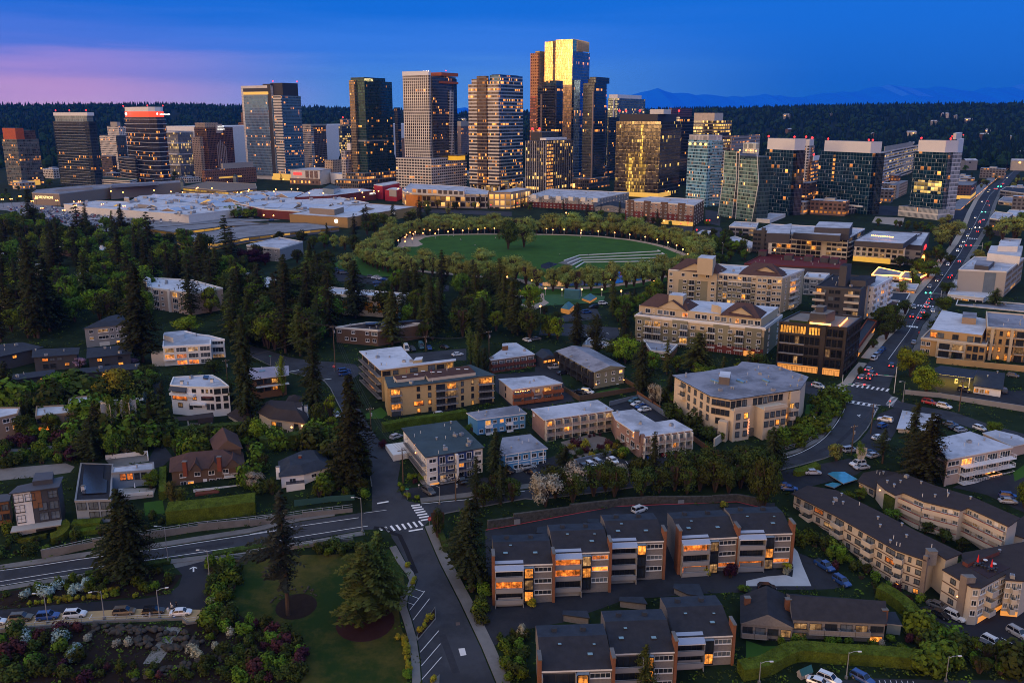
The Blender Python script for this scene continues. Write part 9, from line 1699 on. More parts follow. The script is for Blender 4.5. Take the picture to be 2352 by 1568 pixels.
def cars():
 for c,x1,y1,x2,y2,kind,col,lb in(('m',95,1030,270,1015,'suv','olive',None),('m',325,1018,500,1000,'suv','blue',None),('m',556,1000,735,985,'suv','white',None),('m',970,978,1160,962,'suv','bronze',None),('m',1232,975,1400,960,'suv','black',None),('m',1462,985,1632,968,'sedan','white','white sedan with open door at the end of the shore car park'),('m',-120,1070,30,1050,'sedan','white',None),('k',690,1195,745,1250,'sedan','grey',None),('k',745,1180,805,1238,'hatch','white',None),('k',815,1170,875,1225,'suv','silver',None),('k',930,1140,995,1200,'sedan','white',None),('k',1240,1180,1135,1195,'sedan','black',None),('k',1250,1110,1285,1160,'suv','blue',None),('k',1380,1090,1400,1120,'sedan','red',None),('k',1450,1080,1470,1105,'sedan','blue',None),('k',1500,1070,1525,1092,'sedan','white',None),('k',1190,650,1100,668,'hatch','teal',None),('k',1220,678,1128,695,'sedan','white',None),('k',1255,700,1165,718,'sedan','blue',None),('k',1280,725,1188,742,'sedan','white',None),('k',705,575,790,590,'suv','white',None),('k',655,580,720,592,'sedan','black',None),('k',430,375,508,365,'pickup','silver',None),('k',500,425,575,415,'sedan','black',None),('k',240,1255,310,1290,'sedan','black',None),('k',210,130,255,148,'sedan','white',None),('k',285,130,330,125,'sedan','grey',None),('k',275,660,325,650,'hatch','white',None),('k',405,640,440,630,'hatch','silver',None),('k',40,1250,80,1262,'suv','black',None),('k',220,1230,255,1222,'hatch','silver',None),('j',1500,1410,1560,1460,'suv','grey',None),('j',1680,1335,1710,1310,'sedan','white',None),('j',1790,1315,1825,1365,'suv','black',None),('j',1325,190,1350,240,'van','white',None),('j',1375,205,1405,230,'suv','black',None),('j',1450,170,1480,225,'van','teal',None),('j',1520,190,1545,222,'sedan','blue',None),('j',1640,190,1690,205,'sedan','black',None),('j',1750,265,1800,258,'sedan','white',None),('j',760,410,850,395,'suv','blue',None),('j',770,432,850,420,'suv','blue',None),('j',1230,975,1270,960,'hatch','silver',None),('j',735,770,750,790,'hatch','white',None),('j',1680,765,1740,755,'sedan','black',None),('j',1600,778,1650,770,'hatch','white',None),('j',720,745,735,770,'sedan','black',None),('p',455,752,560,830,'pickup','blue','dark blue pickup parked by the shrubs beside the long cream terrace'),('p',575,860,675,935,'suv','blue','navy suv parked nose down below the pickup by the terrace shrubs'),('p',90,935,148,938,'hatch','black',None),('p',1325,1100,1445,1165,'suv','white',None),('p',1230,1090,1335,1145,'sedan','black',None),('p',1218,1035,1320,1082,'sedan','grey',None),('p',1535,1300,1640,1355,'sedan','grey',None),('p',1585,1275,1700,1345,'suv','white',None),('p',1770,1220,1853,1275,'suv','silver',None),('p',1700,315,1795,330,'suv','blue',None),('p',1705,350,1780,358,'sedan','silver',None),('p',385,160,470,160,'sedan','silver',None),('p',765,95,695,110,'suv','white',None),('p',795,118,718,132,'sedan','silver',None),('p',205,248,265,258,'sedan','blue',None),('p',240,265,295,272,'sedan','blue',None),('p',440,1568,500,1590,'sedan','white',None),('p',495,1535,580,1575,'suv','white',None),('p',725,1530,800,1575,'suv','blue',None),('p',1785,1060,1810,1050,'sedan','silver',None),('l',1220,835,1105,810,'suv','white',None),('l',1120,880,1160,865,'hatch','blue',None),('l',1490,660,1590,685,'suv','red',None),('l',1615,695,1722,720,'suv','white',None),('l',1945,885,2000,905,'hatch','white',None),('l',1690,855,1750,865,'sedan','grey',None),('l',1725,895,1800,885,'sedan','black',None),('l',1775,915,1845,905,'hatch','silver',None),('l',1790,555,1895,580,'suv','black',None),('l',2190,600,2170,550,'suv','grey',None),('l',2240,440,2270,445,'hatch','grey',None),('l',825,1085,890,1075,'suv','silver',None),('l',1035,1135,1085,1120,'sedan','silver',None),('l',1010,1110,1060,1100,'sedan','black',None),('l',1080,980,1130,968,'sedan','white',None),('l',1125,1000,1175,988,'sedan','silver',None),('l',1052,308,1085,285,'suv','white',None),('l',1075,280,1105,258,'suv','silver',None),('l',1105,250,1132,228,'sedan','blue',None),('l',1130,225,1155,205,'sedan','blue',None),('l',1405,165,1415,150,'sedan','silver',None),('o',1100,200,1140,180,'suv','white',None)):
  a,b=gnd(c,x1,y1),gnd(c,x2,y2);d=b-a;car(kind,col,(a+b)/2+Ve((0,0,.05)),a2(d.y,d.x),lb)
 for c,x1,y1,x2,y2,kind,col in(('l',540,520,645,548,'suv','white'),('l',1000,405,1045,370,'sedan','silver'),('l',945,470,985,440,'sedan','silver'),('l',1015,480,1040,440,'suv','grey'),('l',1040,440,1065,415,'suv','grey'),('l',1215,360,1222,345,'sedan','grey'),('h',1380,1130,1415,1090,'suv','grey'),('h',1455,1130,1470,1108,'sedan','grey'),('h',1480,1085,1500,1060,'sedan','silver'),('h',1510,1040,1530,1012,'suv','white'),('h',1525,1000,1545,980,'sedan','grey'),('h',1545,975,1570,945,'suv','black'),('h',1560,1050,1575,1075,'sedan','white'),('h',1405,1020,1412,1045,'suv','silver'),('h',1655,740,1640,765,'sedan','grey'),('h',1555,845,1535,870,'suv','silver')):
  a,b=gnd(c,x1,y1),gnd(c,x2,y2);d=b-a;car(kind,col,(a+b)/2+Ve((0,0,.05)),a2(d.y,d.x),None,True)
 r=random.Random(9);tr=0
 AL,AR=[C9[i]for i in range(4,len(C9))],[C8[i]for i in range(len(C8)-5,-1,-1)]
 for k in range(60):
  t=r.uniform(.12,.93);i=t*(len(AL)-1);a=AL[int(i)].lerp(AL[min(int(i)+1,len(AL)-1)],i%1);b=min(AR,key=lambda q:(q-a).length+abs(q.y-a.y)*2);c=r.choice((.30,.62,.80));p=a.lerp(b,c);nx=AL[min(int(i)+1,len(AL)-1)]-AL[int(i)];rot=a2(nx.y,nx.x)+(PI if c<.5 else 0)
  if any((p-q).length<8 for q in LOW[-tr:])if tr else False:continue
  LOW.append(p);tr+=1;p.z=G(p.y)+.05;car(r.choice(('sedan','suv','hatch')),r.choice(('white','grey','silver','black')),p,rot,None,True,True,'traffic on the avenue')
 lot=[(20,45),(230,30),(520,72),(760,120),(1000,155),(1300,175),(1400,190),(1180,240),(900,250),(620,225),(420,190),(200,120),(60,80)];P=[Ve(gnd('e',*q)[:2])for q in lot];n=0;rows={}
 ax,ay=De(R(68)),De(R(-22));o=sum(P,Ve((0,0)))/len(P)
 for i in range(-14,15):
  for j in range(-52,53):
   p=o+ay*(i*8.2+(2.4 if i%2 else 0))+ax*j*2.9
   if Bu(p,P)and r.random()<.50 and n<240:
    n+=1;z=G(p.y)+.2;rows.setdefault(i,[]).append(car(r.choice(('sedan','suv','hatch')),r.choice(('white','white','silver','silver','grey','black','blue','red')),Ve((p.x,p.y,z)),a2(ay.y,ay.x)+r.choice((0,PI)),'x',False,True,'cars in the mall car park'))
 for k,i in enumerate(sorted(rows)):
  L=sorted(rows[i],key=lambda q:q.location.x)
  for j,q in enumerate(L):cl=q.data.materials[0].name.split('_')[-1].split('.')[0];q['label']=f"{cl} car, {ordinal(j+1)} from left in the {ordinal(k+1)} mall car park row from the trees"
 for c,pts in(('e',[(1390,178),(1470,185),(1540,190),(1610,185),(1680,176),(1800,162),(1860,160),(1910,172),(2050,150),(2150,162),(2320,178)]),('f',[(720,610),(770,625),(800,632),(640,640),(660,650),(1035,668),(1070,672),(1110,680),(1150,686),(1195,690),(1085,715),(1190,735),(1100,745),(1500,765),(1620,720)]),('g',[(800,1032),(740,1075),(1100,920),(880,1000)]),('e',[(2070,640),(2130,645)])):
  for q in pts:car(r.choice(('sedan','suv')),r.choice(('white','grey','blue','black','silver')),gnd(c,*q)+Ve((0,0,.1)),r.choice((.3,.4,.35))+PI*(r.random()<.5),None,False,True)
cars()
def D4():
 o=Ao('park_lamp',None,'lamp',(0,0,0),'lamps along the park promenade');mb=MB();mb.cyl((0,0),.28,0,.5,Ad,8,.2);mb.cyl((0,0),.20,.5,3.3,Ad,8,.14);put('post',mb.mesh('post'),o,(0,0,0));mb=MB();mb.ball((0,0,3.7),.42,Bx,8,6);put('globe',mb.mesh('globe'),o,(0,0,0));return o
def cobra(h=9.0,arm=1.8):
 o=Ao('street_lamp',None,'lamp',(0,0,0),'street lamps');mb=MB();mb.cyl((0,0),.35,-.3,.5,A8,8);mb.cyl((0,0),.11,.5,h,Ai,8,.07);mb.tb([(0,0,h-.3),(arm*.5,0,h+.1),(arm,0,h+.15)],.05,Ai,5);put('pole',mb.mesh('pole'),o,(0,0,0));mb=MB();mb.box((arm+.3,0,h+.12),(.75,.3,.16),A0);mb.box((arm+.3,0,h+.03),(.6,.24,.05),A9);put('lamp_head',mb.mesh('lamp_head'),o,(0,0,0));return o
def Ds():
 o=Ao('car_park_lamp',None,'lamp',(0,0,0),'lit lamps of the mall car park');mb=MB();mb.cyl((0,0),.15,0,8,Aq,6);mb.box((0,0,8),(1.8,.12,.12),Aq);put('pole',mb.mesh('pole'),o,(0,0,0));mb=MB()
 for s in(-1,1):mb.ball((s*.9,0,8),.55,Bx,6,4)
 put('lamp_pair',mb.mesh('lamp_pair'),o,(0,0,0));return o
def lamps():
 first=D4();k=0
 pts=Aj('f',[(1375,300),(1405,288),(1370,320),(1398,332),(1415,315),(1340,340),(1328,360),(1390,375),(1328,400),(1270,322),(1296,322),(1270,390),(1480,325),(1490,292),(1540,298),(1585,330),(1612,295),(1695,312),(1738,290),(1820,302),(1870,285),(1950,292),(2008,282),(2090,282),(1170,525),(1383,595),(1460,620),(1480,620),(1290,560)])+Aj('g',[(398,392),(548,400),(696,408),(840,415),(980,428),(1108,445),(1240,465),(1343,490),(1435,515),(1508,540),(1562,575),(1602,620),(1440,670),(1388,760),(1355,765),(1238,790),(1060,815),(880,850),(685,850),(480,855),(270,850),(62,820),(290,1040),(345,1080),(388,920),(698,930),(870,930),(1035,945),(530,930),(172,940),(1312,860),(452,402),(690,430),(945,850),(1160,810),(1295,795)])
 for p in pts:
  o=first if k==0 else Ch(first,p);o.location=p;k+=1;Bf(o,'glowing globe lamp',p)
 first=None
 for c,x,yb,yt,a in(('m',410,1045,800,180),('m',893,1015,775,200),('m',1365,1005,765,20),('m',1790,640,425,185),('m',1440,540,225,180),('n',848,425,170,180),('n',1432,215,85,160),('p',68,1568,1425,0),('p',655,1535,1358,0),('p',1325,1555,1388,0),('l',1315,655,480,200),('l',565,920,805,90),('g',1900,630,478,90),('k',1365,720,545,90),('h',60,1560,1360,90)):
  p=gnd(c,x,yb);h=C1(*px(c,x,yt),p.y).z-p.z;o=cobra(h);o.location=p;o.rotation_euler=(0,0,R(a));Bf(o,'steel street lamp',p)
 first=None
 for q in((30,65),(105,60),(180,35),(285,80),(318,55),(495,75),(368,145),(555,165),(652,120),(688,85),(885,110),(1070,125)):
  p=gnd('e',*q);o=Ds()if first is None else Ch(first,p);first=first or o;o.location=p;Bf(o,'glowing twin car park lamp',p)
 for c,L in(('h',[(1350,490,1),(1200,620,0),(215,590,0),(1520,520,0)]),('b',[(320,1290,0),(400,1295,0),(480,985,0)]),('c',[(430,1430,1),(390,1435,1)]),('g',[(590,265,0),(565,258,0),(1345,245,0),(1400,330,0),(1605,350,1),(1545,355,1),(1680,410,1),(1765,325,1),(1790,325,1),(1860,300,0)]),('f',[(1510,85,0),(1650,60,0),(2060,80,1)])):
  for x,y,red in L:
   p=gnd(c,x,y);o=Ao('street_light',None,'lamp',p,'small street lights of the centre');mb=MB();mb.cyl((0,0),.1,0,4,Aq,5);put('pole',mb.mesh('pole'),o,(0,0,0));mb=MB();mb.ball((0,0,4.3),.6,Ca if red else Bx,6,4);put('lamp_bulb',mb.mesh('lamp_bulb'),o,(0,0,0));Bf(o,'red signal light' if red else 'extra orange lamp',p)
 r=random.Random(31)
 for k in range(70):  # extra amber lamps scattered for glow, the last ones above the mall roofs
  y=r.uniform(840,1250);x=r.uniform(-.52,.5)*y;p=Ve((x,y,G(y)))
  if k>44:y=r.uniform(880,960);x=r.uniform(-.46,-.06)*y;p=Ve((x,y,G(y)+8))
  elif Bd(p):continue
  o=Ao('street_light',None,'lamp',p,'small street lights of the centre');mb=MB();mb.cyl((0,0),.12,0,5,Aq,5);put('pole',mb.mesh('pole'),o,(0,0,0));mb=MB();mb.ball((0,0,5.3),.65,Bx,6,4);put('lamp_bulb',mb.mesh('lamp_bulb'),o,(0,0,0));Bf(o,'extra orange lamp',p)
 def signal(c,x,yb,yt,a,arm,lbl,m=Ca,heads=(1.0,.7),sc=1.0):
  p=gnd(c,x,yb);h=C1(*px(c,x,yt),p.y).z-p.z;o=Ao('traffic_signal',lbl,'traffic light',p,'traffic signals',R(a));mb=MB();mb.cyl((0,0),.14,0,h,A0,8,.1);mb.tb([(0,0,h*.62),(arm,0,h*.66)],.08,A0,5);put('mast',mb.mesh('mast'),o,(0,0,0))
  for t in heads:
   mb=MB();z=h*.65;mb.box((arm*t,0,z-.1),(.35,.3,1.1),Aq);mb.ball((arm*t,-.1,z+.22),.30*sc,m,8,5);put('signal_head',mb.mesh('signal_head'),o,(0,0,0))
  mb=MB();mb.box((arm*.35,0,h*.65),(1.6,.06,.4),mat('street_name_green',(.02,.22,.15),.6));put('street_name_plate',mb.mesh('street_name_plate'),o,(0,0,0));return o
 signal('l',1240,580,355,168,9,'white traffic signal mast with red lights by the big green tree');signal('l',782,650,425,-8,8,'white traffic signal mast at the limestone block corner of the junction',heads=(.9,));signal('l',1200,705,630,90,.6,'low red pedestrian signal on the near corner of the junction',heads=(.3,))
 signal('h',1990,545,470,180,11,'traffic signal with red lights over the busy avenue',sc=1.6);signal('h',2050,390,320,180,11,'traffic signal with orange lights at the avenue crossing',Bt,sc=1.3);signal('h',2090,250,190,180,11,'traffic signal with green lights further up the avenue',Bm,sc=1.6);signal('d',2240,775,740,180,12,'farthest traffic signal with green lights on the avenue',Bm,sc=2);signal('h',1640,950,880,180,8,'traffic signal with green lights at the old main street crossing',Bm,sc=1.3);signal('d',2345,640,605,180,12,'red traffic signal where the avenue leaves the picture',sc=2)
 def stop(c,x,yb,yt,a,lbl):
  p=gnd(c,x,yb);h=C1(*px(c,x,yt),p.y).z-p.z;o=Ao('stop_sign',lbl,'road sign',p,None,R(a));mb=MB();mb.cyl((0,0),.05,0,h,Ai,6);put('post',mb.mesh('post'),o,(0,0,0));mb=MB();r_=.55;P=[(r_*cs(PI/8+i*PI/4),-.08,h-r_*.6+r_*sn(PI/8+i*PI/4))for i in range(8)];mb.face(P,mat('stop_red',(.55,.02,.03),.5,var=0));put('plate',mb.mesh('plate'),o,(0,0,0))
  t_=Dj(None,'STOP',(0,-.10,h-r_*.6),.42,0,A3,'stop_lettering',.004);t_.parent=o
 stop('n',1358,395,318,15,'red stop sign at the head of the lower street');stop('j',720,400,345,-5,'red stop sign at the upper junction');stop('h',1450,1265,1230,10,'red stop sign on the lower avenue kerb')
 for c,x,yb,yt,lb in(('j',182,410,265,'street name sign on a striped post at the upper junction'),('j',1345,1490,1400,'green street name sign among shrubs at the shore junction'),('g',1020,1250,1205,'yellow warning sign beside the park drive')):
  p=gnd(c,x,yb);h=C1(*px(c,x,yt),p.y).z-p.z;o=Ao('street_sign',lb,'road sign',p);mb=MB();mb.cyl((0,0),.05,0,h,Ai,6);put('post',mb.mesh('post'),o,(0,0,0));mb=MB();mb.box((0,0,h),(.9,.05,.35),mat('street_name_green')if 'yellow' not in lb else Dw);put('plate',mb.mesh('plate'),o,(0,0,0))
 ps={}
 for nm,c,x,yb,yt,lb in(('a','j',1035,900,700,'by the hedge under the yellow brick apartments'),('b','j',730,390,0,'at the upper junction'),('c','j',1310,1350,1050,'at the teal roofed block drive'),('d','j',1760,1500,1300,'with white guard beside the shore street'),('e','j',1505,225,88,'behind the yellow brick apartments'),('f','i',1945,470,290,'between the two white houses'),('g','e',215,760,570,'by the white roofed house'),('h','e',620,810,640,'among the firs'),('i','e',1515,960,775,'before the pinkish apartment block'),('j','l',1040,930,670,'on the curve near the junction'),('k','l',875,1105,850,'on the inside of the curving street'),('l','l',1795,735,465,'by the petrol station wall'),('m','k',1300,690,490,'beside the white blossom tree'),('n','f',2045,560,300,'among the maroon block cypresses')):
  if nm=='n':c,x,yb,yt='j',2045,300,45
  p=gnd(c,x,yb);h=C1(*px(c,x,yt),p.y).z-p.z;o=Ao('utility_pole','wooden utility pole '+lb,'pole',p,'utility poles',R(25));mb=MB();mb.cyl((0,0),.19,-.5,h,Bw,8,.13);put('pole',mb.mesh('pole'),o,(0,0,0));mb=MB();mb.box((0,0,h-.7),(2.6,.14,.16),Bw)
  for s in(-1.1,-.4,.4,1.1):mb.cyl((s,0),.06,h-.62,h-.4,A0,5)
  put('crossarm',mb.mesh('crossarm'),o,(0,0,0));mb=MB();mb.cyl((.35,0),.26,h-3,h-2,Ai,8);put('transformer',mb.mesh('transformer'),o,(0,0,0));ps[nm]=p+Ve((0,0,h-.5))
 wire=mat('power_wire',(.05,.05,.055),.6,var=0)
 for a,b,lb in(('a','b','sagging wires past the yellow brick side balconies'),('a','c','sagging wires down to the teal roofed block'),('c','d','sagging wires over the teal block carport'),('b','i','sagging wires across the firs to the pinkish apartments'),('b','e','sagging wires over the lodge'),('g','h','sagging wires near the white roofed house'),('h','i','sagging wires between the firs'),('j','k','sagging wires along the curving street'),('e','n','sagging wires behind the maroon block'),('b','f','sagging wires to the white houses')):
  A,B=ps[a],ps[b];mb=MB()
  for k in(-.9,0,.9):
   pts=[A.lerp(B,t/10)+Ve((k*.6,k*.6,-1.6*4*(t/10)*(1-t/10)))for t in range(11)];mb.tb(pts,.022,wire,3)
  tag(mb.bd('power_line',None),lb,'power line','power lines')
lamps()
def wall(name,lbl,c,line_,h,m,w=.35,rail=None,cat='wall',dz=0):
 pts=Aj(c,line_);mb=MB()
 P=B6(pts,w)
 for q in P:q=ccw(q);zs=[G(v[1])for v in q];mb.pr(q,min(zs)-1,max(zs)+h,m)
 o=mb.bd(name,None);tag(o,lbl,cat)
 if rail:
  o2=Ao(name.replace('wall','railing')if 'wall' in name else name+'_railing',lbl.replace('wall','railing')+' with posts','railing',pts[0]);mb=MB()
  for a,b in zip(pts,pts[1:]):
   u=Ve((0,0,h+rail));mb.tb([a+u,b+u],.05,Ai,4);mb.tb([a+u*.0+Ve((0,0,h+rail*.5)),b+Ve((0,0,h+rail*.5))],.035,Ai,4);n=max(1,int((b-a).length/2.2))
   for i in range(n):p=a.lerp(b,i/n);mb.tb([p+Ve((0,0,h)),p+u],.05,Ai,4)
  mb.bd('rail',o2)
 return o
wall('retaining_wall','long concrete retaining wall above the shore boulevard','m',[(360,500),(800,400),(1300,325),(1700,260),(2352,190)],1.4,A8,.4,1.0)
wall('retaining_wall','concrete wall under the dry garden west of the crosswalk','n',[(0,385),(400,320),(775,275)],1.0,A8,.3,1.1)
wall('parapet_wall','low wall along the shore car park edge','m',[(-160,1150),(0,1128),(800,1050),(1560,1020),(1600,1060),(1680,1050),(1745,990)],.5,A8,.4,1.0)
wall('planter_wall','low concrete planter wall beside the shore boulevard','m',[(1800,535),(2100,500),(2352,455)],.7,A8,.3,.9)
wall('planter_wall','low concrete planter wall above the big cedar','n',[(-20,612),(300,560),(480,535),(780,495)],.7,A8,.3,.9)
wall('fence','dark green mesh fence below the slate roofed house','n',[(335,235),(560,205),(790,185)],1.5,mat('green_mesh',(.02,.07,.06),.8),.06,None,'fence')
wall('rock_wall','dark rock wall behind the red kerb','o',[(-100,325),(110,285),(560,200),(950,140),(1170,120),(1700,115),(1900,100),(2100,150)],1.7,mat('dark_rock',(.075,.07,.062),.95,var=.5,vs=1.2),.8)
wall('court_wall','grey wall between the parking bays and the flower court','k',[(630,1205),(950,1105)],1.2,mat('blue_grey_wall',(.15,.17,.21),.85),.3)
wall('court_wall','concrete wall around the small sunken car park','k',[(935,690),(1178,625),(1440,800)],1.3,mat('blue_grey_wall'),.3)
wall('fence','brown board fence beside the limestone block','k',[(1170,600),(1370,745)],1.7,Ce,.1,None,'fence');wall('fence','brown board fence around the olive block yard','k',[(545,560),(680,650),(1180,560),(1070,490)],1.6,Bw,.3,None,'fence');wall('fence','brown board fence by the pink brick carport','k',[(1650,985),(1810,1110)],1.6,Ce,.1,None,'fence')
wall('retaining_wall','ochre garden wall below the ochre apartments','h',[(1600,1500),(2000,1540),(2400,1580)],2.2,Dd,.4);wall('retaining_wall','grey wall and bank below the petrol station','l',[(1330,590),(1640,620),(2352,740)],1.6,Ab,.4)
wall('garden_wall','curved cream ramp wall by the limestone block','k',[(1830,1040),(1900,985),(1935,940)],2.4,Am,.5);wall('garden_wall','white garden wall around the modern house pad','i',[(905,1150),(1265,1105),(1268,1160)],1.2,A0,.3)
wall('road_fence','low steel guard fence on the outside of the curving street','l',[(225,1090),(440,1030),(590,950),(690,860)],.1,A8,.25,1.0,'fence')
def rocks():
 rk=mat('boulder',(.055,.048,.040),.95,var=.35,vs=.9);r=random.Random(4);pr=[]
 for k in range(4):
  bm=bmesh.new();bmesh.ops.create_icosphere(bm,subdivisions=2,radius=1)
  for v in bm.verts:v.co*=r.uniform(.82,1.12);v.co.z*=.7
  me=mN('boulder');bm.to_mesh(me);bm.free();me.materials.append(rk);pr.append(me)
 def bank(c,line_,n,s0,s1,ph,lift=1.0):
  pts=Aj(c,line_);seg=[(b-a).length for a,b in zip(pts,pts[1:])];T_=sum(seg)
  for i in range(n):
   t=r.random()*T_;k=0
   while t>seg[k]and k<len(seg)-1:t-=seg[k];k+=1
   p=pts[k].lerp(pts[k+1],min(1,t/seg[k]))+Ve((r.uniform(-.6,.6),r.uniform(-1.3,1.3),0));s=r.uniform(s0,s1)*.8;o=oN('boulder',r.choice(pr));oL(o);o.location=(p.x,p.y,G(p.y)+s*.3+lift*r.random()*.5);o.scale=(s*1.2,s,s*.95);o.rotation_euler=(0,0,r.uniform(0,6));tag(o,None,'boulder','boulders of the shore garden');Bf(o,ph,p)
 bank('m',[(700,1130),(1000,1120),(1300,1130),(1480,1180),(1700,1150)],60,.5,1.0,'grey boulder');bank('m',[(1150,1220),(1300,1240),(1500,1260),(1720,1240)],46,.5,1.0,'grey boulder');bank('m',[(1150,1530),(1350,1480),(1560,1440),(1900,1340),(2100,1280)],50,.45,.9,'grey boulder');bank('n',[(40,1450),(200,1440),(390,1490)],14,.4,.8,'grey boulder');bank('n',[(180,940),(300,870),(400,865),(520,900)],22,.25,.4,'small edging stone',.2)
 drape('gravel_chute','m',[(1410,1080),(1560,1090),(1480,1200),(1440,1290),(1360,1400),(1220,1400),(1330,1240),(1390,1160)],.06,mat('chute_gravel',(.17,.165,.15),.95,var=.6,vs=3))
rocks()
def person(p,rot,top,legs,pose=0,hair=(.02,.015,.01),skirt=False,lB=None,small=False):
 """one skinned body: pelvis, spine, head, two arms and two legs"""
 s=.25 if pose==0 else.1
 J=[(0,0,.95),(0,.01,1.2),(0,.01,1.42),(0,0,1.52),(0,-.01,1.64),(0,-.02,1.74),(.1,0,.92),(.12,-.06-s*.3,.5),(.12,s*.3,.08),(.12,-.12+s*.3,.03),(-.1,0,.92),(-.12,.04+s*.2,.5),(-.12,s,.08),(-.12,s-.14,.03),(.19,.01,1.40),(.26,.02,1.13),(.25,-.12 if pose else.0,.9),(.25,-.2 if pose else-.02,.82),(-.19,.01,1.40),(-.27,-.02,1.13),(-.24,-.22 if pose else-.05,.95),(-.23,-.3 if pose else-.08,.87)]
 E=[(0,1),(1,2),(2,3),(3,4),(4,5),(0,6),(6,7),(7,8),(8,9),(0,10),(10,11),(11,12),(12,13),(2,14),(14,15),(15,16),(16,17),(2,18),(18,19),(19,20),(20,21)]
 rad=[.15,.13,.15,.055,.10,.085,.095,.065,.045,.04,.095,.065,.045,.04,.065,.045,.035,.03,.065,.045,.035,.03]
 key=('person',pose,top.name,legs.name,skirt)
 if key not in B0:
  me=mN('person');me.from_pydata(J,E,[]);ob=oN('person',me);oL(ob);md=ob.modifiers.new('skin','SKIN')
  for i,v in enumerate(me.skin_vertices[0].data):v.radius=(rad[i],rad[i]*.85);v.use_root=i==0
  ob.modifiers.new('sub','SUBSURF').levels=1;bpy.context.view_layer.update()
  m2=bpy.data.meshes.new_from_object(ob.evaluated_get(bpy.context.evaluated_depsgraph_get()));bpy.data.objects.remove(ob)
  for m in(mat('skin',(.34,.19,.13),.7,var=0),top,legs):m2.materials.append(m)
  for f in m2.polygons:c=f.center;f.material_index=0 if(c.z>1.5 or(abs(c.x)>.2 and c.z<1.0))else 1 if c.z>(.35 if skirt else.93)else 2
  m2.polygons.foreach_set('use_smooth',[True]*len(m2.polygons));B0[key]=m2
 o=Ao('person',lB,'person',p,'people in the park' if small else 'people by the white sedan',rot);put('body',B0[key],o,(0,0,0));mb=MB();mb.ball((0,.015,1.69),.112,mat('dark_hair',(.02,.014,.01),.8,var=0),8,6,1.05);put('hair',mb.mesh('hair'),o,(0,0,.02));return o
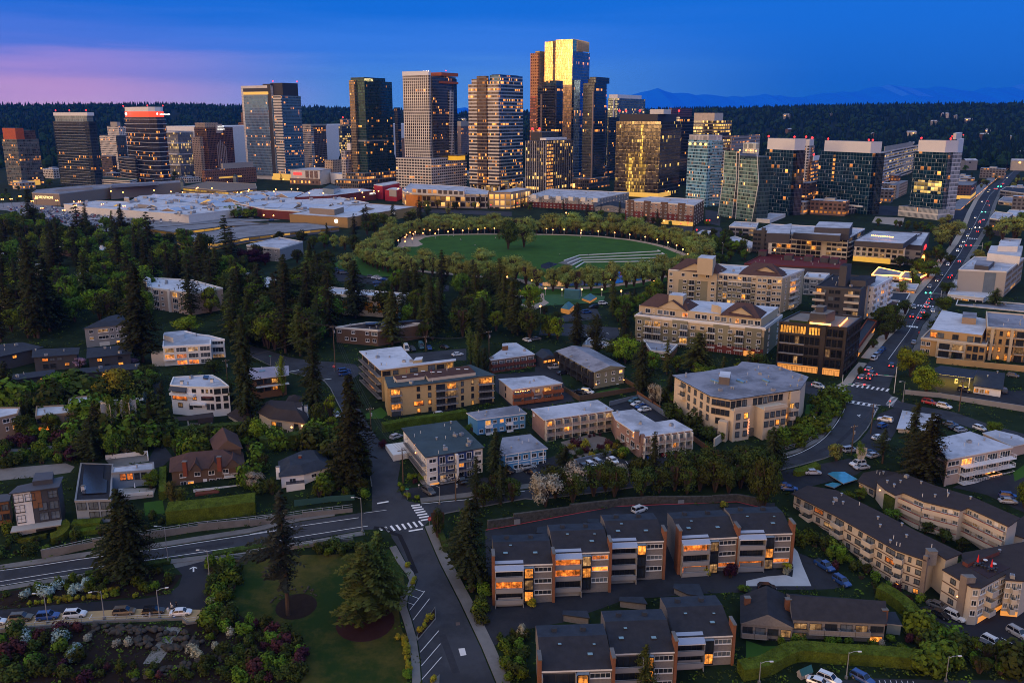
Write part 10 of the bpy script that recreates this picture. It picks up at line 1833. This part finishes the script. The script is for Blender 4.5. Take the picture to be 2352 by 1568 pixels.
def E6():
 w,d,t_=mat('white_shirt',(.6,.58,.55),.9,var=0),mat('dark_cloth',(.025,.025,.03),.9,var=0),mat('pale_dress',(.42,.5,.44),.9,var=0)
 for x,y,a,top,lg,pz,sk,lb in((1440,968,40,w,t_,1,True,'person in white top and long pale skirt behind the white sedan'),(1464,925,-60,w,d,0,False,'person in white shirt standing in the drive by the white sedan'),(1512,920,170,d,d,0,False,'person in dark clothes standing in the drive'),(1284,1010,90,w,t_,1,True,'person in pale dress standing between the black suv and the lamp'),(1475,945,0,mat('cream_shirt',(.5,.46,.4),.9,var=0),d,1,False,'person in cream shirt leaning at the white sedan boot')):person(gnd('m',x,y),R(a),top,lg,pz,skirt=sk,lB=lb)
 p=gnd('m',1490,1005);o=Ao('cool_box','round blue and white drinks cooler on the ground by the white sedan','cool box',p);mb=MB();mb.cyl((0,0),.25,0,.45,mat('cooler_blue',(.02,.15,.5),.5,var=0),10);put('body',mb.mesh('body'),o,(0,0,0));mb=MB();mb.cyl((0,0),.27,.45,.56,A3,10);put('lid',mb.mesh('lid'),o,(0,0,0))
 for c,L in(('g',[(1085,440),(1205,462),(1260,472),(1295,480),(1400,515),(1450,522),(1500,560),(1510,555),(1530,575),(1540,570),(350,920),(365,950),(335,955),(360,905),(255,985),(315,1000),(755,585),(512,585),(770,412),(905,420),(285,1020),(345,940)]),('f',[(1800,350),(1805,355),(1925,400),(1105,625),(1740,320),(2100,335),(1620,330)])):
  for q in L:p=gnd(c,*q,.05);o=person(p,ru(0,6),rnd.choice((w,d)),d,0,small=True);Bf(o,'person in '+('pale' if o.children[0].data.materials[1].name=='white_shirt' else 'dark')+' clothes walking',p)
 r=random.Random(12);ws=[fm('low_wall',4,3.6,.4,.45,.3,.35,lp=1.6,gS=(.06,.05,.04),sD=c,mU=c)if i==0 else fm('low_wall_%d'%i,4,3.6,.4,.45,.3,.3,lp=1.6,gS=(.06,.05,.04),sD=c,mU=c)for i,c in enumerate(((.34,.30,.26),(.16,.09,.07),(.5,.48,.45),(.13,.13,.14)))]
 k=0
 while k<52:
  y=r.uniform(800,1350)if k<34 else r.uniform(1080,1500);x=(r.uniform(.24,.62)if k<34 else r.uniform(-.56,.24))*y;p=Ve((x,y,G(y)))
  if Bd(p)or Bd(p+Ve((14,0,0)))or Bd(p-Ve((14,0,0)))or Bd(p+Ve((0,14,0))):k+=.02;continue
  k+=1;h=r.uniform(6,15);w_,d_=r.uniform(16,34),r.uniform(12,22);o=Ao('low_building',None,'building',p,'low buildings of the centre',Ea*-1);mb=MB();q=[Ve(v)for v in((-w_/2,-d_/2),(w_/2,-d_/2),(w_/2,d_/2),(-w_/2,d_/2))];mb.pr(q,0,h,r.choice(ws),A4);put('wall',mb.mesh('wall'),o,(0,0,0));mb=MB();mb.box((0,0,h+1),(w_*.3,d_*.4,2),Ai);put('roof_unit',mb.mesh('roof_unit'),o,(0,0,0));Ed.append([p.xy+a*1.2 for a in q]);Bf(o,'low lit building',p)
 r=random.Random(8)
 for i in range(46):
  y=r.uniform(1350,3300);x=r.uniform(-.1 if y>1700 else.30,.60)*y;z=Bk(x,y)
  o=Ao('suburban_house',None,'house',(x,y,z),'houses in the far woods',r.uniform(0,3));w_,d_=r.uniform(12,26),r.uniform(9,14);mb=MB();mb.box((0,0,4+4),(w_,d_,16),r.choice((A0,Am,Ab,Al)));put('wall',mb.mesh('wall'),o,(0,0,0));mb=MB();z_=16
  mb.face([(-w_/2-.5,-d_/2-.5,z_),(w_/2+.5,-d_/2-.5,z_),(w_/2,0,z_+3),(-w_/2,0,z_+3)],A4);mb.face([(w_/2+.5,d_/2+.5,z_),(-w_/2-.5,d_/2+.5,z_),(-w_/2,0,z_+3),(w_/2,0,z_+3)],A4);put('roof',mb.mesh('roof'),o,(0,0,0));mb=MB();mb.box((r.uniform(-4,4),0,13),(3.2,d_+.4,2.2),Ag if r.random()<.5 else Az);put('window',mb.mesh('window'),o,(0,0,0));Bf(o,'far house among the wooded hills',Ve((x,y,z)))
E6()
def haze():
 m=bpy.data.materials.new('evening_air');m.use_nodes=True;nt=m.node_tree
 nt.nodes.remove(nt.nodes['Principled BSDF'])
 v=nt.nodes.new('ShaderNodeVolumePrincipled');v.inputs['Color'].default_value=(.015,.20,.80,1);v.inputs['Density'].default_value=.00004
 v.inputs['Anisotropy'].default_value=0.0
 nt.links.new(v.outputs[0],nt.nodes['Material Output'].inputs['Volume'])
 mb=MB();mb.box((0,4850,232),(19000,9900,514),m)
 o=oN('haze',mb.mesh('haze'));oL(o);o['kind']='stuff'
 me=o.data
haze()
Dq()
